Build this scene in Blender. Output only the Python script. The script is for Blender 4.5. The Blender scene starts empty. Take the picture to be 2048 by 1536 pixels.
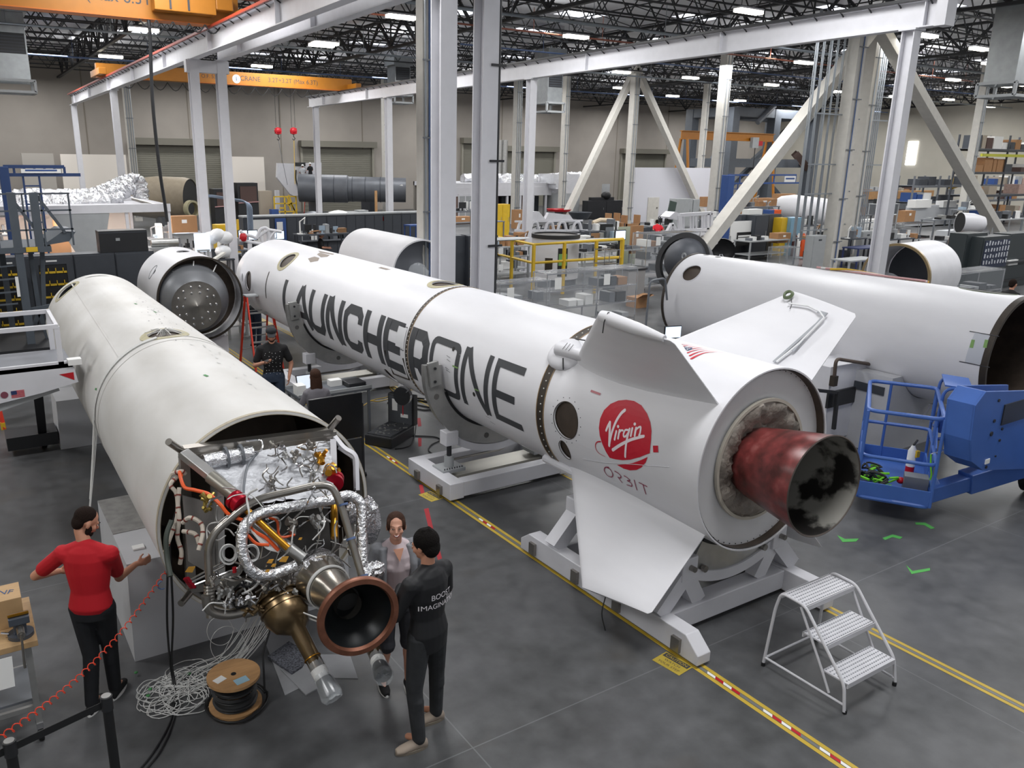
import bpy,bmesh,math,random
from mathutils import Vector as V,Matrix as Mx
rnd=random.Random(7)
R_=math.radians
S=bpy.context.scene
COL=S.collection
CAMH=4.4
FPX=1609.0
CX,CY=921.0,776.0
MR=Mx(((0.84929,0.13539,-0.51027),(-0.52783,0.23602,-0.8159),(0.00997,0.96227,0.27192)))
cd=bpy.data.cameras.new('camera');co=bpy.data.objects.new('camera',cd);COL.objects.link(co)
cd.sensor_width=36;cd.lens=FPX/2048*36;cd.clip_end=300
cd.shift_x=(1024-CX)/2048;cd.shift_y=-(768-CY)/2048
co.matrix_world=Mx.Translation((0,0,CAMH))@MR.to_4x4()
S.camera=co
def ray(px,py):return MR@V((px-CX,-(py-CY),-FPX))
def PZ(px,py,z=0.0):
 r=ray(px,py);return V((0,0,CAMH))+r*((z-CAMH)/r.z)
def PX(px,py,x):
 r=ray(px,py);return V((0,0,CAMH))+r*(x/r.x)
def PY(px,py,y):
 r=ray(px,py);return V((0,0,CAMH))+r*(y/r.y)
def PD(px,py,d):return V((0,0,CAMH))+ray(px,py)*(d/FPX)
def lin(c):
 if isinstance(c,str):c=tuple(int(c[i:i+2],16)/255 for i in(0,2,4))
 return tuple((x/12.92 if x<=.04045 else((x+.055)/1.055)**2.4)for x in c)+(1,)
MATS={}
def mat(name,col,rough=.5,metal=0.,var=0.,scale=4.,bump=0.,bscale=40.,emit=0.,alpha=1.,col2=None,stretch=None,trans=0.,spec=.5):
 if name in MATS:return MATS[name]
 m=bpy.data.materials.new(name);m.use_nodes=True;nt=m.node_tree;b=nt.nodes['Principled BSDF']
 c=lin(col);b.inputs['Base Color'].default_value=c;b.inputs['Roughness'].default_value=rough
 b.inputs['Metallic'].default_value=metal;b.inputs['Specular IOR Level'].default_value=spec
 if trans:b.inputs['Transmission Weight'].default_value=trans
 if alpha<1:b.inputs['Alpha'].default_value=alpha
 tc=None
 def coords():
  nonlocal tc
  if tc is None:
   t=nt.nodes.new('ShaderNodeTexCoord');mp=nt.nodes.new('ShaderNodeMapping')
   mp.inputs['Scale'].default_value=stretch or(1,1,1)
   nt.links.new(t.outputs['Object'],mp.inputs['Vector']);tc=mp.outputs['Vector']
  return tc
 if var or col2:
  n=nt.nodes.new('ShaderNodeTexNoise');n.inputs['Scale'].default_value=scale;n.inputs['Detail'].default_value=6
  nt.links.new(coords(),n.inputs['Vector'])
  rp=nt.nodes.new('ShaderNodeValToRGB');rp.color_ramp.elements[0].position=.3;rp.color_ramp.elements[1].position=.7
  c2=lin(col2)if col2 else None
  rp.color_ramp.elements[0].color=c2 if c2 else tuple(x*(1-var)for x in c[:3])+(1,)
  rp.color_ramp.elements[1].color=c if c2 else tuple(min(1,x*(1+var*.6))for x in c[:3])+(1,)
  nt.links.new(n.outputs['Fac'],rp.inputs['Fac']);nt.links.new(rp.outputs['Color'],b.inputs['Base Color'])
 if bump:
  n2=nt.nodes.new('ShaderNodeTexNoise');n2.inputs['Scale'].default_value=bscale;n2.inputs['Detail'].default_value=4
  nt.links.new(coords(),n2.inputs['Vector']);bp=nt.nodes.new('ShaderNodeBump');bp.inputs['Strength'].default_value=bump
  bp.inputs['Distance'].default_value=.02
  nt.links.new(n2.outputs['Fac'],bp.inputs['Height']);nt.links.new(bp.outputs['Normal'],b.inputs['Normal'])
 if emit:
  b.inputs['Emission Color'].default_value=c;b.inputs['Emission Strength'].default_value=emit
 MATS[name]=m;return m
WHITE=mat('rocket_white','dcdce0',.42,var=.05,scale=3,stretch=(1,.3,1))
WHITE2=mat('rocket_offwhite','d6d5d3',.5,var=.08,scale=2.5,col2='c6c4c0',stretch=(1,.5,1))
PAINT=mat('white_painted_steel','d4d4d9',.42,var=.04)
CREAM=mat('cream_painted_steel','cac7c0',.5,var=.06)
GREYS=mat('grey_steel_paint','6c7076',.45,var=.08)
DKGREY=mat('charcoal_paint','3f434a',.5,var=.08)
LTGREY=mat('light_grey_paint','a3a6a8',.5,var=.06)
BLACK=mat('black_rubber','17181a',.55)
BLACKM=mat('black_steel','26272a',.45,var=.1)
ALU=mat('brushed_aluminium','b4b4b2',.33,.75,var=.1,scale=8)
STEEL=mat('stainless_steel','9a9690',.28,.9,var=.15,scale=6)
CHROME=mat('bright_chrome','d8d8da',.15,1)
FOIL=mat('crinkled_foil','dcdde0',.2,.95,bump=1.,bscale=35)
SEAM=mat('bronze_seam','3b342d',.5,.3,var=.15,scale=12)
GOLD=mat('gold_anodised','b78228',.3,.85,var=.1)
BRONZE=mat('heat_tinted_bronze','7d6a4f',.3,.85,var=.3,scale=5)
YELLOW=mat('yellow_paint','d9b32c',.45,var=.08)
CRANEY=mat('crane_orange_yellow','a96c1b',.45,var=.06)
BLUE=mat('lift_blue','4267b0',.4,var=.06)
DBLUE=mat('jib_blue','2f4f8c',.45,var=.06)
RED=mat('bright_red','b81220',.4)
REDM=mat('anodised_red','b30f2c',.3,.6)
ORANGE=mat('orange_plastic','e2571c',.45)
WOOD=mat('plywood','b98f62',.6,var=.15,scale=6,stretch=(1,6,1))
CARD=mat('cardboard','a67c56',.8,var=.08)
PAPER=mat('white_paper','e8e8e6',.8)
TEXTK=mat('charcoal_lettering','3a3c40',.55)
LOGOR=mat('logo_red','c5102c',.45)
HOLE=mat('dark_interior','2b2a27',.8,var=.3)
GLASSY=mat('clear_plastic_sheet','dfe4e8',.15,alpha=.28)
CABLEW=mat('white_cable','d4d4d2',.5)
WOOL=mat('grey_fabric','6f7176',.9)
BEIGEP=mat('bare_composite','b0a98a',.6,var=.15,scale=15)
PCAP=mat('screen_lit','cfe0f4',.3,emit=1.2)
class MB:
 def __init__(s):s.v=[];s.f=[]
 def add(s,vs,fs):
  n=len(s.v);s.v+=[tuple(p)for p in vs];s.f+=[tuple(i+n for i in f)for f in fs];return s
 def box(s,c,d,rot=None):
  x,y,z=d[0]/2,d[1]/2,d[2]/2
  vs=[V((a,b,e))for a in(-x,x)for b in(-y,y)for e in(-z,z)]
  if rot is not None:
   if not isinstance(rot,Mx):rot=Mx.Rotation(rot,3,'Z')
   vs=[rot@p for p in vs]
  return s.add([p+V(c)for p in vs],[(0,1,3,2),(4,6,7,5),(0,4,5,1),(2,3,7,6),(0,2,6,4),(1,5,7,3)])
 def bx(s,x0,x1,y0,y1,z0,z1):return s.box(((x0+x1)/2,(y0+y1)/2,(z0+z1)/2),(abs(x1-x0),abs(y1-y0),abs(z1-z0)))
 def bar(s,p,q,w=.05,h=None,up=(0,0,1)):
  p=V(p);q=V(q);h=h or w;d=q-p
  if d.length<1e-6:return s
  d.normalize();u=V(up)
  if abs(d.dot(u))>.98:u=V((0,1,0))if abs(d.y)<.9 else V((1,0,0))
  a=d.cross(u).normalized();b=a.cross(d).normalized()
  vs=[e+a*(i*w/2)+b*(j*h/2)for e in(p,q)for i,j in((-1,-1),(1,-1),(1,1),(-1,1))]
  return s.add(vs,[(3,2,1,0),(4,5,6,7),(0,1,5,4),(1,2,6,5),(2,3,7,6),(3,0,4,7)])
 def ibeam(s,p,q,w=.2,h=.4,t=.03):
  p=V(p);q=V(q);d=(q-p).normalized();u=V((0,0,1))
  if abs(d.z)>.95:u=V((0,1,0))
  a=d.cross(u).normalized();b=a.cross(d).normalized()
  for k in(-1,1):s.bar(p+b*k*(h/2-t/2),q+b*k*(h/2-t/2),w,t,up=b)
  return s.bar(p,q,t,h-t,up=b)
 def tube(s,pts,r=.02,n=8,cap=True):
  pts=[V(p)for p in pts];N=len(pts)
  if N<2:return s
  rs=r if isinstance(r,(list,tuple))else[r]*N
  u=None;rings=[]
  for i,p in enumerate(pts):
   d=(pts[min(i+1,N-1)]-pts[max(i-1,0)])
   d=d.normalized()if d.length>1e-9 else V((0,0,1))
   if u is None:
    u=d.orthogonal().normalized()
   else:
    u=u-d*u.dot(d);u=u.normalized()if u.length>1e-6 else d.orthogonal().normalized()
   w=d.cross(u)
   rings.append([p+(u*math.cos(2*math.pi*k/n)+w*math.sin(2*math.pi*k/n))*rs[i]for k in range(n)])
  vs=[q for g in rings for q in g];fs=[]
  for i in range(N-1):
   for k in range(n):
    a=i*n+k;b=i*n+(k+1)%n;fs.append((a,b,b+n,a+n))
  if cap:fs.append(tuple(range(n-1,-1,-1)));fs.append(tuple((N-1)*n+k for k in range(n)))
  return s.add(vs,fs)
 def lathe(s,prof,o,ax,n=32,a0=0.,a1=2*math.pi,ref=None):
  ax=V(ax).normalized();u=V(ref)if ref else ax.orthogonal();u=(u-ax*u.dot(ax)).normalized();w=ax.cross(u);o=V(o)
  full=abs(a1-a0-2*math.pi)<1e-6;m=n if full else n+1
  vs=[]
  for t,r in prof:
   for k in range(m):
    a=a0+(a1-a0)*k/n;vs.append(o+ax*t+(u*math.cos(a)+w*math.sin(a))*r)
  fs=[]
  for i in range(len(prof)-1):
   for k in range(n):
    p=i*m+k;q=i*m+(k+1)%m;fs.append((p,q,q+m,p+m))
  return s.add(vs,fs)
 def cyl(s,p,q,r,n=16,r2=None):
  p=V(p);q=V(q);L=(q-p).length;return s.tube([p,q],[r,r if r2 is None else r2],n)
 def ell(s,c,d,n=16,rot=None):
  c=V(c);vs=[];m=n//2
  for i in range(m+1):
   t=math.pi*i/m
   for k in range(n):
    a=2*math.pi*k/n;p=V((d[0]*math.sin(t)*math.cos(a),d[1]*math.sin(t)*math.sin(a),d[2]*math.cos(t)))
    if rot is not None:p=rot@p
    vs.append(c+p)
  return s.add(vs,[(i*n+k,(i+1)*n+k,(i+1)*n+(k+1)%n,i*n+(k+1)%n)for i in range(m)for k in range(n)])
 def prism(s,poly,ext):
  n=len(poly);e=V(ext);vs=[V(p)for p in poly]+[V(p)+e for p in poly]
  return s.add(vs,[tuple(range(n-1,-1,-1)),tuple(range(n,2*n))]+[(i,(i+1)%n,n+(i+1)%n,n+i)for i in range(n)])
 def quad(s,a,b,c,d):return s.add([a,b,c,d],[(0,1,2,3)])
 def b(s,name,m,parent=None,smooth=35,bevel=0,solid=0,clean=False):
  me=bpy.data.meshes.new(name);o=bpy.data.objects.new(name,me);COL.objects.link(o)
  org=V((0,0,0))
  if parent is not None:
   o.parent=parent;org=WLOC.get(parent.name,V((0,0,0)))
  elif s.v:
   xs=[p[0]for p in s.v];ys=[p[1]for p in s.v];zs=[p[2]for p in s.v]
   org=V(((min(xs)+max(xs))/2,(min(ys)+max(ys))/2,min(zs)));o.location=org
  WLOC[o.name]=org if parent is None else org
  me.from_pydata([(p[0]-org.x,p[1]-org.y,p[2]-org.z)for p in s.v],[],s.f)
  bm=bmesh.new();bm.from_mesh(me)
  bmesh.ops.dissolve_degenerate(bm,dist=1e-6,edges=bm.edges)if clean else None
  bmesh.ops.recalc_face_normals(bm,faces=bm.faces);bm.to_mesh(me);bm.free()
  me.materials.append(m)
  if smooth:
   me.shade_smooth();me.set_sharp_from_angle(angle=R_(smooth))
  if solid:
   md=o.modifiers.new('thickness','SOLIDIFY');md.thickness=solid;md.offset=-1
  if bevel:
   md=o.modifiers.new('edge','BEVEL');md.width=bevel;md.segments=2;md.limit_method='ANGLE';md.angle_limit=R_(40)
  return o
WLOC={}
def thing(name,label,cat,loc=(0,0,0),group=None):
 o=bpy.data.objects.new(name,None);COL.objects.link(o);o.location=loc;o.empty_display_size=.2
 WLOC[o.name]=V(loc);o['label']=label;o['category']=cat
 if group:o['group']=group
 return o
def tag(o,label,cat,group=None,kind=None):
 o['label']=label;o['category']=cat
 if group:o['group']=group
 if kind:o['kind']=kind
 return o
def struct(o):o['kind']='structure';return o
def lab(o,l):o['label']=l;return o
KIDS={}
def dup(root,loc,rz=0.,label=None,group=None,scale=None):
 r=root.copy();COL.objects.link(r);r.location=loc;r.rotation_euler=(0,0,rz)
 if scale:r.scale=scale
 if label:r['label']=label
 if group:r['group']=group
 for ch in list(root.children):
  c=ch.copy();COL.objects.link(c);c.parent=r
  for g in list(ch.children):
   d=g.copy();COL.objects.link(d);d.parent=c
 return r
def arc(c,r,a0,a1,u,w,n=8):
 c=V(c);u=V(u);w=V(w)
 return[c+(u*math.cos(R_(a0+(a1-a0)*i/n))+w*math.sin(R_(a0+(a1-a0)*i/n)))*r for i in range(n+1)]
def smoothpath(pts,k=6):
 P=[V(p)for p in pts];P=[P[0]*2-P[1]]+P+[P[-1]*2-P[-2]];out=[]
 for i in range(1,len(P)-2):
  a,b,c,d=P[i-1:i+3]
  for j in range(k):
   t=j/k;out.append(.5*((2*b)+(c-a)*t+(2*a-5*b+4*c-d)*t*t+(3*b-a-3*c+d)*t**3))
 out.append(P[-2]);return out
def fillet(pts,r,k=5):
 P=[V(p)for p in pts];out=[P[0]]
 for i in range(1,len(P)-1):
  a=(P[i-1]-P[i]);b=(P[i+1]-P[i]);q=min(r,a.length*.48,b.length*.48)
  a=P[i]+a.normalized()*q;b=P[i]+b.normalized()*q
  for j in range(k+1):
   t=j/k;out.append(a*(1-t)**2+P[i]*2*t*(1-t)+b*t*t)
 out.append(P[-1]);return out
def text_mesh(name,body,size,m,parent,place,ext=0.0,align='CENTER'):
 c=bpy.data.curves.new(name,'FONT');c.body=body;c.size=size;c.extrude=ext;c.align_x=align;c.align_y='CENTER'
 t=bpy.data.objects.new('t',c);COL.objects.link(t);bpy.context.view_layer.update()
 me=bpy.data.meshes.new_from_object(t);bpy.data.objects.remove(t);bpy.data.curves.remove(c)
 org=WLOC.get(parent.name,V((0,0,0)))if parent else V((0,0,0))
 for v in me.vertices:v.co=V(place(v.co.x,v.co.y,v.co.z))-org
 me.materials.clear();me.materials.append(m);me.name=name
 o=bpy.data.objects.new(name,me);COL.objects.link(o);o.parent=parent;return o
def planeplace(o,ux,uy,off=.003):
 o=V(o);ux=V(ux).normalized();uy=V(uy).normalized();n=ux.cross(uy)
 return lambda x,y,z:o+ux*x+uy*y+n*(off+z)
def colour(m):
 n=m.name
 for k,w in(('charcoal','charcoal'),('black','black'),('grey','grey'),('white','white'),('cardboard','brown'),('kraft','dark brown'),('aluminium','silvery'),('chrome','shiny'),('pale_blue','pale blue'),('red','red'),('pinkish','pinkish'),('tan','tan'),('blue','blue'),('rust','rust-brown'),('wood','wooden')):
  if k in n:return w
 return 'grey'
def madd(m,o):return m.add(o.v,o.f)
def floor_mat():
 m=bpy.data.materials.new('polished_concrete');m.use_nodes=True;nt=m.node_tree;b=nt.nodes['Principled BSDF'];N=nt.nodes.new;L=nt.links.new
 tc=N('ShaderNodeTexCoord');n1=N('ShaderNodeTexNoise');n1.inputs['Scale'].default_value=.55;n1.inputs['Detail'].default_value=8;n1.inputs['Roughness'].default_value=.6
 n2=N('ShaderNodeTexNoise');n2.inputs['Scale'].default_value=5;n2.inputs['Detail'].default_value=8
 L(tc.outputs['Object'],n1.inputs['Vector']);L(tc.outputs['Object'],n2.inputs['Vector'])
 mx=N('ShaderNodeMix');mx.inputs['Factor'].default_value=.35;L(n1.outputs['Fac'],mx.inputs[2]);L(n2.outputs['Fac'],mx.inputs[3])
 r=N('ShaderNodeValToRGB');e=r.color_ramp.elements;e[0].position=.36;e[0].color=lin('424344');e[1].position=.64;e[1].color=lin('626365')
 L(mx.outputs[0],r.inputs['Fac'])
 n3=N('ShaderNodeTexNoise');n3.inputs['Scale'].default_value=1.3;n3.inputs['Detail'].default_value=5;L(tc.outputs['Object'],n3.inputs['Vector'])
 r3=N('ShaderNodeValToRGB');r3.color_ramp.elements[0].position=.6;r3.color_ramp.elements[1].position=.75
 r3.color_ramp.elements[0].color=(0,0,0,1);r3.color_ramp.elements[1].color=(.5,.5,.5,1);L(n3.outputs['Fac'],r3.inputs['Fac'])
 mc=N('ShaderNodeMix');mc.data_type='RGBA';L(r3.outputs['Color'],mc.inputs[0]);L(r.outputs['Color'],mc.inputs[6]);mc.inputs[7].default_value=lin('514c46')
 mp=N('ShaderNodeMapping');mp.inputs['Location'].default_value=(2.9,1.2,0);L(tc.outputs['Object'],mp.inputs['Vector'])
 br=N('ShaderNodeTexBrick');br.offset=0;br.inputs['Scale'].default_value=1;br.inputs['Mortar Size'].default_value=.006;br.inputs['Brick Width'].default_value=3.9;br.inputs['Row Height'].default_value=4.4
 br.inputs['Color1'].default_value=br.inputs['Color2'].default_value=(0,0,0,1);br.inputs['Mortar'].default_value=(1,1,1,1);L(mp.outputs['Vector'],br.inputs['Vector'])
 m2=N('ShaderNodeMix');m2.data_type='RGBA';ml=N('ShaderNodeMath');ml.operation='MULTIPLY';ml.inputs[1].default_value=.5
 L(br.outputs['Color'],ml.inputs[0]);L(ml.outputs[0],m2.inputs[0]);L(mc.outputs[2],m2.inputs[6]);m2.inputs[7].default_value=lin('7a7c7e')
 L(m2.outputs[2],b.inputs['Base Color'])
 rr=N('ShaderNodeMapRange');rr.inputs['To Min'].default_value=.28;rr.inputs['To Max'].default_value=.5;L(n2.outputs['Fac'],rr.inputs['Value']);L(rr.outputs[0],b.inputs['Roughness'])
 b.inputs['Specular IOR Level'].default_value=.45
 return m
struct(MB().bx(-16,90,-6,70,-.2,0).b('floor',floor_mat(),smooth=0))
WALL=mat('tilt_up_concrete','98928b',.85,var=.07,scale=.6)
WALLC=mat('cream_wall_paint','b9ad8c',.85,var=.06,scale=.6)
YB=68.0
w=MB().bx(-16,90,YB,YB+.3,0,11.6)
struct(w.b('wall_back',WALL,smooth=0))
struct(MB().bx(88,88.3,-6,YB,0,11.6).b('wall_right',mat('right_wall_paint','b4b0a5',.85,var=.06,scale=.6),smooth=0))
struct(MB().bx(-16.3,-16,-6,YB,0,11.6).b('wall_left',WALLC,smooth=0))
struct(MB().bx(-16,90,-6,70,11.6,11.8).b('ceiling',mat('roof_deck','e6e7ea',.8,var=.12,scale=.35),smooth=0))
for i,x in enumerate((2,9.5,17,24.5,32,39.5,47,54.5,62,69.5,77)):
 struct(MB().bx(x-.04,x+.04,YB-.02,YB,0,10.6).b('trim_%d'%(i+1),mat('wall_joint_brown','7c756b',.9),smooth=0))  # darker strips along the wall panel joints
DOORM=mat('roll_up_door','77756a',.6,var=.05,scale=1)
def rollup(i,xa,xb,ztop):
 d=MB()
 n=int(ztop/.16)
 for k in range(n):
  z=k*.16;d.bx(xa,xb,YB-.1,YB-.07,z,z+.12);d.bx(xa,xb,YB-.08,YB-.05,z+.12,z+.16)
 o=struct(d.b('door_%d'%i,DOORM,smooth=0))
 MB().bx(xa-.3,xb+.3,YB-.75,YB-.05,ztop,ztop+.5).b('hood',mat('door_hood','6d6a60',.6),o,smooth=0)
 f=MB()
 for x in(xa-.12,xb+.12):f.bx(x-.1,x+.1,YB-.25,YB-.02,0,ztop)
 f.b('door_frame',mat('door_track','8a877c',.6),o,smooth=0)
for i,(a,b,h)in enumerate(((270,441,281),(603,741,286),(916,950,290),(1012,1106,296),(1243,1328,301))):
 A=PY(a,h,YB);B=PY(b,h,YB)
 if i==2:A=PY(925,280,YB);B=PY(960,280,YB)
 rollup(i+1,A.x,B.x,A.z-.3)
A=PX(1817,283,87.9);B=PX(1829,330,87.9)
w=struct(MB().bx(87.9,87.96,min(A.y,B.y),max(A.y,B.y),B.z,A.z).b('window_1',mat('daylight_glass','ffffff',.3,emit=5),smooth=0))
SKY=mat('skylight_panel','f4f8ff',.4,emit=5.0)
LAMP=mat('lamp_glass','fff6e2',.4,emit=16)
def skylight(x,y,w=2.4,h=1.2):
 t=thing('skylight','white daylight panel in the roof deck between the joists','skylight',(x,y,11.5),'skylights in the roof')
 MB().box((x,y,11.56),(w,h,.04)).b('diffuser',SKY,t,smooth=0)
 f=MB()
 for s in(-1,1):
  f.box((x,y+s*(h/2+.06),11.495),(w+.24,.12,.2));f.box((x+s*(w/2+.06),y,11.495),(.12,h,.2))
 f.b('curb',PAINT,t,smooth=0)
 return t
sk0=None
skp=[(300,28),(270,62),(740,82),(1075,55),(1040,110),(1325,78),(1395,30),(1530,105),(1160,25),(520,105),(905,18),(1575,160),(1680,12),(1430,145),(1840,110),(1880,5),(1755,92),(1980,118),(1700,100),(870,130),(1110,105),(1900,140),(640,120),(1860,148),(1885,192),(1780,165),(1230,142),(1335,195)]
for px,py in skp:
 P=PZ(px,py,11.5)
 if P.y>66 or P.x>86 or P.y<0:continue
 if sk0 is None:sk0=skylight(P.x,P.y);sk00=P
 else:dup(sk0,(P.x,P.y,11.5))
def lamp(x,y,z):
 t=thing('high_bay_lamp','bright rectangular high-bay lamp hanging on thin rods below the joists','lamp',(x,y,z),'high-bay lamps under the roof')
 MB().prism([(x-.62,y-.18,z+.12),(x+.62,y-.18,z+.12),(x+.62,y+.18,z+.12),(x-.62,y+.18,z+.12)],(0,0,.06)).b('housing',PAINT,t,smooth=0)
 MB().box((x,y,z+.06),(1.2,.34,.1)).b('tube',LAMP,t,smooth=0)
 MB().cyl((x-.4,y,z+.15),(x-.4,y,z+1.6),.012,5).cyl((x+.4,y,z+.15),(x+.4,y,z+1.6),.012,5).b('hanger',BLACKM,t,smooth=0)
 return t
lampp=[(288,63),(222,116),(643,94),(524,135),(803,38),(1497,27),(1607,128),(1543,172),(1381,158),(1853,75),(1958,101),(1906,162),(2010,175),(1897,201),(1980,215),(1152,77),(1075,174),(1243,147),(1345,194),(1480,203),(652,90),(1672,185),(1660,168),(1241,178),(1790,195),(1980,130),(2040,172)]
l0=None;LAMPS=[]
for px,py in lampp:
 z=9.6
 P=PZ(px,py,z)
 if P.y>66 or P.x>86:continue
 LAMPS.append((P.x,P.y))
 if l0 is None:l0=lamp(P.x,P.y,z)
 else:dup(l0,(P.x,P.y,z))
JM=mat('joist_black','2c2d30',.6)
def joist(x0,x1,y,z0=10.35,z1=11.35,step=1.5,w=.07):
 m=MB();m.bar((x0,y,z1),(x1,y,z1),w*1.5,w);m.bar((x0+.4,y,z0),(x1-.4,y,z0),w*1.3,w)
 n=int((x1-x0)/step)
 for i in range(n):
  a=x0+i*step;m.bar((a,y,z1),(a+step/2,y,z0),w*.6);m.bar((a+step/2,y,z0),(a+step,y,z1),w*.6)
 return m
t0=None
for k in range(25):
 y=4+k*2.6
 if k==0:
  t0=joist(-16,88,y).b('roof_joist',JM,smooth=0)
  tag(t0,'black open-web steel joist running left to right under the roof','joist','roof joists under the deck')
 else:
  c=t0.copy();COL.objects.link(c);c.location.y+=y-4
g0=None
for k,x in enumerate((-4.5,8.0,20.3,32.6,44.9,57.2,69.5,81.8)):
 if g0 is None:
  m=MB();y0,y1=-6,68
  for z,ww in((11.25,.22),(9.9,.2)):m.bar((x,y0,z),(x,y1,z),ww,.12)
  for i in range(int((y1-y0)/2.6)):
   a=y0+i*2.6;m.bar((x,a,11.2),(x,a+1.3,9.95),.1);m.bar((x,a+1.3,9.95),(x,a+2.6,11.2),.1);m.bar((x,a+1.3,9.95),(x,a+1.3,11.2),.06)
  g0=m.b('roof_girder',JM,smooth=0);tag(g0,'deep black roof truss girder running away from the viewer','girder','roof truss girders')
 else:
  c=g0.copy();COL.objects.link(c);c.location.x+=x+4.5
b0=None
for k in range(13):
 x=-10+k*7.6
 if b0 is None:
  m=MB();m.bar((x,-4,10.4),(x,67,10.4),.05);m.bar((x,-4,11.3),(x,67,11.3),.05)
  for i in range(24):
   y=4+i*2.6;m.bar((x,y,10.4),(x,y+2.6,11.3),.04)
  b0=m.b('joist_bridging',JM,smooth=0);tag(b0,'thin black bridging strut line crossing the roof joists','bridging','bridging between the joists')
 else:
  c=b0.copy();COL.objects.link(c);c.location.x+=x+10
PIPEM=mat('galvanised_pipe','8f969c',.35,.7)
for y,x0,x1,z,r,lb,mm in((12,-10,60,9.9,.07,'thick grey pipe crossing nearest under the roof',PIPEM),(27,-14,80,9.7,.06,'galvanised pipe crossing mid-hall in front of the near crane',PIPEM),(40,-14,85,9.6,.05,'galvanised pipe crossing just before the far crane',PIPEM),(31,-14,60,9.9,.04,'thin copper-red sprinkler pipe under the joists',mat('copper_red_pipe','9d5d4b',.45)),(52,-14,85,9.7,.05,'blue-grey pipe crossing farthest from the viewer',mat('blue_pipe','54688f',.5)),(35.5,22,85,9.8,.04,'thin blue air line in the right half of the hall',MATS['blue_pipe'])):
 m=MB().cyl((x0,y,z),(x1,y,z),r,8);x=x0+1
 while x<x1:
  m.cyl((x,y,z),(x,y,10.9),.015,5);x+=4
 tag(m.b('roof_pipe',mm),lb,'pipe')
ZB=7.5
def runway(x,y0,y1,label,rail=True,side=-1,redrail=False,bay=6.):
 t=thing('crane_runway_beam',label,'steel beam',(x,y0,ZB))
 m=MB().ibeam((x,y0,ZB+.3),(x,y1,ZB+.3),.3,.6,.03)
 y=y0+.3
 m.b('beam',PAINT,t,smooth=0)
 s=MB()
 while y<y1:
  for k in(-1,1):s.bx(x+k*.02,x+k*.14,y-.01,y+.01,ZB+.03,ZB+.57)
  y+=bay
 s.b('stiffener',PAINT,t,smooth=0)
 MB().bar((x,y0,ZB+.63),(x,y1,ZB+.63),.06,.07).b('crane_rail',GREYS,t,smooth=0)
 if rail:
  r=MB().bar((x+side*.2,y0,ZB+.62),(x+side*.2,y1,ZB+.62),.05,.07);r.b('conductor_bar',mat('red_conductor','a13a24',.5)if redrail else BLACKM,t,smooth=0)
  b=MB();y=y0+.2
  while y<y1:
   b.bar((x+side*.2,y,ZB+.62),(x+side*.02,y,ZB+.5),.02,.03);y+=.75
  b.b('bracket',BLACKM,t,smooth=0)
 return t
runway(7.45,2,58,'white crane runway beam in the left half, far end at the back wall',redrail=True)
runway(8.35,2,28.9,'white crane runway beam running close beside the left runway on the paired columns',rail=False)
runway(19.95,PX(1880,30,19.95).y,50,'long white runway beam rising across the picture to the upper right corner',side=-1)
ye=PX(1880,30,19.95).y;e=MB().bx(19.75,20.15,ye-.25,ye,ZB-.02,ZB+.85);tag(e.b('end_stop',PAINT,smooth=0),'white boxed end stop of the right-hand runway beam','end stop')
def wcol(x,y,z1,label,group=None,w=.3,foot=True):
 t=thing('steel_column',label,'column',(x,y,0),group)
 m=MB().ibeam((x,y,0),(x,y,z1),w,w*1.05,.028)
 m.b('shaft',PAINT,t,smooth=0)
 MB().box((x,y,.015),(w+.2,w+.2,.03)).b('base_plate',PAINT,t,smooth=0)
 MB().box((x,y,z1-.02),(w+.12,w+.12,.04)).b('cap_plate',PAINT,t,smooth=0)
 return t
wcol(7.45,12.55,ZB,'white steel column behind the lettered rocket, left one of the tall middle pair',w=.32)
c=wcol(8.3,12.55,ZB,'white steel column with a black pipe, right one of the tall middle pair',w=.32)
dp=MB().cyl((8.55,12.5,.6),(8.55,12.5,8.6),.03,8)
for z in(1.3,2.9,4.4,6,7.3):dp.bar((8.3,12.36,z),(8.6,12.36,z),.03,.04)
dp.b('drain_pipe',BLACKM,c)
wcol(7.45,28.7,ZB,'white steel column at the cabinets, left one of the far pair')
wcol(8.35,28.7,ZB,'white steel column at the cabinets, right one of the far pair')
for y,lb in((28.7,'white header beam joining the far column pair under the runway'),(12.55,'white header beam joining the near column pair under the runways')):
 h=MB().bar((7.2,y,ZB-.2),(8.6,y,ZB-.2),.3,.38);tag(h.b('header_beam',PAINT,smooth=0),lb,'steel beam')
wcol(7.45,43.5,ZB,'slim white column of the left runway, standing before the first roll-up door')
wcol(7.45,57.5,ZB,'last white column of the left runway near the back wall')
wcol(19.95,11.9,ZB,'white steel column rising behind the right-hand rocket to the runway end')
wcol(19.95,26.9,ZB,'white column of the right runway between the middle pair and the white wall panel')
wcol(19.95,39.2,ZB,'white column of the right runway in front of the second roll-up door edge')
wcol(19.95,49.0,ZB,'farthest slim white column at the left end of the right runway')
CONDM=mat('conduit_grey','9aa0a6',.4,.6)
def bcol(P,w,label,conds=3,blue=False,z1=10.4,wide=.1):
 x,y=P.x,P.y
 t=thing('building_column',label,'column',(x,y,0))
 MB().box((x,y,z1/2),(w,w,z1)).b('shaft',CREAM,t,smooth=0,bevel=.01)
 for i in range(conds):
  xx=x-w/2+w*(i+.5)/conds;MB().cyl((xx,y-w/2-.04,.3),(xx,y-w/2-.04,z1),.028,6).b('conduit',MATS['blue_pipe']if(blue and i==conds//2)else CONDM,t)
 m=MB()
 for z in(1.2,3,5,7,9):m.box((x,y-w/2-.06,z),(w+.06,.03,.04))
 m.b('strap',GREYS,t,smooth=0)
 return t
def D(px,py,d):p=PD(px,py,d);return p
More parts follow.
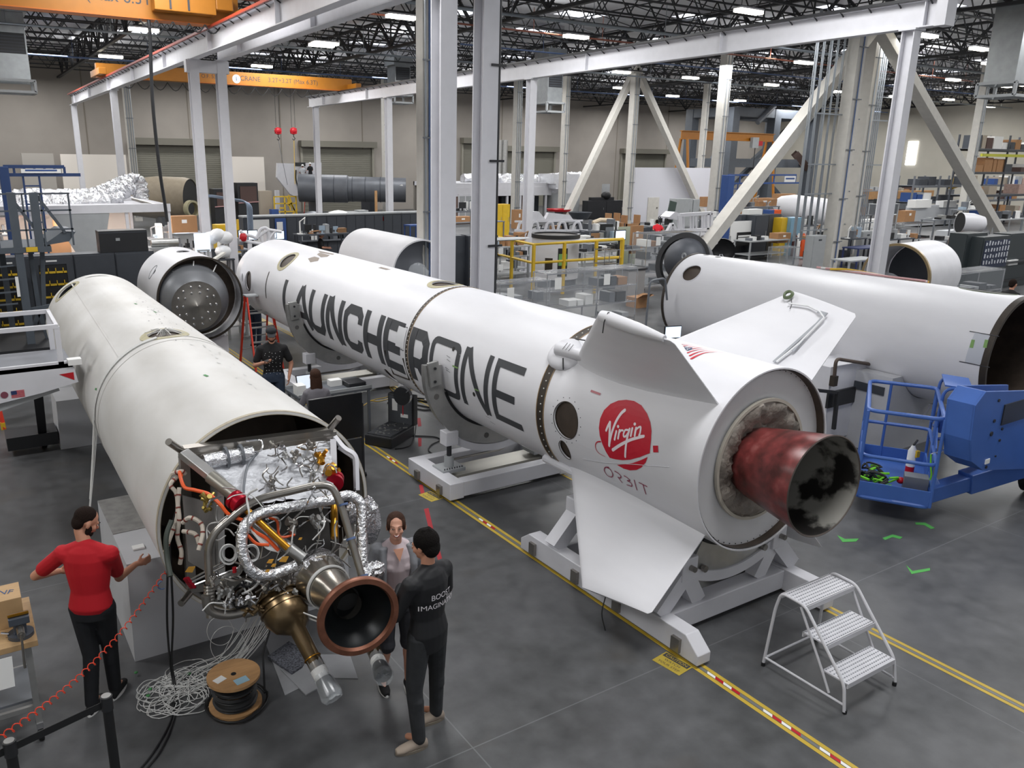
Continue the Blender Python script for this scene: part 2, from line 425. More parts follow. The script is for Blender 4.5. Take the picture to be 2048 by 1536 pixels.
bcol(D(851,300,22.5),.38,'cream square column with conduits beside the middle pair of white columns',3,True)
bcol(D(1033,300,57),.46,'cream column standing in front of the white clean booth',3)
bcol(D(259,250,56),.47,'cream column with three grey conduits beside the first roll-up door',3)
bcol(D(1262,300,58),.5,'cream column under the apex of the far inverted V brace',2)
bcol(D(1437,300,47),.5,'cream column standing between the white wall panel and the blue jib post',2)
bcol(D(772,300,63),.5,'cream column with grey conduits beside the second roll-up door',3)
bcol(D(1410,230,64),.4,'distant cream column behind the orange gantry',1)
bcol(D(1955,250,50),.42,'cream column at the right with grey conduit beside the pallet racks',2)
bcol(D(1128,300,60),.42,'cream column with a black pipe behind the foil ducts',2)
F=PZ(1655,537);F2=PZ(1690,520)
cc=bcol(F,.52,'thick cream column with a dense bundle of grey conduits behind the right rocket',1,True)
c2=bcol(F2,.5,'second thick cream column standing right of the conduit bundle',1)
r2=random.Random(3)
for i in range(14):
 q=F+V((-2.3+i*.15,.25+.06*(i%3),0));h0=1.25
 MB().tube(smoothpath([(q.x,q.y,h0),(q.x,q.y,4),(q.x+.04*math.sin(i),q.y,7),(q.x,q.y,10.3)],3),.022,6).b('riser_conduit',CONDM,cc)
for i in range(8):
 q=F2+V((.55+i*.15,.3,0));MB().cyl((q.x,q.y,1.2),(q.x,q.y,10.3),.03,6).b('riser_conduit',CONDM,c2)
for z in(1.7,3.2,4.4,6.4):
 MB().bar(F+V((-2.1,.1,z)),F+V((.3,.1,z)),.04,.05).b('strut_channel',CONDM,cc,smooth=0)
 MB().bar(F2+V((-.3,.1,z)),F2+V((2,.1,z)),.04,.05).b('strut_channel',CONDM,c2,smooth=0)
def ebox(x,y,w,h,label):
 t=thing('electrical_cabinet',label,'cabinet',(x,y,0));MB().bx(x-w/2,x+w/2,y-.2,y+.2,0,h).b('body',LTGREY,t,smooth=0,bevel=.01)
 MB().bx(x-w/2+.03,x+w/2-.03,y-.225,y-.2,.05,h-.05).b('door',LTGREY,t,smooth=0)
 MB().bx(x-.1,x+.1,y-.235,y-.225,h-.22,h-.15).b('badge',DKGREY,t,smooth=0)
ebox(F.x-1.25,F.y-.1,.85,1.5,'grey electrical cabinet at the left foot of the conduit bundle')
ebox(F2.x+1.1,F2.y-.1,.95,1.35,'lower grey electrical cabinet right of the thick cream columns')
def brace(px,py,y,feet,label,w=.55,z0=0.):
 A=PY(px,py,y)
 for(qx,qy),lb in zip(feet,label):
  B=PY(qx,qy,y);d=B-A;t_=(z0-A.z)/d.z;B=A+d*t_
  t=MB().bar(A,B,w*.75,w,up=(0,1,0));t=t.b('diagonal_brace',CREAM,smooth=0,bevel=.01);tag(t,lb,'brace')
brace(1754,45,F.y+.9,((1480,400),(2000,470)),('heavy cream diagonal brace leaning left from the conduit columns','heavy cream diagonal brace running down to the right edge of the hall'))
brace(1272,135,PD(1262,300,58).y+.7,((1165,360),(1360,330)),('cream diagonal brace, left leg of the far inverted V','cream diagonal brace, right leg of the far inverted V ending behind the white wall'),.5)
def crane(y,x0,x1,z,texts,label,h=.62,hoistx=None,hooks=()):
 t=thing('overhead_crane',label,'crane',((x0+x1)/2,y,z))
 MB().bx(x0,x1,y-.2,y+.2,z,z+h).b('girder',CRANEY,t,smooth=0,bevel=.01)
 MB().bx(x0,x1,y-.26,y+.26,z-.03,z).b('bottom_flange',mat('orange_flange','c26a1c',.5),t,smooth=0)
 for x in(x0+.1,x1-.1):
  MB().bx(x-.17,x+.17,y-1.3,y+1.3,z+.03,z+.33).b('end_carriage',CRANEY,t,smooth=0,bevel=.02)
 for s,sz,x,m in texts:text_mesh('lettering',s,sz,m,t,planeplace((x,y-.2,z+h*.5),(1,0,0),(0,0,1),.004))
 return t
cr=crane(45,7.0,20.5,8.17,[('O.F. 53487',.26,12.6,TEXTK),('CRANE',.34,14.6,TEXTK),('3.2T+3.2T (Máx 6.3T)',.32,17.0,TEXTK)],'far orange overhead crane spanning both runways before the back wall')
MB().cyl((13.85,44.795,8.44),(13.85,44.79,8.44),.22,20).b('round_emblem',PAPER,cr);text_mesh('lettering','1',.3,MATS['blue_pipe'],cr,planeplace((13.85,44.78,8.44),(1,0,0),(0,0,1),.004))
MB().bx(9.4,11.3,44.3,44.75,8.1,8.75).b('hoist_trolley',CRANEY,cr,smooth=0,bevel=.02)
fs=MB()
for i in range(14):
 x=8+i*.75;fs.tube([(x+.75*k/6,44.6,8.05-.38*math.sin(math.pi*k/6))for k in range(7)],.02,5)
fs.b('festoon_cable',BLACK,cr)
for px in(556,587):
 P=PY(px,262,45.2)
 m=MB().box((P.x,P.y,P.z),(.32,.2,.3)).ell((P.x,P.y,P.z),(.22,.14,.2),12)
 hk=thing('crane_hook','red hook block hanging on thin ropes below the far crane, %s one'%('left' if px<570 else 'right'),'hook',(P.x,P.y,P.z))
 m.b('hook_block',RED,hk);MB().tube([(P.x,P.y,P.z-.15),(P.x,P.y,P.z-.3),(P.x+.08,P.y,P.z-.4),(P.x,P.y,P.z-.5),(P.x-.08,P.y,P.z-.42)],.025,6).b('hook',BLACKM,hk)
 for s in(-.1,.1):MB().cyl((P.x+s,P.y,P.z+.1),(P.x+s,P.y,8.13),.012,5).b('rope',BLACKM,hk)
 (MB().cyl((P.x,P.y,P.z-.5),(P.x+(.4 if px<570 else-.05),P.y,P.z-2.9),.015,5)).b('sling',YELLOW if px>570 else GREYS,hk)
cr=crane(25.8,-6,8.1,8.17,[('CRANE',.42,2.55,TEXTK),('3.2T (Máx 6.3T)',.42,4.4,TEXTK)],'near orange overhead crane at the upper left corner of the hall',h=.95)
MB().cyl((1.75,25.59,8.6),(1.75,25.58,8.6),.22,20).b('round_emblem',MATS['blue_pipe'],cr)
MB().bx(5.6,7.3,25.1,25.55,8.35,9.1).b('electric_box',CRANEY,cr,smooth=0,bevel=.02)
MB().bx(6.0,6.05,25.08,25.1,8.4,9.05).bx(6.5,6.55,25.08,25.1,8.4,9.05).b('box_seam',TEXTK,cr,smooth=0)
MB().bx(7.3,7.8,25.1,25.5,8.5,8.9).b('drive_motor',CRANEY,cr,smooth=0,bevel=.03)
mm=MB()
for i in range(7):
 x=5.2+i*.45;mm.tube([(x+.45*k/6,25.3,8.1-.22*math.sin(math.pi*k/6))for k in range(7)],.02,5)
mm.b('festoon_cable',BLACK,cr)
P0=PY(300,70,25.6);P1=PY(330,410,25.9)
tag(MB().tube(smoothpath([(P0.x,P0.y,8.13),P0,PY(305,200,25.7),PY(318,330,25.8),P1,(P1.x+.02,P1.y,max(P1.z-.5,2.2))],4),.05,8).b('pendant_cable',BLACKM),'thick dark pendant cable hanging from the near crane to the booth roof','cable')
DUCTM=mat('galvanised_duct','9ca0a2',.38,.6,var=.1)
def duct(px,py,d,w,label,drop=2.6,grille=True):
 P=PD(px,py,d);x,y,z=P
 t=thing('ventilation_duct',label,'duct',(x,y,z))
 MB().bx(x-w/2,x+w/2,y-w/2,y+w/2,z,z+drop).b('riser',DUCTM,t,smooth=0,bevel=.01)
 MB().bx(x-w*.62,x+w*.62,y-w*.62,y+w*.62,z+drop,10.2).b('plenum',DUCTM,t,smooth=0)
 if grille:
  f=MB()
  for k in range(6):f.bx(x-w*.42,x+w*.42,y-w/2-.02,y-w/2,z+drop*.4+k*.12,z+drop*.4+k*.12+.05)
  MB().bx(x-w*.45,x+w*.45,y-w/2-.012,y-w/2,z+drop*.4-.05,z+drop*.4+.75).b('grille_back',BLACKM,t,smooth=0);f.b('grille',DKGREY,t,smooth=0)
 b=MB()
 q=w*.6;zz=z-.5
 for a,b_ in(((-1,-1),(1,-1)),((1,-1),(1,1)),((1,1),(-1,1)),((-1,1),(-1,-1))):
  for h in(0,.45):b.bar((x+a[0]*q,y+a[1]*q,zz+h),(x+b_[0]*q,y+b_[1]*q,zz+h),.1,.1)
  b.bar((x+a[0]*q,y+a[1]*q,zz),(x+a[0]*q,y+a[1]*q,zz+.45),.1,.1)
 b.b('diffuser_frame',LTGREY,t,smooth=0)
 MB().bx(x-q*.8,x+q*.8,y-q*.8,y+q*.8,zz+.02,zz+.06).b('diffuser_blade',DUCTM,t,smooth=0)
duct(28,160,34,1.2,'galvanised air duct with a black grille at the upper left edge')
duct(798,190,52,1.1,'galvanised air duct hanging behind the tall cream column',2.2)
duct(1098,205,44,1.0,'galvanised air duct with black grille in the middle of the hall',2.0)
duct(2012,165,30,1.1,'tall galvanised air duct hanging at the upper right edge',2.8,False)
class Cyl:
 def __init__(c,x0,s,z0,R=.9):c.x0,c.s,c.z0,c.R=x0,s,z0,R
 def A(c,y):return V((c.x0+c.s*y,y,c.z0))
 def P(c,y,deg,r=None):
  r=c.R if r is None else r;a=R_(deg);return c.A(y)+V((math.cos(a),0,math.sin(a)))*r
 def hit(c,px,py):
  d=ray(px,py);a1=d.x-c.s*d.y;a0=-c.x0;b1=d.z;b0=CAMH-c.z0
  A=a1*a1+b1*b1;B=2*(a1*a0+b1*b0);C=a0*a0+b0*b0-c.R**2;Dd=max(0,B*B-4*A*C)
  t=(-B-math.sqrt(Dd))/(2*A);return t*d.y,math.degrees(math.atan2(b0+b1*t,a0+a1*t))%360
 def shell(c,y0,y1,t=.015,n=96,R=None,R2=None):
  R=R or c.R;R2=R2 or R;ax=(c.A(y1)-c.A(y0));L=ax.length
  m=MB();m.lathe([(0,R-t),(0,R),(L,R2),(L,R2-t),(0,R-t)],c.A(y0),ax,n,ref=(1,0,0));return m
 def ring(c,y,w,r0,r1,n=96,a0=0,a1=360):
  ax=c.A(y+1)-c.A(y);m=MB()
  prof=[(-w/2,r0),(-w/2,r1),(w/2,r1),(w/2,r0),(-w/2,r0)]
  if a1-a0>=360:m.lathe(prof,c.A(y),ax,n,ref=(1,0,0));return m
  k=max(4,int(n*(a1-a0)/360));vs=[];
  for i in range(k+1):
   a=a0+(a1-a0)*i/k
   for t,r in prof[:4]:vs.append(c.P(y+t,a,r))
  fs=[(3,2,1,0),tuple(k*4+j for j in range(4))]
  for i in range(k):
   for j in range(4):fs.append((i*4+j,i*4+(j+1)%4,(i+1)*4+(j+1)%4,(i+1)*4+j))
  m.add(vs,fs);return m
 def patch(c,poly,off=.004,keep=False):
  P2=[]
  for i in range(len(poly)):
   a,b=poly[i],poly[(i+1)%len(poly)];k_=max(1,int(abs(a[1]-b[1])/3))
   P2+=[(a[0]+(b[0]-a[0])*j/k_,a[1]+(b[1]-a[1])*j/k_)for j in range(k_)]
  if len(poly)>2 and max(p[1]for p in poly)>min(p[1]for p in poly):poly=P2 if not keep else poly
  cy=sum(p[0]for p in poly)/len(poly);ca=sum(p[1]for p in poly)/len(poly);K=5
  vs=[c.P(cy,ca,c.R+off)];n=len(poly)
  for k in range(1,K+1):
   for y,a in poly:vs.append(c.P(cy+(y-cy)*k/K,ca+(a-ca)*k/K,c.R+off))
  fs=[(0,1+i,1+(i+1)%n)for i in range(n)]
  for k in range(1,K):
   for i in range(n):a=1+(k-1)*n+i;b=1+(k-1)*n+(i+1)%n;fs.append((a,a+n,b+n,b))
  return MB().add(vs,fs)
 def oval(c,y,deg,ry,rt,off=.004,n=36):return c.patch([(y+ry*math.cos(2*math.pi*i/n),deg+math.degrees(rt/c.R)*math.sin(2*math.pi*i/n))for i in range(n)],off)
 def annulus(c,y,deg,ry,rt,w,off=.006,n=40):
  vs=[];q=math.degrees(1/c.R)
  for i in range(n):
   a=2*math.pi*i/n
   for e,o in((0,off),(w,off),(w,0)):vs.append(c.P(y+(ry+e)*math.cos(a),deg+q*(rt+e)*math.sin(a),c.R+o))
  return MB().add(vs,[(i*3+j,i*3+j+1,((i+1)%n)*3+j+1,((i+1)%n)*3+j)for i in range(n)for j in(0,1)])
 def stroke(c,m,pts,w,off=.004,step=.03):
  P=[]
  for i in range(len(pts)-1):
   a=V(pts[i]).to_2d();b=V(pts[i+1]).to_2d();n=max(1,int((b-a).length/step))
   for k in range(n):P.append((a+(b-a)*k/n,k==0 and i>0))
  P.append((V(pts[-1]).to_2d(),False));N=len(P);vs=[];ws=w if isinstance(w,(list,tuple))else None
  for i,(p,corner)in enumerate(P):
   d0=(P[i][0]-P[max(i-1,0)][0]);d1=(P[min(i+1,N-1)][0]-P[i][0])
   if d0.length<1e-9:d0=d1
   if d1.length<1e-9:d1=d0
   d0=d0.normalized();d1=d1.normalized();t=(d0+d1);t=t.normalized()if t.length>.1 else d1
   nrm=V((-t.y,t.x));cs=max(.35,nrm.dot(V((-d1.y,d1.x))));ww=(ws[0]+(ws[1]-ws[0])*i/(N-1))if ws else w
   for sgn in(-1,1):
    q=p+nrm*sgn*ww/2/cs;vs.append(c.P(-q.x,c.V0-math.degrees(q.y/c.R),c.R+off))
  return m.add(vs,[(2*i,2*i+2,2*i+3,2*i+1)for i in range(N-1)])
 V0=204.3
def to_object_mesh(o):
 bpy.context.view_layer.update();dg=bpy.context.evaluated_depsgraph_get()
 me=bpy.data.meshes.new_from_object(o.evaluated_get(dg));o.modifiers.clear();o.data=me;return o
def cut(o,cutters,smooth=35):
 for mb in cutters:
  k=mb.b('k',HOLE,o.parent,smooth=0);md=o.modifiers.new('b','BOOLEAN');md.object=k;md.operation='DIFFERENCE';md.solver='EXACT'
 to_object_mesh(o)
 for k in[x for x in COL.objects if x.name=='k' or x.name.startswith('k.')]:bpy.data.objects.remove(k)
 while len(o.data.materials)>1:o.data.materials.pop()
 o.data.shade_smooth();o.data.set_sharp_from_angle(angle=R_(smooth));return o
def hcut(c,y,deg,ry,rt,n=28):
 a=R_(deg);nrm=V((math.cos(a),0,math.sin(a)));tg=V((-math.sin(a),0,math.cos(a)));ctr=c.A(y)
 poly=[ctr+nrm*.6+V((0,1,0))*(ry*math.cos(2*math.pi*i/n))+tg*(rt*math.sin(2*math.pi*i/n))for i in range(n)]
 return MB().prism(poly,nrm*.6)
MC=Cyl(6.147,.009,1.713);Y0=4.49
rk=thing('rocket','long white lettered rocket with swept fins and a red nozzle on wheeled cradles','rocket',MC.A(10)-V((0,0,1.713-.8)))
tk=MC.shell(10.05,18.15).b('forward_tank',WHITE,rk);cut(tk,[hcut(MC,15.87,129,.24,.2),hcut(MC,10.42,91,.22,.2),hcut(MC,17.55,175,.17,.2),hcut(MC,18.0,174,.045,.1),hcut(MC,11.0,222,.12,.16)])
MC.shell(6.86,9.98).b('aft_tank',WHITE,rk)
sk=MC.shell(4.49,6.74).b('aft_skirt',WHITE,rk);cut(sk,[hcut(MC,6.353,178.7,.2,.2),hcut(MC,6.43,203.3,.085,.12)])
MB().lathe([(0,.875),(13.6,.875)],MC.A(4.5),V((.009,1,0)),64).b('inner_liner',mat('liner_bronze','4a3f36',.55,.3,var=.3,scale=6),rk)
MB().lathe([(0,.0),(0,.893)],MC.A(18.0),V((.009,1,0)),64).b('forward_bulkhead',mat('bulkhead','76787a',.5,.3),rk)
MB().lathe([(0,.0),(0,.86)],MC.A(16.4),V((.009,1,0)),48).b('forward_bulkhead',MATS['bulkhead'],rk)
for y,w in((10.015,.075),(6.8,.12)):MC.ring(y,w,.88,.903).b('joint_band',SEAM,rk)
for y,nb,dy in((10.015,90,0),(6.8,64,0)):
 m=MB()
 for i in range(nb):
  a=360*i/nb;m.ell(MC.P(y,a,.905),(.009,.009,.009),6)
 m.b('rivet_row',mat('rivet_white','cfcfcb',.4),rk)
for y in(6.735,6.865,9.975):MC.ring(y,.012,.88,.906).b('band_edge',mat('tan_edge','8a7355',.5),rk)
for(y,d,ry,rt)in((15.87,129,.24,.2),(10.42,91,.22,.2)):
 MC.annulus(y,d,ry,rt,.075).b('hatch_rim',BEIGEP,rk)
MC.annulus(17.55,175,.17,.19,.03).b('hatch_rim',SEAM,rk)
MC.annulus(6.353,178.7,.2,.2,.008).b('hatch_rim',SEAM,rk);MC.annulus(6.43,203.3,.085,.12,.006).b('hatch_rim',SEAM,rk)
m=MB()
for i in range(16):
 a=2*math.pi*i/16;m.ell(MC.P(6.353+.25*math.cos(a),178.7+math.degrees(.25*math.sin(a)/.9),.9),(.006,.006,.006),6)
m.b('hatch_screws',TEXTK,rk)
MC.patch([(16.36,152),(16.32,152),(16.32,188),(16.36,188)],.005).b('dark_joint_strip',SEAM,rk)
for poly in([(15.2,98),(14.7,97),(14.6,103),(14.75,108),(15.1,104)],[(15.0,110),(14.75,110),(14.6,116),(14.8,122),(15.1,117)],[(15.5,92),(14.8,88),(14.7,93),(15.2,97)]):
 MC.patch(poly,.003).b('worn_patch',mat('worn_primer','8f857c',.7),rk)
MC.patch([(12.6,92),(12.2,92),(12.25,97),(12.55,97)],.003).b('worn_patch',MATS['worn_primer'],rk)
W_=.16;w_=.095;Hh=math.radians(204.3-154)*.9
L=MB()
def S_(pts,w):MC.stroke(L,[(-p[0],p[1])for p in pts],w)
def cor(y0,y1,w,r=.1):return y0,y1
def O_(y0,y1,w):
 h=w/2;a,b=y0-h,y1+h;P=[]
 r=.09
 for cx_,cy_,s in((b+r,Hh-h-r,0),(a-r,Hh-h-r,90),(a-r,h+r,180),(b+r,h+r,270)):
  for k in range(5):t=R_(s+90*k/4);P.append((cx_-r*math.cos(t),cy_+r*math.sin(t)))
 P.append(P[0]);return P
h_=W_/2
S_([(15.3-h_,Hh),(15.3-h_,h_),(14.68,h_)],W_)
S_([(14.6-h_,0),(14.6-h_,.3),(14.3,Hh-.02)],W_);S_([(14.3,Hh),(14.1,.45),(13.84+h_*.6,0)],W_);S_([(14.5,.24),(13.98,.24)],W_*.8)
S_([(13.87-h_,Hh),(13.88-h_,.16),(13.74-h_,h_),(13.26+h_,h_),(13.14+h_,.18),(13.13+h_,Hh)],W_)
S_([(13.07-h_,0),(13.05-h_,Hh)],W_);S_([(13.0-h_,Hh),(12.42+h_,0)],W_);S_([(12.36+h_,0),(12.36+h_,Hh)],W_)
S_([(11.56+h_,Hh-.28),(11.56+h_,Hh-.16),(11.66+h_,Hh-h_),(12.18-h_,Hh-h_),(12.29-h_,Hh-.18),(12.29-h_,.18),(12.18-h_,h_),(11.68+h_,h_),(11.58+h_,.15),(11.57+h_,.24)],W_)
S_([(11.5-h_,0),(11.5-h_,Hh)],W_);S_([(10.84+h_,0),(10.84+h_,Hh)],W_);S_([(11.42,Hh*.47),(10.94,Hh*.47)],W_)
S_([(10.18,Hh-h_),(10.7,Hh-h_)],W_);S_([(10.78-h_,0),(10.78-h_,Hh)],W_);S_([(10.7,h_),(10.18,h_)],W_);S_([(10.7,Hh*.48),(10.22,Hh*.48)],W_)
S_([(9.96-h_,0),(9.96-h_,Hh)],W_);S_([(9.9,Hh-h_),(9.5+h_,Hh-h_),(9.39+h_,Hh-.18),(9.39+h_,.38),(9.5+h_,.3),(9.9,.3)],W_);S_([(9.66,.3),(9.46,0)],W_)
P=O_(9.34,8.58,w_);S_(P,w_);h_=w_/2
S_([(8.53-h_,0),(8.5-h_,Hh)],w_);S_([(8.46-h_,Hh),(7.9+h_,0)],w_);S_([(7.88+h_,0),(7.86+h_,Hh)],w_)
S_([(7.2,Hh-h_),(7.78-h_,Hh-h_),(7.78-h_,h_),(7.2,h_)],w_);S_([(7.74,Hh*.47),(7.3,Hh*.47)],w_)
lab(L.b('lettering',TEXTK,rk,smooth=0),'dark grey letters LAUNCHERONE along the side')
MC.patch([(10.36,158),(10.1,158),(10.1,177),(10.36,177)],.007).b('placard',mat('translucent_placard','d6d7da',.5),rk)
for y,d in((10.33,156.5),(10.33,178)):
 m=MB();
 for i in range(5):madd(m,MC.patch([(y-i*.05,d),(y-i*.05-.03,d),(y-i*.05-.03,d+1),(y-i*.05,d+1)],.008))
 m.b('placard_print',TEXTK,rk,smooth=0)
for y,d,ww,hh in((8.72,173,.14,1.2),(8.17,184.5,.1,1.0)):
 MC.patch([(y,d),(y-ww,d),(y-ww,d+hh),(y,d+hh)],.006).b('green_tape',mat('green_tape','7aa05a',.6),rk,smooth=0)
for y,d in((8.78,160),(8.2,190)):MC.oval(y,d,.028,.03,.006).b('small_port',HOLE,rk)
for y,d in((8.9,167),(8.88,170),(8.9,177),(8.87,179),(8.05,207),(8.0,212)):MC.patch([(y,d),(y-.1,d+1),(y-.1,d+1.3),(y,d+.4)],.006).b('pen_mark',TEXTK,rk,smooth=0)
MC.patch([(6.08,152.5),(5.93,152.5),(5.93,154),(6.08,154)],.005).b('red_label',mat('pink_label','b8757c',.6),rk,smooth=0)
m=MB();m.tube([MC.P(10.12+.3*x,186+16*z,.912)for x,z in((0,0),(0,1.4),(1.9,1.6),(2,0))],.01,6);m.b('hatch_outline',SEAM,rk)
p=MC.P(10.75,236,1.05);hc=MB().cyl(p+V((.04,.02,0)),p+V((-.04,-.03,0)),.145,28).b('open_hatch_cover',BLACKM,rk)
MB().lathe([(-.03,.13),(-.03,.15),(.03,.15),(.03,.13)],p,V((-.08,-.05,0)),28).b('cover_ring',CHROME,hc)
MB().cyl(p,MC.P(10.55,232,.9),.015,6).b('cover_hinge',CHROME,hc);MB().cyl(p-V((0,0,.14)),p-V((0,0,.32)),.008,5).b('red_streamer',RED,hc)
def LG(x,y):return(1180+x*.14324,780+y*.14324)
def onskin(px,py):return MC.hit(px,py)
MC.patch([onskin(*LG(x,y))for x,y in((510,138),(620,155),(720,215),(800,330),(845,450),(862,570),(855,700),(838,880),(700,935),(560,972),(460,978),(360,966),(278,945),(225,860),(175,750),(140,640),(128,530),(145,400),(200,280),(290,195),(400,148))],.004).b('logo_disc',LOGOR,rk,smooth=0)
MC.patch([onskin(*LG(x,y))for x,y in((380,1043),(480,1035),(600,1018),(720,975),(808,935),(780,1010),(720,1080),(650,1115),(560,1120),(470,1095))],.004).b('logo_lower_cap',LOGOR,rk,smooth=0)
def skinstroke(m,pts,wpx,off,sc=LG,k=4):
 q=[onskin(*sc(*p))for p in pts];q=[(-a,math.radians(MC.V0-b)*.9)for a,b in q]
 if len(q)>2:q=[tuple(v)[:2]for v in smoothpath([(a,b,0)for a,b in q],k)]
 for e in(q[0],q[-1]):
  w0=(wpx[0]if e is q[0]else wpx[1])if isinstance(wpx,(list,tuple))else wpx
  c0=V((e[0],e[1]));vs=[MC.P(-(c0.x+w0/2*math.cos(t*math.pi/5)),MC.V0-math.degrees((c0.y+w0/2*math.sin(t*math.pi/5))/.9),MC.R+off)for t in range(10)]
  m.add(vs,[tuple(range(10))])
 MC.stroke(m,q,wpx,off)
s=MB()
for pts,w in(([(232,565),(258,500),(285,450)],.026),([(285,450),(282,560),(278,680),(275,775)],.03),([(278,760),(310,600),(370,440),(440,330),(490,285)],(.022,.036)),([(375,575),(350,690)],.024),([(398,508),(400,512)],.03),([(420,560),(398,675)],.024),([(410,600),(440,565),(465,565)],.02),([(545,560),(500,560),(475,610),(480,650),(510,640),(545,590)],.02),([(560,545),(530,650),(510,760),(498,930)],.026),([(598,535),(575,640)],.024),([(630,475),(633,478)],.03),([(650,530),(630,640)],.024),([(640,560),(690,520),(715,525),(705,600),(695,640),(760,640)],.02),([(325,835),(430,765),(560,700),(660,670),(755,648)],(.034,.026))):
 skinstroke(s,pts,w,.0065)
lab(s.b('logo_script',mat('logo_white','f0e6ea',.5),rk,smooth=0),'white script word on the red disc')
s=MB()
for pts,w in(([(152,718),(105,725),(80,765),(90,830),(135,885),(215,928)],(.014,.004)),([(885,823),(955,823)],.062)):skinstroke(s,pts,w,.005)if len(pts)>2 else MC.stroke(s,[(-a,math.radians(MC.V0-b)*.9)for a,b in[onskin(*LG(*p))for p in pts]],w,.005)
s.b('logo_orbit',LOGOR,rk,smooth=0)
s=MB()
for pts in([(265,1075),(215,1080),(205,1130),(255,1195),(310,1210),(320,1170),(290,1110),(240,1078)],[(350,1130),(400,1160),(435,1200),(425,1225),(395,1215)],[(395,1215),(452,1290)],[(480,1195),(530,1225),(560,1260),(525,1262)],[(525,1262),(580,1300),(585,1340),(520,1320)],[(622,1255),(660,1392)],[(690,1290),(800,1345)],[(745,1320),(785,1450)]):
 skinstroke(s,pts,.012,.005)
lab(s.b('logo_word',mat('logo_plum','8e2a4a',.5),rk,smooth=0),'plum letters ORBIT under the red disc')
def FL(x,y):return(1330+x*.06348,660+y*.06348)
m=MB()
for pts,w in(([(540,462),(800,462)],(.016,.003)),([(590,515),(750,492),(900,500)],(.018,.003)),([(700,560),(900,540),(1100,545)],(.018,.003)),([(880,600),(1100,572),(1200,580)],(.02,.004)),([(720,725),(900,660),(1150,620),(1350,625)],(.022,.004)),([(790,815),(1000,720),(1250,665),(1550,675)],(.026,.004)),([(840,910),(1050,800),(1300,720),(1600,705),(1850,720)],(.03,.003))):
 skinstroke(m,pts,w,.005,FL)
m.b('flag_stripes',LOGOR,rk,smooth=0)
MC.patch([onskin(*FL(x,y))for x,y in((600,540),(860,570),(850,620),(700,665),(640,600))],.006).b('flag_canton',mat('flag_blue','26345f',.5),rk,smooth=0)
m=MB()
for x,y in((660,575),(720,580),(780,585),(700,610),(760,605),(710,640)):
 q=onskin(*FL(x,y));m.ell(MC.P(q[0],q[1],.907),(.008,.008,.003),6)
m.b('flag_stars',PAPER,rk,smooth=0)
ax=V((-.009,-1,0))
MB().lathe([(0,.5),(0,.885),(-.03,.885)],MC.A(4.58),ax,96).b('end_plate',mat('end_plate_white','d6d6d8',.45,var=.04),rk)
m=MB()
for i in range(60):a=6*i;m.ell(MC.P(4.578,a,.86),(.007,.006,.007),6)
m.b('end_plate_screws',TEXTK,rk)
bk=MB();n=72;prof=[(0,.58),(-.04,.56),(-.07,.5),(-.05,.44),(0,.38),(.05,.33),(.03,.29)]
vs=[];fs=[]
for j,(t,r)in enumerate(prof):
 for i in range(n):
  w=.018*math.sin(i*1.7+j*2.1)+.014*math.sin(i*.9-j);vs.append(MC.P(4.56+t*.6+(w if 0<j<6 else 0),360*i/n,r+(.01*math.sin(i*2.3)if j else 0)))
for j in range(len(prof)-1):
 for i in range(n):fs.append((j*n+i,j*n+(i+1)%n,(j+1)*n+(i+1)%n,(j+1)*n+i))
bk.add(vs,fs);bk.b('thermal_blanket',mat('blanket','a59d94',.5,.2,bump=.9,bscale=14,col2='6f675f',scale=4),rk,smooth=60)
MC.ring(4.545,.03,.57,.6).b('blanket_ring',mat('lacing','b8b2a6',.7),rk)
NA=V((6.157,4.694,1.699));NB=V((6.092,3.802,1.725));nax=NB-NA;nl=nax.length
nozm=bpy.data.materials.new('scorched_red_nozzle');nozm.use_nodes=True;nt=nozm.node_tree;b=nt.nodes['Principled BSDF']
tc=nt.nodes.new('ShaderNodeTexCoord');ns=nt.nodes.new('ShaderNodeTexNoise');ns.inputs['Scale'].default_value=7;ns.inputs['Detail'].default_value=8;nt.links.new(tc.outputs['Object'],ns.inputs['Vector'])
rp=nt.nodes.new('ShaderNodeValToRGB');e=rp.color_ramp.elements;e[0].position=.34;e[0].color=lin('4a2523');e[1].position=.6;e[1].color=lin('7d3837');x=e.new(.78);x.color=lin('9a5b58')
nt.links.new(ns.outputs['Fac'],rp.inputs['Fac']);nt.links.new(rp.outputs['Color'],b.inputs['Base Color']);b.inputs['Roughness'].default_value=.28;b.inputs['Specular IOR Level'].default_value=.6
def bell(t):return .29+.17*(t**.8)
nz=MB().lathe([(nl*t/10,bell(t/10))for t in range(11)],NA,nax,72).b('nozzle',nozm,rk)
sm=bpy.data.materials.new('sooty_nozzle_inside');sm.use_nodes=True;nt=sm.node_tree;b=nt.nodes['Principled BSDF'];tc=nt.nodes.new('ShaderNodeTexCoord');ns=nt.nodes.new('ShaderNodeTexNoise');ns.inputs['Scale'].default_value=3.2;ns.inputs['Detail'].default_value=7
nt.links.new(tc.outputs['Object'],ns.inputs['Vector']);rp=nt.nodes.new('ShaderNodeValToRGB');e=rp.color_ramp.elements;e[0].position=.42;e[0].color=lin('1b1918');e[1].position=.5;e[1].color=lin('8a8882')
nt.links.new(ns.outputs['Fac'],rp.inputs['Fac']);nt.links.new(rp.outputs['Color'],b.inputs['Base Color']);b.inputs['Roughness'].default_value=.45
MB().lathe([(nl*t/10,bell(t/10)-.012)for t in range(11)],NA,nax,72).b('nozzle_inner_wall',sm,nz)
MB().lathe([(nl-.004,bell(1)-.014),(nl+.006,bell(1)-.006),(nl,bell(1)+.004)],NA,nax,72).b('nozzle_lip',mat('lip_dark','5a514c',.4,.5),nz)
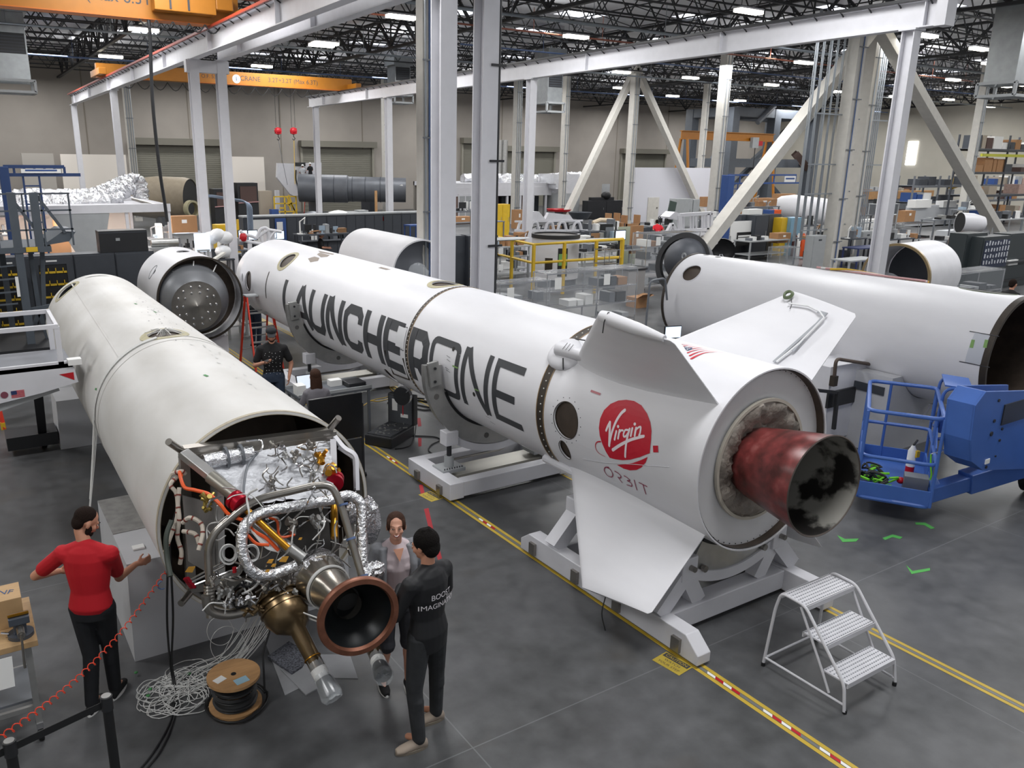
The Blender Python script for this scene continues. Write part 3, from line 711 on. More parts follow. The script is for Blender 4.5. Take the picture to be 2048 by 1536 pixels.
MB().lathe([(0,.01),(0,.28)],NA+nax*.05,nax,40).b('injector_face',HOLE,nz)
MB().lathe([(-.08,.28),(-.08,.315),(.07,.315),(.07,.29)],NA,nax,60).b('throat_clamp',mat('cadmium_yellow_metal','7d7448',.4,.7,var=.2,scale=20),nz)
m=MB()
for i in range(36):
 a=R_(i*10);u=nax.normalized().orthogonal();q=Mx.Rotation(a,3,nax)@u;m.ell(NA+nax.normalized()*.03+q*.32,(.008,.008,.008),6)
m.b('clamp_bolts',ALU,nz);MB().cyl(NA+V((0,0,.31)),NA+V((0,0,.37)),.015,8).b('red_cap',RED,nz)
def fin(ang,nm,extra=None):
 e=V((math.cos(R_(ang)),0,math.sin(R_(ang))));tn=V((-math.sin(R_(ang)),0,math.cos(R_(ang))));K=14
 st=[(.84,6.62,4.57,.34),(.9,6.55,4.57,.22),(.97,6.46,4.57,.165),(1.2,6.21,4.57,.14),(1.5,5.88,4.57,.11),(1.8,5.55,4.57,.09),(1.9,5.44,4.57,.08),(1.94,5.4,4.6,.05)]
 prof=[(0,0),(.015,.3),(.05,.52),(.12,.75),(.25,.95),(.4,1),(.6,.85),(.8,.5),(1,.06)]
 vs=[];loop=[(t,h)for t,h in prof]+[(t,-h)for t,h in prof[::-1][:-1]];n=len(loop)
 for r,ya,yb,th in st:
  for t,h in loop:
   y=ya+(yb-ya)*t;vs.append(MC.A(y)+e*(r-.14*t*max(0,r-.9)/1.04)+tn*(h*th/2))
 fs=[tuple(range(n)),tuple((len(st)-1)*n+i for i in range(n))]
 for j in range(len(st)-1):
  for i in range(n):fs.append((j*n+i,j*n+(i+1)%n,(j+1)*n+(i+1)%n,(j+1)*n+i))
 o=MB().add(vs,fs).b('fin',WHITE,rk,smooth=50);lab(o,nm)if nm else None;return e,tn,o
e,tn,fa=fin(135,'upper left fin, its tip edge thick and rounded')
P1=MC.A(5.36)+e*1.93;P2=MC.A(4.66)+e*1.81
MB().tube([P1,P1+(P2-P1)*.12,P1+(P2-P1)*.6,P2],[.05,.062,.055,.03],14).b('tip_bead',WHITE,fa)
m=MB();q=P1+(P2-P1)*.15;m.tube([q+V((.05,0,.05)),q+V((-.03,0,.06)),q+V((-.07,0,-.02)),q+V((-.08,0,-.12))],.005,5);m.b('tie_string',BLACK,fa)
e,tn,fb=fin(45,'upper right fin carrying grey taped conduits and a green-rimmed port')
def onfin(px,py):
 d=ray(px,py);n=tn;C=MC.A(5);O=V((0,0,CAMH));t=(C-O).dot(n)/d.dot(n);return O+d*t+(n*.075 if(V((0,0,CAMH))-C).dot(n)>0 else-n*.075)
g=lambda x,y:onfin(1000+x*.3662,550+y*.3662)
sgn=1 if(V((0,0,CAMH))-MC.A(5)).dot(tn)>0 else-1
tp=mat('grey_tape','9b9ea3',.5)
MB().tube([g(1590,180),g(1700,195),g(1760,225),g(1785,260),g(1650,400),g(1525,500)],.012,6).b('taped_conduit',mat('white_tube','d9dadc',.4),fb)
m=MB()
for a,b_ in(((1795,235),(1615,440)),((1775,265),(1510,500)),((1750,225),(1800,240))):m.bar(g(*a),g(*b_),.03,.01,up=tn)
m.b('tape_strip',tp,fb,smooth=0)
q=g(1590,135);MB().lathe([(0,.03),(.02,.03),(.03,.045),(0,.06)],q-tn*sgn*.0,tn*sgn,24).b('green_rimmed_port',mat('green_rim','5d6b4d',.5),fb)
MB().tube([g(1605,155),g(1608,185),g(1598,210)],.004,5).b('hanging_wire',BLACK,fb)
fin(225,'lower left fin reaching down over the cradle beam');fin(315,None)
q=MC.A(5.1)+V((math.cos(R_(225)),0,math.sin(R_(225))))*1.89
tag(MB().tube(smoothpath([q,q+V((-.05,-.02,-.15)),q+V((-.02,-.05,-.33))]),.006,5).b('hanging_strap',BLACK),'thin black tie hanging from the lower left fin tip','strap')
m=MB();c0=MC.P(6.72,134.7);tg=V((-math.sin(R_(134.7)),0,math.cos(R_(134.7))));nn=V((math.cos(R_(134.7)),0,math.sin(R_(134.7))))
rot=Mx((V((0,1,0)),tg,nn)).transposed()
bl=MB().ell(c0,(.26,.21,.09),24,rot).b('blister_fairing',PAINT,rk)
MB().tube([c0+nn*.08+V((0,.05,0)),c0+nn*.07+V((0,-.4,.02))],[.085,.06],14).b('blister_nozzle',PAINT,bl)
MB().tube([c0+tg*.2+V((0,-.16,0))+nn*.03,c0+nn*.1+V((0,-.12,0))+tg*.1],.008,5).tube([c0-tg*.2+nn*.03,c0-tg*.22+V((0,-.2,0))+nn*.03,c0-tg*.12+V((0,-.36,0))+nn*.05],.008,5).b('retaining_strap',BLACK,bl)
for k in range(3):MB().bar(c0+nn*.165+V((0,-.1-.05*k,0))+tg*.03,c0+nn*.163+V((0,-.1-.05*k,0))-tg*.06,.004,.004).b('fairing_print',TEXTK,bl)
MB().tube([MC.P(7.0,226,.93),MC.P(6.2,226,.93)],.05,10).b('raceway',PAINT,rk)
MB().tube([onsk for onsk in[MC.P(*MC.hit(*LG(x,y)),.906)for x,y in((-100,960),(200,1010),(600,1035),(1110,1075))]],.003,5).b('taut_string',PAINT,rk)
def cradle(y,y0,y1,label,full=True):
 t=thing('rocket_cradle',label,'cradle',(6.2,(y0+y1)/2,0));c=MC
 fr=MB().bx(5.14,5.36,y0,y1,.04,.27).bx(7.0,7.2,y0,y1,.04,.27).bx(5.36,7.0,y0,y0+.17,.06,.27).bx(5.36,7.0,y1-.17,y1,.06,.27)
 fr.b('base_frame',PAINT,t,smooth=0,bevel=.008)
 MB().bx(5.3,7.1,(y0+y1)/2-.18,(y0+y1)/2+.2,.12,.19).b('slide_plate',mat('slide_plate','b5b2a8',.4,.3),t,smooth=0)
 c.ring(y,.09,.93,1.19,96,176,352).b('saddle_plate',ALU,t)
 c.ring(y+.005,.12,.905,.94,96,200,340).b('saddle_pad',BLACK,t)
 for a in(182,348):
  k=MB();k.box(c.P(y-.07,a,1.06),(.16,.05,.34),Mx.Rotation(R_(-8 if a<200 else 8),3,'Y'));k.b('clamp_plate',ALU,t,smooth=0,bevel=.008)
  b=MB();
  for dz in(-.1,.08):b.cyl(c.P(y-.11,a,1.06)+V((0,0,dz)),c.P(y-.09,a,1.06)+V((0,0,dz)),.02,8)
  b.b('clamp_bolts',BLACKM,t)
 c.ring(y,.12,1.2,1.3,96,228,312).b('rocker_arc',PAINT,t)
 for s,a in((-1,232),(1,308)):
  q=c.P(y,a,1.26);x=q.x
  MB().box((x,y,q.z),(.2,.18,.2)).b('lug_block',PAINT,t,smooth=0,bevel=.01)
  MB().cyl((x,y,.3),(x,y,q.z-.08),.035,10).b('jack_screw',BLACKM,t)
  jb=MB().box((x,y,.27),(.36,.3,.05)).cyl((x,y,.28),(x,y,.45),.07,12).b('jack_base',LTGREY,t)
  m=MB()
  for i in range(8):m.cyl((x-.14+.04*i,y-.12,.29),(x-.14+.04*i,y-.12,.315),.009,6)
  m.b('jack_bolts',TEXTK,jb)
 MB().cyl((5.5,y,.38),(6.3,y,.38),.018,8).cyl((6.3,y,.38),(6.95,y+.1,.5),.018,8).b('drive_shaft',STEEL,t)
 for yy in(y0+.25,y1-.3):
  w=MB();w.box((5.12,yy,.12),(.05,.1,.12));w.b('roller_bracket',STEEL,t,smooth=0)
 m=MB()
 for i in range(3):m.cyl(c.P(y-.05,200+i*60,1.07),c.P(y-.045,200+i*60,1.07),.04,14)
 m.b('lightening_hole',mat('hole_grey','5b5a58',.5),t)
 return t
cradle(9.0,8.45,9.62,'white cradle with silver saddle plate under the middle of the lettered rocket')
cradle(14.3,13.85,15.4,'far white cradle under the forward end of the lettered rocket, behind the capped man')
t=thing('rocket_cradle','nearest white cradle with A-shaped posts under the finned tail of the lettered rocket','cradle',(6.2,5.5,0))
for x0,x1 in((5.17,5.34),(7.0,7.17)):
 poly=[(x0,4.2,.03),(x0,4.2,.13),(x0,4.36,.27),(x0,6.75,.27),(x0,6.9,.16),(x0,6.9,.03)]
 MB().prism(poly,(x1-x0,0,0)).b('runner_beam',PAINT,t,smooth=0,bevel=.008)
for y in(4.68,6.3):MB().bx(5.34,7.0,y,y+.2,.05,.26).b('cross_beam',PAINT,t,smooth=0,bevel=.008)
for y in(4.78,6.35):
 MC.ring(y,.09,.93,1.2,96,240,300).b('saddle_plate',ALU,t);MC.ring(y,.11,.905,.935,96,240,300).b('saddle_pad',BLACK,t)
 MC.ring(y,.13,1.2,1.31,96,238,302).b('rocker_arc',PAINT,t)
 for s in(-1,1):
  bx_=MC.A(y).x+s*.66;MB().box((bx_,y,.68),(.2,.2,.24)).b('lug_block',PAINT,t,smooth=0,bevel=.012)
  MB().bar((bx_-s*.0,y,.62),(bx_+s*.33,y,.27),.17,.17,up=(0,1,0)).bar((bx_,y,.62),(bx_-s*.22,y,.25),.17,.12,up=(0,1,0)).b('a_post',PAINT,t,smooth=0)
  k=MB().cyl((bx_,y-.16,.7),(bx_,y+.12,.7),.028,10).cyl((bx_-s*.22,y-.1,.62),(bx_-s*.22,y-.06,.62),.035,12);k.b('lock_pin',STEEL,t)
for y in(4.45,5.25,5.9,6.65):
 MB().box((5.155,y,.13),(.04,.1,.14)).b('roller_bracket',STEEL,t,smooth=0)
def tape(name,x0,x1,y0,y1,m,label,cat='floor tape',z=.002):return tag(MB().bx(x0,x1,y0,y1,0.0005,z).b(name,m,smooth=0),label,cat)
TY=mat('floor_tape_yellow','c6a83a',.5,var=.12,scale=6)
for i,(xa,lb)in enumerate(((5.16,'left track'),(7.07,'right track'))):
 for k,(dx,side)in enumerate(((0,'outer'),(.085,'inner'))):
  sd=('left-hand' if k==0 else 'right-hand')
  tape('floor_tape',xa+dx,xa+dx+.04,1.5,24,TY,'worn yellow floor stripe, %s one along the %s under the cradles'%(sd,lb))
 tape('floor_rail',xa+.045,xa+.08,1.5,24,mat('floor_rail_grey','7f8080',.4,.3),'flat grey rail strip between the yellow stripes of the %s'%lb,'floor rail')
RW={0:RED,1:PAPER}
t0=None
for j,yy in enumerate((3.75,3.15,2.62,7.5,10.1,5.15)):
 t=thing('hazard_tape','short red and white dashed tape piece on the left floor track','floor tape',(5.22,yy,0),'red and white dashes on the floor track')
 for k in range(4):MB().prism([(5.207+a,yy+k*.09+b,.0025)for a,b in((0,0),(.03,.02),(.03,.11),(0,.09))],(0,0,.001)).b('dash',RW[k%2],t,smooth=0)
def floorquad(name,pts,m,label,cat,z=.002):
 P=[PZ(*p,z)for p in pts];return tag(MB().prism([(p.x,p.y,.0005)for p in P],(0,0,z)).b(name,m,smooth=0),label,cat)
for i,(pts,lb)in enumerate((([(848,1018),(857,1016),(868,1064),(860,1067)],'red floor tape dash nearest the woman with dark hair'),([(866,1085),(875,1084),(885,1120),(877,1124)],'lowest red floor tape dash beside the man in the black jacket'),([(838,970),(845,969),(851,992),(843,994)],'small red floor tape dash just left of the far caution label'),([(834,836),(841,836),(843,852),(836,853)],'upper red floor tape dash beyond the open tool case'),([(836,876),(843,876),(843,892),(837,893)],'red floor tape dash beside the open tool case'))):
 floorquad('floor_tape',pts,mat('red_floor_tape','a8242e',.6),lb,'floor tape')
def caution(px,py,label,rz,s=1.):
 P=PZ(px,py);t=thing('caution_label',label,'floor label',(P.x,P.y,0));c,sn=math.cos(rz),math.sin(rz)
 ux=V((c,sn,0));uy=V((-sn,c,0));w,h=.15*s,.105*s
 q=[P+ux*a*w+uy*b*h for a,b in((-1,-1),(1,-1),(1,1),(-1,1))];MB().prism([(p.x,p.y,.001)for p in q],(0,0,.002)).b('sheet',mat('caution_yellow','b9a23e',.5),t,smooth=0)
 q=[P+ux*a*w*.9+uy*b for a,b in((-1,.03*s),(1,.03*s),(1,.09*s),(-1,.09*s))];MB().prism([(p.x,p.y,.003)for p in q],(0,0,.001)).b('header_bar',TEXTK,t,smooth=0)
 text_mesh('header_text','CAUTION',.052*s,MATS['caution_yellow'],t,planeplace((P.x,P.y,.004)+uy*0 if False else V((P.x,P.y,.004))+uy*.06*s,ux,uy,.0005))
 for k,wd in enumerate(('WATCH','YOUR STEP')):text_mesh('label_text',wd,.045*s,TEXTK,t,planeplace(V((P.x,P.y,.003))-uy*(.005+.055*k)*s,ux,uy,.0005))
caution(1345,1327,'yellow caution label on the floor by the end of the nearest cradle runner',R_(-83))
caution(862,993,'yellow caution label on the floor by the corner of the middle cradle',R_(-83))
for i,pts in enumerate(([(1674,1070),(1690,1078),(1718,1077),(1712,1083),(1685,1084)],[(1765,1076),(1785,1069),(1805,1074),(1800,1078),(1785,1074),(1770,1080)],[(1830,1045),(1850,1045),(1870,1056),(1862,1058),(1848,1050),(1832,1049)],[(1812,1130),(1825,1142),(1860,1136),(1860,1141),(1823,1148)])):
 floorquad('floor_mark',pts,mat('green_floor_paint','4fa84e',.6),'bright green corner mark painted on the floor, %s'%('nearest the red nozzle','middle one of the upper row','farthest one towards the blue lift','lowest one, above the white step stool')[i],'floor mark')
LC=Cyl(1.874,.012,1.51)
lr=thing('rocket','unpainted off-white rocket stage at the left with an exposed engine bay full of pipes','rocket',LC.A(10)-V((0,0,.8)))
m=LC.shell(6.14,15.46,.02).b('tank_shell',WHITE2,lr);cut(m,[hcut(LC,9.72,92,.2,.19),hcut(LC,15.05,128,.22,.2),hcut(LC,15.2,92,.06,.2)])
LC.annulus(9.72,92,.2,.19,.09).b('hatch_rim',BEIGEP,lr);LC.annulus(15.05,128,.22,.2,.06).b('hatch_rim',BEIGEP,lr)
MB().lathe([(0,0),(0,.88)],LC.A(15.4),V((.012,1,0)),64).b('forward_bulkhead',MATS['bulkhead'],lr)
MB().lathe([(0,0),(.25,.5),(.4,.87)],LC.A(7.4),V((.012,1,0)),64).b('aft_dome',mat('aft_dome','7a6f64',.7,var=.2),lr)
MB().lathe([(0,.872),(8,.872)],LC.A(6.3),V((.012,1,0)),64).b('inner_liner',MATS['liner_bronze'],lr)
LC.ring(9.5,.03,.9,.906).b('weld_ridge',mat('ridge_grey','b5b3b0',.5),lr);LC.ring(9.3,.012,.9,.904).b('weld_ridge',MATS['ridge_grey'],lr)
LC.ring(6.16,.04,.875,.905).b('rim_edge',mat('rim_tan','b3a994',.6,var=.2,scale=20),lr)
LC.patch([(15.3,118),(9.6,128),(9.6,129.5),(15.3,119.5)],.004).b('raised_strip',WHITE2,lr,smooth=0)
m=MB();r3=random.Random(5)
for i in range(70):
 y=r3.uniform(6.9,14.2);a=76+r3.gauss(0,5)+(y-7)*.6
 if abs(y-9.72)<.34:continue
 d=r3.uniform(.02,.09);madd(m,LC.patch([(y,a),(y-d,a+r3.uniform(-1.5,1.5)),(y-d,a+1.2),(y,a+.7)],.003))
m.b('tape_scraps',mat('sensor_tape','c4c4c2',.5),lr,smooth=0)
m=MB()
for i in range(55):
 y=r3.uniform(9.1,12.4);a=80+r3.gauss(0,7)
 if abs(y-9.72)<.3:continue
 d=r3.uniform(.01,.05);madd(m,LC.patch([(y,a),(y-d,a+r3.uniform(-1,1)),(y-d,a+.5),(y,a+.25)],.0035))
m.b('pen_marks',mat('pen_grey','5f6266',.6),lr,smooth=0)
m=MB()
for y,a in((12.0,87),(11.3,79),(9.75,158),(7.6,96)):madd(m,LC.patch([(y,a),(y-.08,a-1),(y-.09,a+.6),(y,a+1.5)],.004))
m.b('green_marks',mat('marker_green','3f8a4a',.6),lr,smooth=0)
ct=LC.P(9.72,92,.93)
for i in range(9):
 q=LC.P(9.72+.22*math.cos(i*.7),92+13*math.sin(i*.7+.5),.92);MB().tube(smoothpath([ct+V((.02*i-.08,0,-.15)),ct+V((.01*i-.04,0,.02)),q],4),.005,5).b('sensor_wire',CABLEW,lr)
for k in range(7):
 pts=[LC.P(9.55-.01*k,100+(70+3*k)*j/8,.915)for j in range(9)]+[LC.P(9.5,172+3*k,.95)+V((-.04*k,-.12*k,-.4-.06*k))]
 MB().tube(smoothpath(pts,3),.006,5).b('sensor_wire',CABLEW,lr)
def E(x,y,Y):return PY(300+x*.2734,800+y*.2734,Y)
fr=MB()
TL,TR,BLc,BRc=E(245,370,6.1),E(1325,228,6.1),E(300,1370,6.1),V((2.5,6.1,.85))
BLc.z=max(BLc.z,.85)
fr.bar(TL,TR,.09,.06).bar(TL+V((0,-.03,-.05)),TR+V((0,-.03,-.05)),.05,.05);fr.b('frame_beam',STEEL,lr,smooth=0)
for a,b in((TL,BLc),(TR,BRc),(BLc,BRc)):MB().bar(a,b,.07,.07).b('frame_beam',STEEL,lr,smooth=0)
for a,b in(((230,370),(135,305)),((1320,205),(1380,130)),((290,1415),(225,1490))):MB().cyl(E(*a,6.05),E(*b,5.95),.028,14).b('lifting_stub',STEEL,lr)
MB().bar(E(240,385,6.0),E(520,610,5.75),.1,.05).b('diagonal_beam',ALU,lr,smooth=0,bevel=.005)
MB().cyl(E(440,560,5.8),E(620,700,5.6),.05,16).b('actuator_body',mat('actuator_grey','8e8b82',.4,.5),lr)
for(x,y,Y),(x2,y2)in(((640,745,5.5),(730,820)),((1352,590,5.75),(1345,650))):
 A=E(x,y,Y);d=(E(x2,y2,Y-.12)-A).normalized();MB().lathe([(-.045,.0),(-.045,.074),(-.012,.074),(-.012,.066),(.012,.066),(.012,.074),(.045,.074),(.045,.04),(.05,0)],A,d,24).b('red_anodised_flange',REDM,lr)
MB().cyl(E(690,790,5.45),E(1010,1085,5.2),.026,14).b('gold_actuator_rod',GOLD,lr);MB().cyl(E(1345,660,5.7),E(1350,1010,5.4),.03,14).b('gold_actuator_rod',GOLD,lr)
MB().cyl(E(740,870,5.6),E(1120,1160,5.35),.045,14).b('thrust_strut',ALU,lr)
MB().bar(E(1340,290,6.0),E(1350,640,5.8),.05,.05).b('white_post',PAINT,lr,smooth=0)
m=MB().tube(fillet([E(1350,270,6.05),E(1420,360,5.95),E(1505,400,5.9),E(1512,660,5.8)],.06),.026,4).tube([E(1380,345,6),E(1500,425,5.9)],.02,8);m.b('white_side_frame',PAINT,lr)
A,B,C_,D_=E(290,415,6.08),E(1320,262,6.08),E(1345,700,5.62),E(720,760,5.62)
N_=26;vs=[];
for j in range(N_+1):
 for i in range(N_+1):
  u,v=i/N_,j/N_;p=(A*(1-u)+B*u)*(1-v)+(D_*(1-u)+C_*u)*v
  vs.append(p+V((r3.uniform(-.006,.006),r3.uniform(-.006,.006),r3.uniform(-.008,.008))))
MB().add(vs,[(j*(N_+1)+i,j*(N_+1)+i+1,(j+1)*(N_+1)+i+1,(j+1)*(N_+1)+i)for j in range(N_)for i in range(N_)]).b('foil_deck',mat('white_foil','cfd1d6',.45,.15,bump=.7,bscale=25),lr,smooth=60)
k=MB().cyl(E(395,455,5.98),E(750,385,5.98),.06,20).b('foil_bottle',FOIL,lr)
for x,y in((560,420),(668,400)):MB().tube([E(x,y,5.98)+V((0,.075*math.sin(t),.075*math.cos(t)))for t in[i*.5 for i in range(-7,7)]],.014,4).b('bottle_strap',GREYS,k)
MB().tube(smoothpath([E(750,385,5.95),E(810,370,5.9),E(825,310,5.95),E(790,292,6),E(700,300,6)],5),.008,6).b('bottle_line',CHROME,k)
MB().tube(smoothpath([E(790,385,5.95),E(720,470,5.85),E(690,600,5.72),E(685,700,5.6)],5),.01,6).b('grey_line',GREYS,lr)
def pipe(name,pts,r,m_,fil=.12,n=14):return MB().tube(fillet([E(*p)for p in pts],fil,7),r,n).b(name,m_,lr)
p=pipe('exhaust_duct_pipe',[(1550,1290,4.95),(1395,760,5.25),(1330,625,5.32),(1210,625,5.36),(745,735,5.42),(420,1010,5.45),(435,1330,5.4),(440,1590,5.35)],.029,STEEL,.13)
MB().lathe([(i*.012,.036+.006*(i%2))for i in range(13)],E(433,1350,5.39),E(437,1500,5.37)-E(433,1350,5.39),18).b('bellows',STEEL,p)
for x,y,Y in((1415,765,5.22),(1470,1015,5.08),(1560,1285,4.94)):MB().lathe([(-.008,.03),(-.008,.037),(.008,.037),(.008,.03)],E(x,y,Y),E(1550,1290,4.95)-E(1395,760,5.25),18).b('blue_tape_band',MATS['blue_pipe'],p)
MB().tube(fillet([PY(412,1190,5.36),PY(415,1222,5.35),PY(450,1232,5.35),PY(500,1222,5.35)],.08,6),.034,14).b('elbow_pipe',STEEL,lr)
MB().cyl(PY(488,1226,5.35),PY(512,1220,5.35),.042,14).b('pipe_coupling',STEEL,lr)
pipe('foil_wrapped_pipe',[(1600,1300,5.15),(1560,1250,5.2),(1545,740,5.45),(1450,690,5.5),(1340,730,5.45),(800,820,5.38),(668,930,5.32),(672,1130,5.25),(740,1262,5.2),(860,1292,5.2),(1060,1215,5.25)],.042,FOIL,.13)
vs=[];fs=[];n=18
c0=E(1600,880,5.6)
def crumple(c,rx,ry,rz,name,m_,par,seed=1,amp=.14,n=20):
 q=random.Random(seed);k=MB().ell(c,(rx,ry,rz),n);k.v=[tuple(V(c)+(V(v)-V(c))*(1+q.uniform(-amp,amp)))for v in k.v];return k.b(name,m_,par,smooth=30,clean=True)
crumple(c0,.09,.1,.2,'foil_bundle',FOIL,lr,4);crumple(E(1640,1240,5.2),.09,.07,.06,'foil_bundle',FOIL,lr,6,.2);crumple(E(1480,820,5.6),.05,.05,.09,'foil_bundle',FOIL,lr,9,.2)
def fitting(x,y,Y,s=.05,m_=GOLD,seed=0):
 q=random.Random(seed);c=E(x,y,Y);k=MB()
 for i in range(7):
  d=V((q.uniform(-1,1),q.uniform(-1,1),q.uniform(-1,1))).normalized();k.cyl(c,c+d*s*q.uniform(.7,1.6),s*q.uniform(.25,.5),10)
 k.ell(c,(s*.6,)*3,10);return k.b('valve_fitting',m_,lr)
BR=mat('brass_fitting','9a8748',.35,.8)
fitting(1250,420,5.85,.06,GOLD,1);fitting(1310,500,5.8,.07,GOLD,2);fitting(1360,530,5.8,.04,GOLD,3);fitting(430,735,5.6,.05,BR,4);fitting(400,790,5.6,.035,BR,5)
fitting(1060,400,5.9,.04,STEEL,6);fitting(1180,330,5.95,.045,STEEL,7);fitting(890,600,5.7,.045,STEEL,8);fitting(1050,900,5.45,.06,STEEL,9);fitting(1200,880,5.5,.06,ALU,10);fitting(560,1380,5.4,.05,STEEL,11)
for i in range(14):fitting(450+(i*137)%620,1330+(i*61)%230,5.35-.02*(i%5),.035,(STEEL,ALU,CHROME,BRONZE)[i%4],20+i)
for i in range(10):fitting(900+(i*97)%420,330+(i*71)%330,5.85-.02*(i%5),.028,(STEEL,ALU,CHROME)[i%3],60+i)
def cab(name,pts,r,m_,n=7):return MB().tube(smoothpath([E(*p)for p in pts],6),r,n).b(name,m_,lr)
cab('orange_cable',[(230,560,5.9),(215,530,5.9),(250,635,5.8),(330,660,5.7),(430,690,5.6),(510,760,5.5),(580,840,5.45),(700,890,5.4),(760,960,5.35),(850,1010,5.3),(940,1100,5.25)],.014,ORANGE)
cab('orange_cable',[(710,985,5.35),(780,1050,5.3),(870,1060,5.28)],.012,ORANGE);cab('orange_cable',[(870,860,5.5),(930,890,5.45),(950,1000,5.4),(1060,985,5.4)],.01,ORANGE)
for i in range(9):cab('white_cable_bundle',[(700+8*i,900+6*i,5.4),(760+12*i,980+4*i,5.33),(850+9*i,1080-3*i,5.28),(940,1110+i,5.25)],.008,CABLEW,5)
HARN=mat('sleeved_harness','c9bfb2',.7,var=.1)
for i,pts in enumerate(([(200,560,6.0),(150,620,5.95),(195,690,5.9),(200,850,5.85),(150,1000,5.8),(110,1110,5.8)],[(215,640,5.9),(205,760,5.85),(215,870,5.8),(200,1000,5.8),(230,1110,5.75),(220,1200,5.75)],[(240,900,5.7),(290,860,5.65),(370,900,5.6),(385,980,5.55),(355,1100,5.5)],[(240,960,5.75),(330,980,5.65),(360,1050,5.6)],[(160,540,6.0),(230,520,5.95),(260,540,5.95)])):
 o=cab('wire_harness',pts,.016,HARN)
 q=smoothpath([E(*p)for p in pts],5);k=MB()
 for j in range(2,len(q)-2,4):k.cyl(q[j],q[j]+(q[j+1]-q[j]).normalized()*.012,.0185,8)
 k.b('harness_ties',mat('tie_brown','7d3b30',.6),o)
cab('dark_harness',[(160,880,5.8),(120,1000,5.75),(125,1150,5.7),(150,1290,5.6)],.02,mat('dark_green_sleeve','3b423c',.6))
for c,rr,Y in(((575,1130),55,5.35),((580,1120),42,5.36),((745,1120),45,5.3)):
 for k in range(4):cab('coiled_wire',[(c[0]+(rr+3*k)*math.cos(t),c[1]+(rr+3*k)*1.15*math.sin(t),Y-.01*k)for t in[2*math.pi*j/9 for j in range(10)]],.005,CABLEW,5)
tang=random.Random(12)
def region(u,v):return(430+950*u+120*v,700+620*v)
for i in range(56):
 u,v=tang.random(),tang.random();x,y=region(u,v);Y=tang.uniform(5.25,5.75);pts=[(x,y,Y)]
 a=tang.uniform(0,6.28)
 for k in range(tang.randint(2,4)):
  a+=tang.uniform(-1.2,1.2);s_=tang.uniform(40,130);x+=math.cos(a)*s_;y+=math.sin(a)*s_;Y+=tang.uniform(-.08,.08);x=min(max(x,420),1500);y=min(max(y,640),1500);pts.append((x,y,Y))
 cab('instrument_wire',pts,tang.choice((.004,.005,.006,.008)),tang.choice((CABLEW,CABLEW,CHROME,ALU,STEEL)),5)
for i in range(34):
 x,y=tang.uniform(820,1330),tang.uniform(280,700);Y=6.05-.45*(y-280)/420-.04;pts=[(x,y,Y)];a=tang.choice((0,1.57,.8,2.4))+tang.uniform(-.3,.3)
 for k in range(3):
  a+=tang.choice((-1.2,1.2,.4));s_=tang.uniform(25,80);x+=math.cos(a)*s_;y+=math.sin(a)*s_;pts.append((min(max(x,760),1420),min(max(y,250),760),Y-.02*k))
 cab('tubing_line',pts,tang.choice((.004,.006,.007)),tang.choice((CHROME,STEEL,ALU)),5)
for i in range(26):
 x,y=tang.uniform(540,900),tang.uniform(1280,1520);Y=tang.uniform(5.2,5.5);pts=[(x,y,Y)];a=tang.uniform(0,6.28)
 for k in range(3):
  a+=tang.uniform(-1.4,1.4);s_=tang.uniform(30,80);x+=math.cos(a)*s_;y+=math.sin(a)*s_;pts.append((x,y,Y+tang.uniform(-.05,.05)))
 cab('hose_line',pts,tang.choice((.005,.007,.01)),tang.choice((CABLEW,CHROME,STEEL,BLACK)),5)
for a,b in(((470,1230),(520,1190)),((300,1310),(530,1190)),((310,1330),(545,1215)),((330,1350),(640,1230))):MB().cyl(E(*a,5.6),E(*b,5.5),.008,6).b('control_rod',CHROME,lr)
MB().bar(E(480,1330,5.7),E(660,1240,5.6),.09,.03).b('lower_plate',ALU,lr,smooth=0);MB().bar(E(490,640,5.9),E(500,1250,5.8),.05,.2).b('inner_panel',ALU,lr,smooth=0)
vs=[E(240,700,5.95),E(470,760,5.9),E(480,1300,5.75),E(280,1180,5.8)];MB().prism(vs,(0,.02,0)).b('bay_side_panel',mat('dull_metal_panel','8a8784',.45,.5,var=.2),lr,smooth=0)
MB().prism([E(700,860,5.85),E(1300,760,5.85),E(1330,1150,5.7),E(760,1260,5.7)],(0,.02,0)).b('bay_back_panel',mat('dark_bay_panel','4a4846',.5,.4,var=.3),lr,smooth=0)
TAG=mat('yellow_tag','d9a03c',.7)
for(x,y),s_,Y in(((295,1240),38,5.6),((980,1165),36,5.2),((880,1180),26,5.2),((905,1210),20,5.18),((860,1250),18,5.16),((1100,1015),15,5.25),((650,1240),0,5.3)):
 if s_:MB().prism([E(x-s_,y+s_*.5,Y),E(x-s_*.3,y-s_*.5,Y),E(x+s_,y-s_*.6,Y),E(x+s_*.4,y+s_*.6,Y)],(0,.003,0)).b('hanging_tag',TAG,lr,smooth=0)
m=MB()
for i in range(6):m.cyl(E(255+i*9,1310+i*12,5.8),E(280+i*9,1305+i*12,5.75),.014,8)
m.b('red_connectors',REDM,lr)
MB().cyl(E(618,1225,5.32),E(618,1260,5.32),.016,10).b('red_connectors',RED,lr)
NA2=V((2.1,4.7,1.25));nv=V((-.1,-1,0)).normalized();hd=V((2.08,5.42,1.22));ax2=(NA2+V((0,.16,0)))-hd
ch=MB().lathe([(-.06,.0),(-.06,.12),(-.03,.185),(0,.2),(.04,.2),(.06,.185),(.3,.15),(.5,.105),(.56,.1)],hd,ax2,48).b('combustion_chamber',mat('chamber_metal','b3ada3',.25,.9,var=.12,scale=5),lr)
MB().lathe([(-.06,.17),(-.06,.225),(.03,.225),(.03,.19)],hd,ax2,48).b('foil_collar',FOIL,ch)
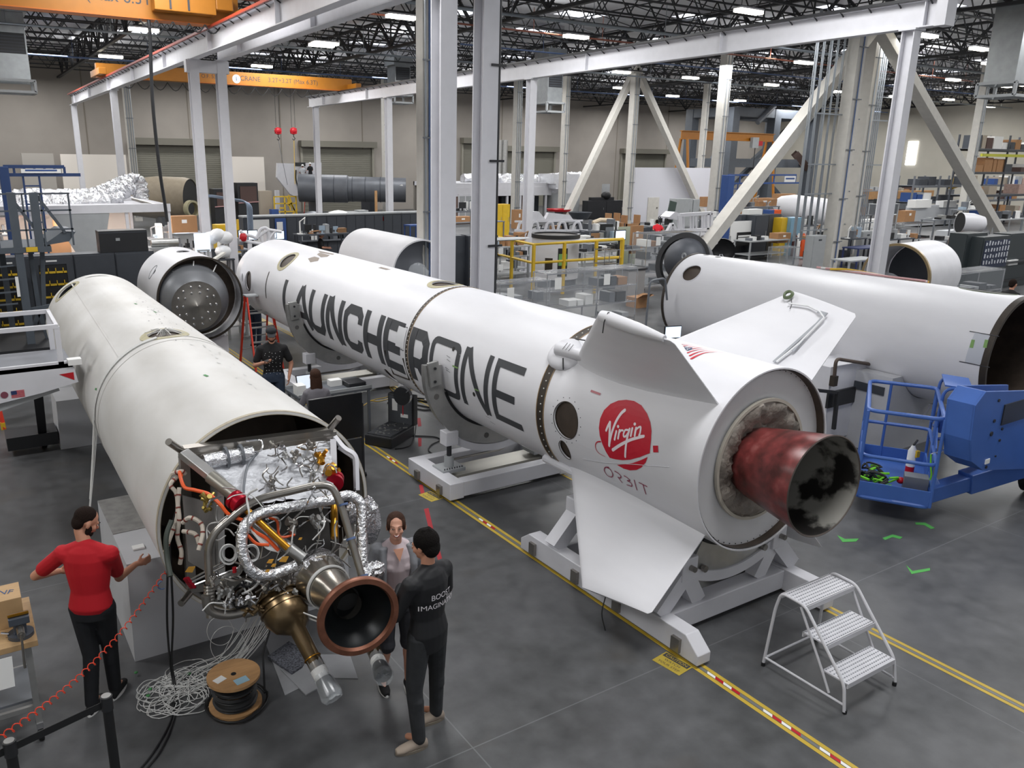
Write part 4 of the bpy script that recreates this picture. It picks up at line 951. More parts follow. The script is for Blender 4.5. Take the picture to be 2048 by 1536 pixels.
MB().lathe([(.19,.172),(.19,.18),(.215,.178),(.215,.168)],hd,ax2,48).b('wrapped_band',CABLEW,ch)
for i in range(6):
 a=i*.35-.3;u=ax2.normalized().orthogonal();q=Mx.Rotation(a,3,ax2.normalized())@u
 MB().tube(smoothpath([hd+q*.21,hd+ax2.normalized()*.2+q*.19,hd+ax2.normalized()*.42+q*.15],3),.006,5).b('sensor_line',CABLEW,ch)
crumple(hd+V((-.02,.02,.14)),.15,.1,.07,'foil_cap',FOIL,ch,15,.15)
nz=MB().lathe([(-.28,.1),(-.2,.14),(-.1,.21),(-.04,.262),(0,.285)],NA2,nv,64).b('nozzle_bell',mat('nozzle_dark_metal','5e564d',.35,.8,var=.2,scale=8),lr)
MB().lathe([(-.28,.09),(-.2,.13),(-.1,.2),(-.04,.245),(0,.255)],NA2,nv,64).b('nozzle_inner_wall',mat('soot_black','1d2022',.35,.2,var=.4,scale=5),nz)
MB().lathe([(-.035,.25),(-.035,.3),(.0,.308),(.02,.3),(.022,.262),(-.005,.25)],NA2,nv,72).b('nozzle_lip',mat('copper_brown_lip','8a5b48',.4,.6,var=.2,scale=14),nz)
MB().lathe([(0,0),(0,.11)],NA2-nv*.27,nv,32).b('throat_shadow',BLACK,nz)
def seg(pts,rs,name,m_,par,n=28):return MB().tube(pts,rs,n).b(name,m_,par,smooth=50)
b0=PY(552,1195,5.4);b1=PY(585,1240,5.25);b2=PY(597,1262,5.16);b3=PY(640,1345,4.88)
d=(b3-b2).normalized()
seg([b0-d*.08,b0-d*.06,b0,b0+d*.14,b1,b1+(b2-b1)*.6,b2,b3],[.02,.11,.15,.165,.155,.105,.062,.056],'turbine_exhaust',BRONZE,lr)
for f in(0,.05,.1):MB().lathe([(-.006,.15),(-.006,.168+f*.03),(.006,.168+f*.03),(.006,.15)],b0+d*f,d,36).b('exhaust_band',BRONZE,lr)
MB().lathe([(-.004,.05),(-.004,.066),(.004,.066)],b3-d*.12,d,24).b('exhaust_band',GOLD,lr)
def bag(a,dd,r,name='plastic_bag'):
 L=.19;q=random.Random(3);k=MB().lathe([(-.12,r*.85),(-.05,r*1.0),(.0,r*.9),(.06,r*1.15),(L,r*1.3),(L+.03,r*1.1),(L+.01,r*.4),(L-.01,0)],a,dd,26)
 k.v=[tuple(V(v)+V((q.uniform(-.006,.006),)*3))for v in k.v];o=k.b(name,GLASSY,lr,smooth=20)
 MB().lathe([(-.04,r*.8),(-.03,r*.98),(.03,r*.98),(.05,r*.8)],a,dd,24).b('white_tape_wrap',PAPER,o)
 MB().lathe([(.05,r*.95),(.07,r*1.04),(L-.02,r*1.16),(L,r*.5),(L-.02,0)],a,dd,24).b('black_cover',mat('glossy_black_film','15161a',.12),o);return o
bag(b3,d,.062)
c0_=PY(742,1285,5.3);c1_=PY(757,1325,5.0);d2=(c1_-c0_).normalized()
seg([c0_-d2*.15,c0_,c1_],[.05,.06,.055],'turbine_exhaust',BRONZE,lr);bag(c1_,d2,.062)
def saddle_box(x0,x1,y0,y1,zt,c,label,slant=.0):
 pts=[(x0,0),(x0+slant,zt)]
 xc=c.A(y0).x;rr=c.R+.012;h=zt-c.z0
 xa=xc-math.sqrt(max(0,rr*rr-h*h));a0=math.atan2(h,xa-xc);a0=a0+2*math.pi if a0<0 else a0;a1=3*math.pi-a0
 for i in range(17):a=a0+(a1-a0)*i/16;pts.append((xc+rr*math.cos(a),c.z0+rr*math.sin(a)))
 pts+=[(x1-slant,zt),(x1,0)]
 t=thing('saddle_stand',label,'stand',((x0+x1)/2,(y0+y1)/2,0))
 body=MB();n=len(pts);vs=[V((x,y0,z))for x,z in pts]+[V((x,y1,z))for x,z in pts]
 half=n//2
 fs=[]
 for o in(0,n):
  b=len(vs);k=[(p[0],0)for p in pts];vs+=[V((x,y0 if o==0 else y1,0))for x,z in k]
  for i in range(n-1):fs.append((b+i,b+i+1,o+i+1,o+i))
 for i in range(n-1):fs.append((i,i+1,n+i+1,n+i))
 body.add(vs,fs);body.b('box_body',mat('stand_white','bfc0c4',.5,var=.04),t,smooth=0)
 return t
t=saddle_box(.88,3.0,6.92,8.5,.97,LC,'big white saddle stand under the engine end of the left rocket',.02)
MB().bx(.9,1.2,7.6,8.5,.972,.976).b('scuffed_top_sheet',mat('scuffed_steel_sheet','9b9a98',.4,.3,var=.25,scale=10),t,smooth=0)
MB().bx(1.0,1.1,7.15,7.23,.975,.99).b('folded_wipe',PAPER,t);
saddle_box(.98,3.05,13.3,14.1,.78,LC,'white saddle stand under the far end of the left rocket beyond the access platform',.02)
RC=Cyl(13.0,0,1.7)
rr_=thing('rocket','long plain white rocket stage at the right behind the fins, open near end','rocket',RC.A(8)-V((0,0,.8)))
m=RC.shell(5.4,11.6).b('tank_shell',WHITE,rr_);y1,a1=RC.hit(1383,545);y2,a2=RC.hit(1990,604)
cut(m,[hcut(RC,y1,a1,.2,.19),hcut(RC,6.0,88,.4,.13)])
RC.annulus(y1,a1,.2,.19,.02).b('hatch_rim',PAINT,rr_);RC.annulus(6.0,88,.4,.13,.012).b('hatch_rim',mat('green_primer_edge','6c7a56',.6),rr_)
for q in((1412,510),(1436,514)):
 y,a=RC.hit(*q);RC.oval(y,a,.07,.035,.004).b('small_slot',HOLE,rr_)
RC.ring(5.44,.09,.86,.903).b('end_flange',SEAM,rr_);RC.ring(11.62,.06,.88,.912).b('end_flange',SEAM,rr_)
MB().lathe([(0,.872),(6,.872)],RC.A(5.5),V((0,1,0)),64).b('inner_liner',MATS['liner_bronze'],rr_)
MB().lathe([(0,0),(-.2,.4),(0,.87)],RC.A(7.6),V((0,1,0)),48).b('inner_dome',HOLE,rr_);MB().lathe([(0,0),(0,.87)],RC.A(11.2),V((0,1,0)),48).b('forward_bulkhead',MATS['bulkhead'],rr_)
pts=[RC.hit(1400+x*.3164,450+y*.3164)for x,y in((1740,680),(1835,700),(1775,880),(1675,865))]
RC.patch(pts,.006).b('access_panel',mat('panel_grey','bcc0c8',.4),rr_)
for dx in(0,85):
 pts=[RC.hit(1400+(x+dx)*.3164,450+y*.3164)for x,y in((1718,725),(1740,728),(1728,778),(1705,775))];RC.patch(pts,.009).b('green_tape',MATS['green_tape'],rr_,smooth=0)
m=MB()
for(a,b)in(((1705,672),(1890,705)),((1640,862),(1830,900))):
 P_,Q_=RC.hit(1400+a[0]*.3164,450+a[1]*.3164),RC.hit(1400+b[0]*.3164,450+b[1]*.3164);m.tube([RC.P(P_[0]+(Q_[0]-P_[0])*i/6,P_[1]+(Q_[1]-P_[1])*i/6,.903)for i in range(7)],.006,5)
m.b('panel_seam',TEXTK,rr_)
for k in range(6):MB().tube(smoothpath([RC.P(5.5+.3*k,200-14*k,.84),RC.P(5.6+.2*k,215,.6),RC.P(5.55,250+8*k,.75)],5),.012,6).b('inner_cable',(BLACK,CABLEW,GREYS)[k%3],rr_)
t=saddle_box(11.95,14.05,6.6,7.9,1.25,RC,'white saddle stand under the plain right rocket, behind the blue basket',.0)
MB().bx(11.93,11.95,6.7,7.8,.95,1.08).b('dark_trim_band',DKGREY,t,smooth=0)
saddle_box(12.1,13.9,10.1,10.7,.95,RC,'white saddle stand under the far end of the plain right rocket',.0)
for i,(c1,mm)in enumerate(((-.02,mat('pink_hose','c89a9a',.5)),(.02,CABLEW),(.05,MATS['pink_hose']),(.08,YELLOW))):
 tag(MB().tube(smoothpath([RC.P(8.9-.1*i,86+i,.93),RC.P(8.3,82,.925+.01*i),RC.P(7.6,84-2*i,.925),RC.P(7.0,80-2*i,.93)],6),.018,7).b('hose',mm),('pink hose lying on top of the plain right rocket','white hose lying on the plain right rocket beside the pink ones','second pink hose on the plain right rocket, nearer its hatch','yellow hose end on top of the plain right rocket')[i],'hose')
SC=Cyl(4.15,.01,1.5)
t=thing('rocket_section','short white rocket section with a steel-plated tank poking out, left of the red ladder','rocket section',(4.3,18.3,0))
m=SC.shell(17.4,19.6).b('section_shell',WHITE,t);cut(m,[hcut(SC,18.6,92,.22,.14),hcut(SC,18.3,145,.06,.06)])
SC.ring(17.42,.05,.87,.905).b('rim_ring',SEAM,t);SC.annulus(18.45,146,.12,.16,.015).b('hatch_outline',GREYS,t)
MB().lathe([(0,.87),(.01,.6),(.02,.0)],SC.A(17.9),V((0,1,0)),48).b('inner_bulkhead',MATS['liner_bronze'],t)
MB().lathe([(.6,.68),(.3,.74),(.05,.7),(-.15,.6),(-.3,.42),(-.32,0)],V((4.2,17.3,1.5)),V((0,1,0)),48).b('tank_dome',mat('tank_grey','77797d',.4,.3),t)
dk=MB().lathe([(0,0),(0,.5),(-.05,.51),(-.05,.17),(-.12,.0)],V((4.1,16.95,1.45)),V((0,1,0)),48).b('steel_disc',STEEL,t)
m=MB()
for ring_,nn in((.4,14),(.28,10)):
 for i in range(nn):
  a=2*math.pi*i/nn;m.ell(V((4.1+ring_*math.cos(a),16.89,1.45+ring_*math.sin(a))),(.03,.02,.03),8)
m.b('disc_bolts',CHROME,dk)
for k in range(4):MB().tube(smoothpath([SC.P(17.5,60+35*k,.8),V((4.2+.3*math.cos(k+1),17.15,1.5+.3*math.sin(k+1))),V((4.1+.45*math.cos(k+1),16.95,1.5+.45*math.sin(k+1)))],4),.012,6).b('wire',CABLEW,t)
MB().bx(3.8,4.9,17.6,19.4,.12,.62).b('stand_body',PAINT,t,smooth=0,bevel=.02)
for x,y in((3.9,17.7),(4.8,17.7),(4.8,19.3)):MB().cyl((x-.03,y,.07),(x+.03,y,.07),.07,14).b('caster',BLACK,t)
t=thing('fairing_ring','white open fairing shell with a large oval cut-out right of the steel disc','fairing',(5.6,20.5,0))
P_=PY(468,545,20.5);FC=Cyl(P_.x+.15,.05,1.3,.9)
m=FC.shell(19.8,21.4,.03).b('shell',WHITE,t);cut(m,[hcut(FC,20.5,150,.42,.34)])
MB().lathe([(0,0),(0,.86)],FC.A(21.3),V((0,1,0)),40).b('back_plate',YELLOW,t)
a,b,c_=PY(372,518,19.0),PY(452,560,18.4),PY(448,506,19.6)
t2=thing('lifting_arm','crossed cream lifting bars bolted above the white fairing shell','fixture',(a+b)/2)
MB().bar(a,b,.09,.06).b('bar',CREAM,t2,smooth=0,bevel=.01);MB().bar(PY(412,530,18.9),c_,.09,.06).b('bar',CREAM,t2,smooth=0,bevel=.01);MB().bar(PY(405,525,18.9),PY(415,552,18.8),.25,.05).b('centre_plate',ALU,t2,smooth=0)
MB().cyl(PY(415,552,18.8),(PY(415,552,18.8).x,18.8,.62),.04,10).b('post',GREYS,t2)
P_=PZ(845,545,1.35);Q_=PZ(752,525,1.35)
HC=Cyl(P_.x-.05*P_.y,.05,1.35,.92)
t=thing('fairing_section','white half shell section lying behind the lettered rocket by the middle columns','rocket section',(P_.x,P_.y,0))
vs=[];k=30;y0_,y1_=P_.y,P_.y+4.2
HC.shell(y0_,y1_,.04).b('shell',WHITE,t)
MB().lathe([(0,0),(.1,.5),(.02,.87)],HC.A(y0_+.35),V((.05,1,0)),40).b('grey_dome',mat('tank_grey2','6d7076',.5,.2),t)
m=MB()
for i in range(9):madd(m,HC.patch([(y0_+.2+i*.4,172),(y0_+.48+i*.4,172),(y0_+.48+i*.4,184),(y0_+.2+i*.4,184)],.01))
m.b('edge_fittings',DKGREY,t,smooth=0)
crumple(HC.A(y0_+.1)+V((-.1,0,-.1)),.35,.1,.35,'plastic_wrap',GLASSY,t,31,.12);MB().bx(HC.x0+.05*y0_-.7,HC.x0+.05*y0_+.7,y0_+.4,y1_-.3,0,.5).b('stand_body',DKGREY,t,smooth=0)
A=PD(1785,583,22);B=PD(1868,547,23.4);A.z=B.z=1.46;d=(B-A).normalized()
t=thing('rocket_section','short white barrel section with a gold rim lying behind the plain right rocket','rocket section',(A.x,A.y,0))
ln=2.0;MB().lathe([(0,.86),(0,.9),(ln,.9),(ln,.86),(0,.86)],A,d,64).b('barrel',WHITE,t)
MB().lathe([(-.02,.85),(-.02,.915),(.05,.915),(.05,.85)],A,d,64).b('gold_rim',mat('rim_gold','a08d6a',.35,.7),t)
MB().lathe([(0,0),(0,.85)],A+d*1.5,d,32).b('inner_bulkhead',DKGREY,t);MB().lathe([(0,0),(-.1,.3),(0,.45)],A+V((-.3,0,-.3)),d,24).b('dark_dome',DKGREY,t)
MB().box(V((A.x,A.y,.36))+d*1.1,(1.0,1.4,.72)).b('stand_body',DKGREY,t,smooth=0)
A=PD(600,408,61);A.z=2.3;B=PD(812,410,61.5);B.z=2.2;d=(B-A);Lg=d.length
t=thing('tank_section','long dark grey tank on supports in front of the second roll-up door','rocket section',((A.x+B.x)/2,A.y,0))
gm=mat('graphite_tank','62656b',.45,.2,var=.15,scale=1.5)
MB().lathe([(0,.95),(0,1.02),(Lg*.05,1.02),(Lg*.45,1.02),(Lg*.46,.93),(Lg,.9),(Lg,.85)],A,d,48).b('tank',gm,t)
for f in(.2,.33,.46,.5,.62,.76):MB().lathe([(-.03,.9),(-.03,1.035 if f<.45 else .95),(.03,1.035 if f<.45 else .95),(.03,.9)],A+d*f,d,48).b('band',DKGREY,t)
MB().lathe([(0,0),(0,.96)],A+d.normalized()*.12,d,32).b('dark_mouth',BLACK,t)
MB().bx(A.x+1,A.x+1.5,A.y-.8,A.y+.8,0,1.5).bx(B.x-1.6,B.x-1.1,A.y-.8,A.y+.8,0,1.5).b('support',DKGREY,t,smooth=0)
MB().prism([A+d*.885+V((0,-.93,.35)),A+d*.91+V((0,-.95,.45)),A+d*.935+V((0,-.93,.1)),A+d*.91+V((0,-.95,.05))],(0,-.01,0)).b('square_port',PAPER,t,smooth=0)
A=PD(385,428,52);t=thing('fuselage_section','tan cone section with a dark open mouth beyond the clean booth','rocket section',(A.x,A.y,0));A.z=1.9
MB().lathe([(0,1.2),(.4,1.3),(2.2,1.35),(4.5,1.1)],A,V((-.75,.6,0)),40).b('shell',mat('tan_composite','9b8f7c',.6,var=.1),t)
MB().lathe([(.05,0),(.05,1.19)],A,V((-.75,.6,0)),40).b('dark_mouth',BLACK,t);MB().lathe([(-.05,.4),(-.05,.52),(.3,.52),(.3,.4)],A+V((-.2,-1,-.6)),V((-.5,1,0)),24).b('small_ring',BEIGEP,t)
MB().bx(A.x-2,A.x,A.y-.3,A.y+1.5,0,.75).b('support',DKGREY,t,smooth=0)
SKIN=mat('skin_light','c08a70',.55,var=.05,scale=8);SKIN2=mat('skin_warm','cf9a82',.5,var=.05,scale=8)
HAIRD=mat('dark_brown_hair','241a16',.9,bump=.6,bscale=120,spec=.15);HAIRB=mat('brown_hair','3f2a20',.8,bump=.6,bscale=120,spec=.2)
JEANK=mat('black_jeans','15171c',.85,var=.15,scale=20);JEANG=mat('grey_black_jeans','2c2e31',.85,var=.25,scale=14);DENIM=mat('blue_denim','333f52',.85,var=.2,scale=14)
REDT=mat('red_tshirt','b50a1c',.8,var=.06);BLKT=mat('black_tshirt','141416',.85);JACK=mat('black_jacket','141519',.6,var=.2,scale=6)
def remesh(mb,name,m,par,vox,sm=3,smooth=180):
 o=mb.b(name,m,par,smooth=0)
 r=o.modifiers.new('r','REMESH');r.mode='VOXEL';r.voxel_size=vox;r.use_smooth_shade=True
 s=o.modifiers.new('s','SMOOTH');s.iterations=sm;s.factor=.5
 to_object_mesh(o);o.data.materials.clear();o.data.materials.append(m);o.data.shade_smooth();return o
def rc(mb,p,r1,q,r2,n=12):
 p=V(p);q=V(q);mb.tube([p,q],[r1,r2],n);mb.ell(p,(r1,)*3,n);mb.ell(q,(r2,)*3,n)
def loft(mb,secs,n=20):
 vs=[]
 for c,a,b in secs:
  for k in range(n):t=2*math.pi*k/n;vs.append(V(c)+V(a)*math.cos(t)+V(b)*math.sin(t))
 fs=[tuple(range(n-1,-1,-1)),tuple((len(secs)-1)*n+k for k in range(n))]
 for i in range(len(secs)-1):
  for k in range(n):fs.append((i*n+k,i*n+(k+1)%n,(i+1)*n+(k+1)%n,(i+1)*n+k))
 mb.add(vs,fs)
def person(foot,yaw,label,P,h=1.75,vox=.009,skin=None,top=None,topname='tshirt',bottom=None,bottomname='trousers',shoes=None,hair=None,hairstyle='short',sleeve='short',female=False,headyaw=0,headpitch=0,legs='long',z=0.,shoesole=None):
 skin=skin or SKIN;s=h/1.75;t=thing('person',label,'person',(foot[0],foot[1],z))
 cy,sy=math.cos(yaw),math.sin(yaw)
 F=V((cy,sy,0));Rt=V((sy,-cy,0));U=V((0,0,1));O=V((foot[0],foot[1],z))
 lean=P.get('lean',0.)
 def L(x,y,zz):return O+(Rt*x+F*y+U*zz)*s
 pel=V(P.get('pelvis',(0,0,.95)));dx,dy,dz=pel.x,pel.y,pel.z-.95
 def T(x,y,zz):
  k=max(0,zz-.95);return L(x+dx+P.get('side',0)*k,y+dy+lean*k,zz+dz-.5*abs(lean)*lean*k)
 sw=(.148 if female else .168)*P.get('broad',1);g=1.0
 sh={i:T(sg*sw,P.get('shy',0)*sg,1.385)for i,sg in(('l',-1),('r',1))}
 hip={i:L(dx+sg*.09,dy,.92+dz)for i,sg in(('l',-1),('r',1))}
 el={i:L(*P['el_'+i])for i in 'lr'};wr={i:L(*P['wr_'+i])for i in 'lr'}
 kn={i:L(*P.get('kn_'+i,((-.1 if i=='l' else .1),.03,.5)))for i in 'lr'};an={i:L(*P.get('an_'+i,((-.11 if i=='l' else .11),-.02,.09)))for i in 'lr'}
 hc=T(0,.03,1.635)+F*P.get('headfwd',0)*s
 hy=yaw+headyaw;hf=V((math.cos(hy),math.sin(hy),0));hr=V((math.sin(hy),-math.cos(hy),0));pr=Mx.Rotation(-headpitch,3,hr);hf=pr@hf;hu=pr@U
 def Hd(x,y,zz):return hc+(hr*x+hf*y+hu*zz)*s
 HR=Mx((hr,hf,hu)).transposed()
 b=MB();e3=lambda c,d,n=16:b.ell(c,tuple(k*s for k in d),n,HR)
 e3(Hd(0,-.01,.03),(.074,.092,.085));e3(Hd(0,.02,-.035),(.058,.07,.075));e3(Hd(0,.05,-.085),(.03,.03,.025));e3(Hd(0,.078,.012),(.045,.02,.016))
 rc(b,Hd(0,.088,.005),.009*s,Hd(0,.106,-.03),.014*s,8);e3(Hd(0,.083,-.058),(.024,.013,.012))
 for sg in(-1,1):e3(Hd(sg*.078,-.005,-.01),(.01,.02,.032),10);e3(Hd(sg*.04,.06,-.03),(.022,.022,.022),10)
 rc(b,Hd(0,-.02,-.07),.05*s,T(0,-.005,1.45),.056*s,14)
 def torso(mb,o,skirt=0.,lo=.86):
  w=1 if not female else .9
  se=[(T(0,0,lo),.155*w+o,.105+o),(T(0,-.01,.95),.165*(1 if not female else 1.02)+o,.112+o),(T(0,0,1.08),(.138 if not female else .115)+o,.098*w+o),(T(0,.005,1.25),.168*w+o,.118*w+o),(T(0,0,1.36),.175*w+o,.112*w+o),(T(0,-.01,1.43),.13*w+o,.085+o),(T(0,-.01,1.475),.062+o,.058+o)]
  loft(mb,[(c,Rt*a*s,(F*1.0)*d*s)for c,a,d in se])
  for i in 'lr':rc(mb,T(0,-.01,1.36),.075*s+o,sh[i],(.06 if not female else .048)*s+o);rc(mb,T(0,-.015,1.47),.045*s+o,sh[i]+(T(0,0,1.4)-sh[i])*.15+U*.01,.046*s+o)
 torso(b,-.008)
 ar=1 if not female else .82
 for i in 'lr':
  rc(b,sh[i],.05*s*ar,el[i],.039*s*ar);rc(b,el[i],.039*s*ar,wr[i],.026*s*ar)
  rc(b,hip[i],.085*s,kn[i],.055*s);rc(b,kn[i],.053*s,an[i],.035*s)
  mid=kn[i]+(an[i]-kn[i])*.3-F*.015;b.ell(mid,(.05*s,.05*s,.1*s),10)
  d=(wr[i]-el[i]).normalized();hd=V(P.get('hd_'+i,(0,0,0)));hd=(Rt*hd.x+F*hd.y+U*hd.z)if hd.length else d;hd.normalize()
  pn=V(P.get('pn_'+i,(1 if i=='l' else-1,0,0)));pn=(Rt*pn.x+F*pn.y+U*pn.z);pn=(pn-hd*pn.dot(hd)).normalized();sd=hd.cross(pn)
  thumb=F if abs(F.dot(sd))>.3 else U;tsg=1 if sd.dot(thumb)>0 else-1;tsd=sd*tsg;cu=P.get('curl_'+i,.5)
  pc=wr[i]+hd*.05*s;M3=Mx((sd,pn,hd)).transposed();b.ell(pc,(.04*s*ar,.016*s,.05*s),12,M3);rc(b,wr[i],.024*s*ar,wr[i]+hd*.03*s,.024*s*ar,10)
  for f in range(4):
   off=(-.03+.02*f);ln=(.062,.075,.078,.07)[f]if tsg<0 else(.07,.078,.075,.062)[f];p0=wr[i]+hd*.088*s+sd*off*s*1.05
   d1=(hd*math.cos(cu*.6)+pn*math.sin(cu*.6));p1=p0+d1*ln*.5*s;d2=(hd*math.cos(cu*1.5)+pn*math.sin(cu*1.5));p2=p1+d2*ln*.32*s;d3=(hd*math.cos(cu*2.2)+pn*math.sin(cu*2.2));p3=p2+d3*ln*.25*s
   for a_,b_,r_ in((p0-d1*.02,p1,.0088),(p1,p2,.0082),(p2,p3,.0075)):rc(b,a_,r_*s,b_,r_*.95*s,8)
  q0=wr[i]+hd*.03*s+tsd*.026*s;q1=q0+(tsd*.7+hd*.6+pn*.4).normalized()*.038*s;q2=q1+(tsd*.2+hd*.85+pn*.5).normalized()*.028*s
  rc(b,q0,.012*s,q1,.0105*s,8);rc(b,q1,.0105*s,q2,.009*s,8)
  if legs!='hidden':rc(b,an[i],.034*s,an[i]+F*.12*s-U*.045*s,.026*s,10)
 body=remesh(b,'body',skin,t,vox)
 wh=mat('eye_white','cfc8c0',.5);ir=mat('eye_dark','2a1c14',.2)
 for sg in(-1,1):
  ey=MB().ell(Hd(sg*.031,.0835,-.003),(.0125*s,.0055*s,.0048*s),10,HR).b('eye',wh,t);MB().ell(Hd(sg*.031,.0885,-.003),(.0055*s,.0028*s,.0046*s),8,HR).b('iris',ir,ey)
  MB().tube([Hd(sg*.016,.098,.019),Hd(sg*.033,.096,.024),Hd(sg*.05,.084,.018)],.0022*s,5).b('eyebrow',hair or HAIRD,t)
 if P.get('smile'):
  ac=lambda w,d,y:[Hd(w*k_/4,y-.012*(k_/4)**2,-.053-d*(1-(k_/4)**2))for k_ in range(-4,5)];mo=MB().tube(ac(.026,.012,.094),[.003,.0055,.007,.0075,.0078,.0075,.007,.0055,.003],8).b('mouth',mat('lips','9a4540',.4),t);MB().tube(ac(.019,.009,.0985),[.002,.0034,.004,.0042,.0042,.0042,.004,.0034,.002],8).b('teeth',PAPER,mo)
 else:MB().ell(Hd(0,.0965,-.06),(.02*s,.004*s,.005*s),12,HR).b('mouth',mat('lips_pale','9c5f52',.5),t)
 k=MB()
 hair=hair or HAIRD
 if hairstyle in('short','buzz','curly'):
  o={'buzz':.0,'short':.008,'curly':.014}[hairstyle];rr=random.Random(2)
  k.ell(Hd(0,-.022,.042),tuple((q+o)*s for q in(.077,.09,.082)),20,HR);k.ell(Hd(0,-.06,-.012),tuple((q+o)*s for q in(.066,.048,.065)),16,HR)
  if hairstyle=='curly':
   for i in range(26):a=rr.uniform(0,6.28);zz=rr.uniform(0,1);k.ell(Hd(.075*math.cos(a)*(1-zz*.6),-.025+.085*math.sin(a)*(1-zz*.6),.05+.075*zz),(.02*s,)*3,8)
  remesh(k,'hair',hair,t,vox,2)
  if P.get('beard'):
   m2=MB();m2.ell(Hd(0,.045,-.082),(.05*s,.045*s,.036*s),14,HR);[m2.ell(Hd(sg*.058,.02,-.05),(.012*s,.03*s,.045*s),10,HR)for sg in(-1,1)];remesh(m2,'beard',hair,t,vox,2)
 elif hairstyle=='tied':
  k.ell(Hd(0,-.022,.04),tuple(q*s for q in(.082,.095,.085)),20,HR);k.ell(Hd(0,-.06,-.03),(.072*s,.05*s,.07*s),16,HR);k.ell(Hd(.03,-.11,-.05),(.04*s,.04*s,.045*s),12,HR)
  for sg in(-1,1):k.ell(Hd(sg*.068,.03,.02),(.016*s,.03*s,.05*s),10,HR)
  remesh(k,'hair',hair,t,vox,2)
 elif hairstyle=='long':
  k.ell(Hd(0,-.022,.04),tuple(q*s for q in(.085,.098,.088)),20,HR)
  loft(k,[(Hd(0,-.04,.05),hr*.085*s,hf*.06*s),(Hd(0,-.06,-.05),hr*.09*s,hf*.055*s),(Hd(0,-.075,-.16),hr*.095*s,hf*.045*s),(Hd(0,-.085,-.27),hr*.085*s,hf*.035*s),(Hd(.01,-.09,-.34),hr*.05*s,hf*.02*s)])
  remesh(k,'hair',hair,t,vox,2)
 if top:
  c=MB();lo=P.get('hem',.88)
  torso(c,.012,lo=lo)
  if female:
   for sg in(-1,1):c.ell(T(sg*.06,.06,1.27),(.068*s,.06*s,.07*s),14)
  for i in 'lr':
   if sleeve=='short':q=sh[i]+(el[i]-sh[i])*.68;rc(c,sh[i],(.066 if not female else .054)*s,q,(.062 if not female else .05)*s)
   else:rc(c,sh[i],.07*s,el[i],.057*s);rc(c,el[i],.057*s,wr[i],.042*s)
  sh_=remesh(c,topname,top,t,vox,3)
 if bottom:
  c=MB();w_=1.02
  loft(c,[(L(dx,dy,.84+dz),Rt*.16*s,F*.12*s),(L(dx,dy,.95+dz),Rt*.172*s,F*.122*s),(T(0,0,1.02),Rt*.155*s,F*.112*s)])
  for i in 'lr':
   rc(c,hip[i],.098*s,kn[i],.069*s)
   if legs=='long':rc(c,kn[i],.067*s,an[i]-U*.0,.054*s);c.ell(kn[i]+(an[i]-kn[i])*.3-F*.012,(.06*s,.06*s,.11*s),10)
   elif legs=='shorts':rc(c,kn[i]+(hip[i]-kn[i])*.1,.075*s,kn[i],.08*s)
  remesh(c,bottomname,bottom,t,vox,2)
 if shoes:
  for i in 'lr':
   ff=F;fy=P.get('toe_'+i,0);ff=Mx.Rotation(fy,3,'Z')@F;rt=V((ff.y,-ff.x,0));g0=an[i].copy();g0.z=max(z,an[i].z-.09*s);c=MB()
   loft(c,[(g0-ff*.07*s+U*.035,rt*.02*s,U*.03),(g0-ff*.05*s+U*.045,rt*.036*s,U*.045),(g0+U*.052,rt*.04*s,U*.052),(g0+ff*.08*s+U*.04,rt*.044*s,U*.04),(g0+ff*.14*s+U*.032,rt*.045*s,U*.03),(g0+ff*.19*s+U*.026,rt*.028*s,U*.02)],16)
   c.ell(g0+U*.08,(.044*s,.044*s,.03*s),12);so=remesh(c,'shoe',shoes,t,max(.006,vox*.8),2)
   n=20;pl=[g0+ff*(.06+.135*math.cos(2*math.pi*k_/n))*s+rt*.046*s*math.sin(2*math.pi*k_/n)for k_ in range(n)]
   MB().prism([(p.x,p.y,g0.z+.001)for p in pl],(0,0,.022)).b('sole',shoesole or PAPER,so)
 t['_x']=0;del t['_x']
 return t,L,T,Hd,(F,Rt,U,s)
f1=PZ(186,1424);f2=PZ(232,1392);fm=(f1+f2)/2
yw=R_(58)
def toloc(w,foot,yaw,s):
 d=V(w)-V((foot[0],foot[1],0));F=V((math.cos(yaw),math.sin(yaw),0));Rt=V((math.sin(yaw),-math.cos(yaw),0));return(d.dot(Rt)/s,d.dot(F)/s,d.z/s)
hgt=1.74;s_=hgt/1.75
a1_=toloc((f1.x,f1.y,.09),fm,yw,s_);a2_=toloc((f2.x,f2.y,.09),fm,yw,s_)
hand=PY(285,1117,6.85)
t,L,T,Hd,FR=person((fm.x,fm.y),yw,'man in a red T-shirt and black jeans seen from behind, reaching to the left rocket',dict(el_r=toloc(PY(238,1155,6.72),fm,yw,s_),wr_r=toloc(PY(272,1128,6.85),fm,yw,s_),hd_r=(.8,.5,.1),el_l=toloc(PY(70,1152,6.75),fm,yw,s_),wr_l=toloc(PY(118,1142,7.0),fm,yw,s_),hd_l=(1,.3,0),pn_l=(0,-1,0),an_l=a1_,an_r=a2_,kn_l=(a1_[0]*.9,a1_[1]*.6+.04,.5),kn_r=(a2_[0]*.9,a2_[1]*.6+.05,.5),beard=True,lean=.04,broad=1.12,hem=.9,curl_r=.8,curl_l=.5,headfwd=.02),h=hgt,vox=.0085,top=REDT,bottom=JEANK,bottomname='jeans',shoes=BLKT,hair=HAIRD,hairstyle='buzz',headyaw=R_(-48),headpitch=R_(28))
f1=PZ(838,1496);f2=PZ(872,1440);fm=(f1+f2)/2;yw=R_(108);hgt=1.76;s_=hgt/1.75
a1_=toloc((f1.x,f1.y,.09),fm,yw,s_);a2_=toloc((f2.x,f2.y,.09),fm,yw,s_)
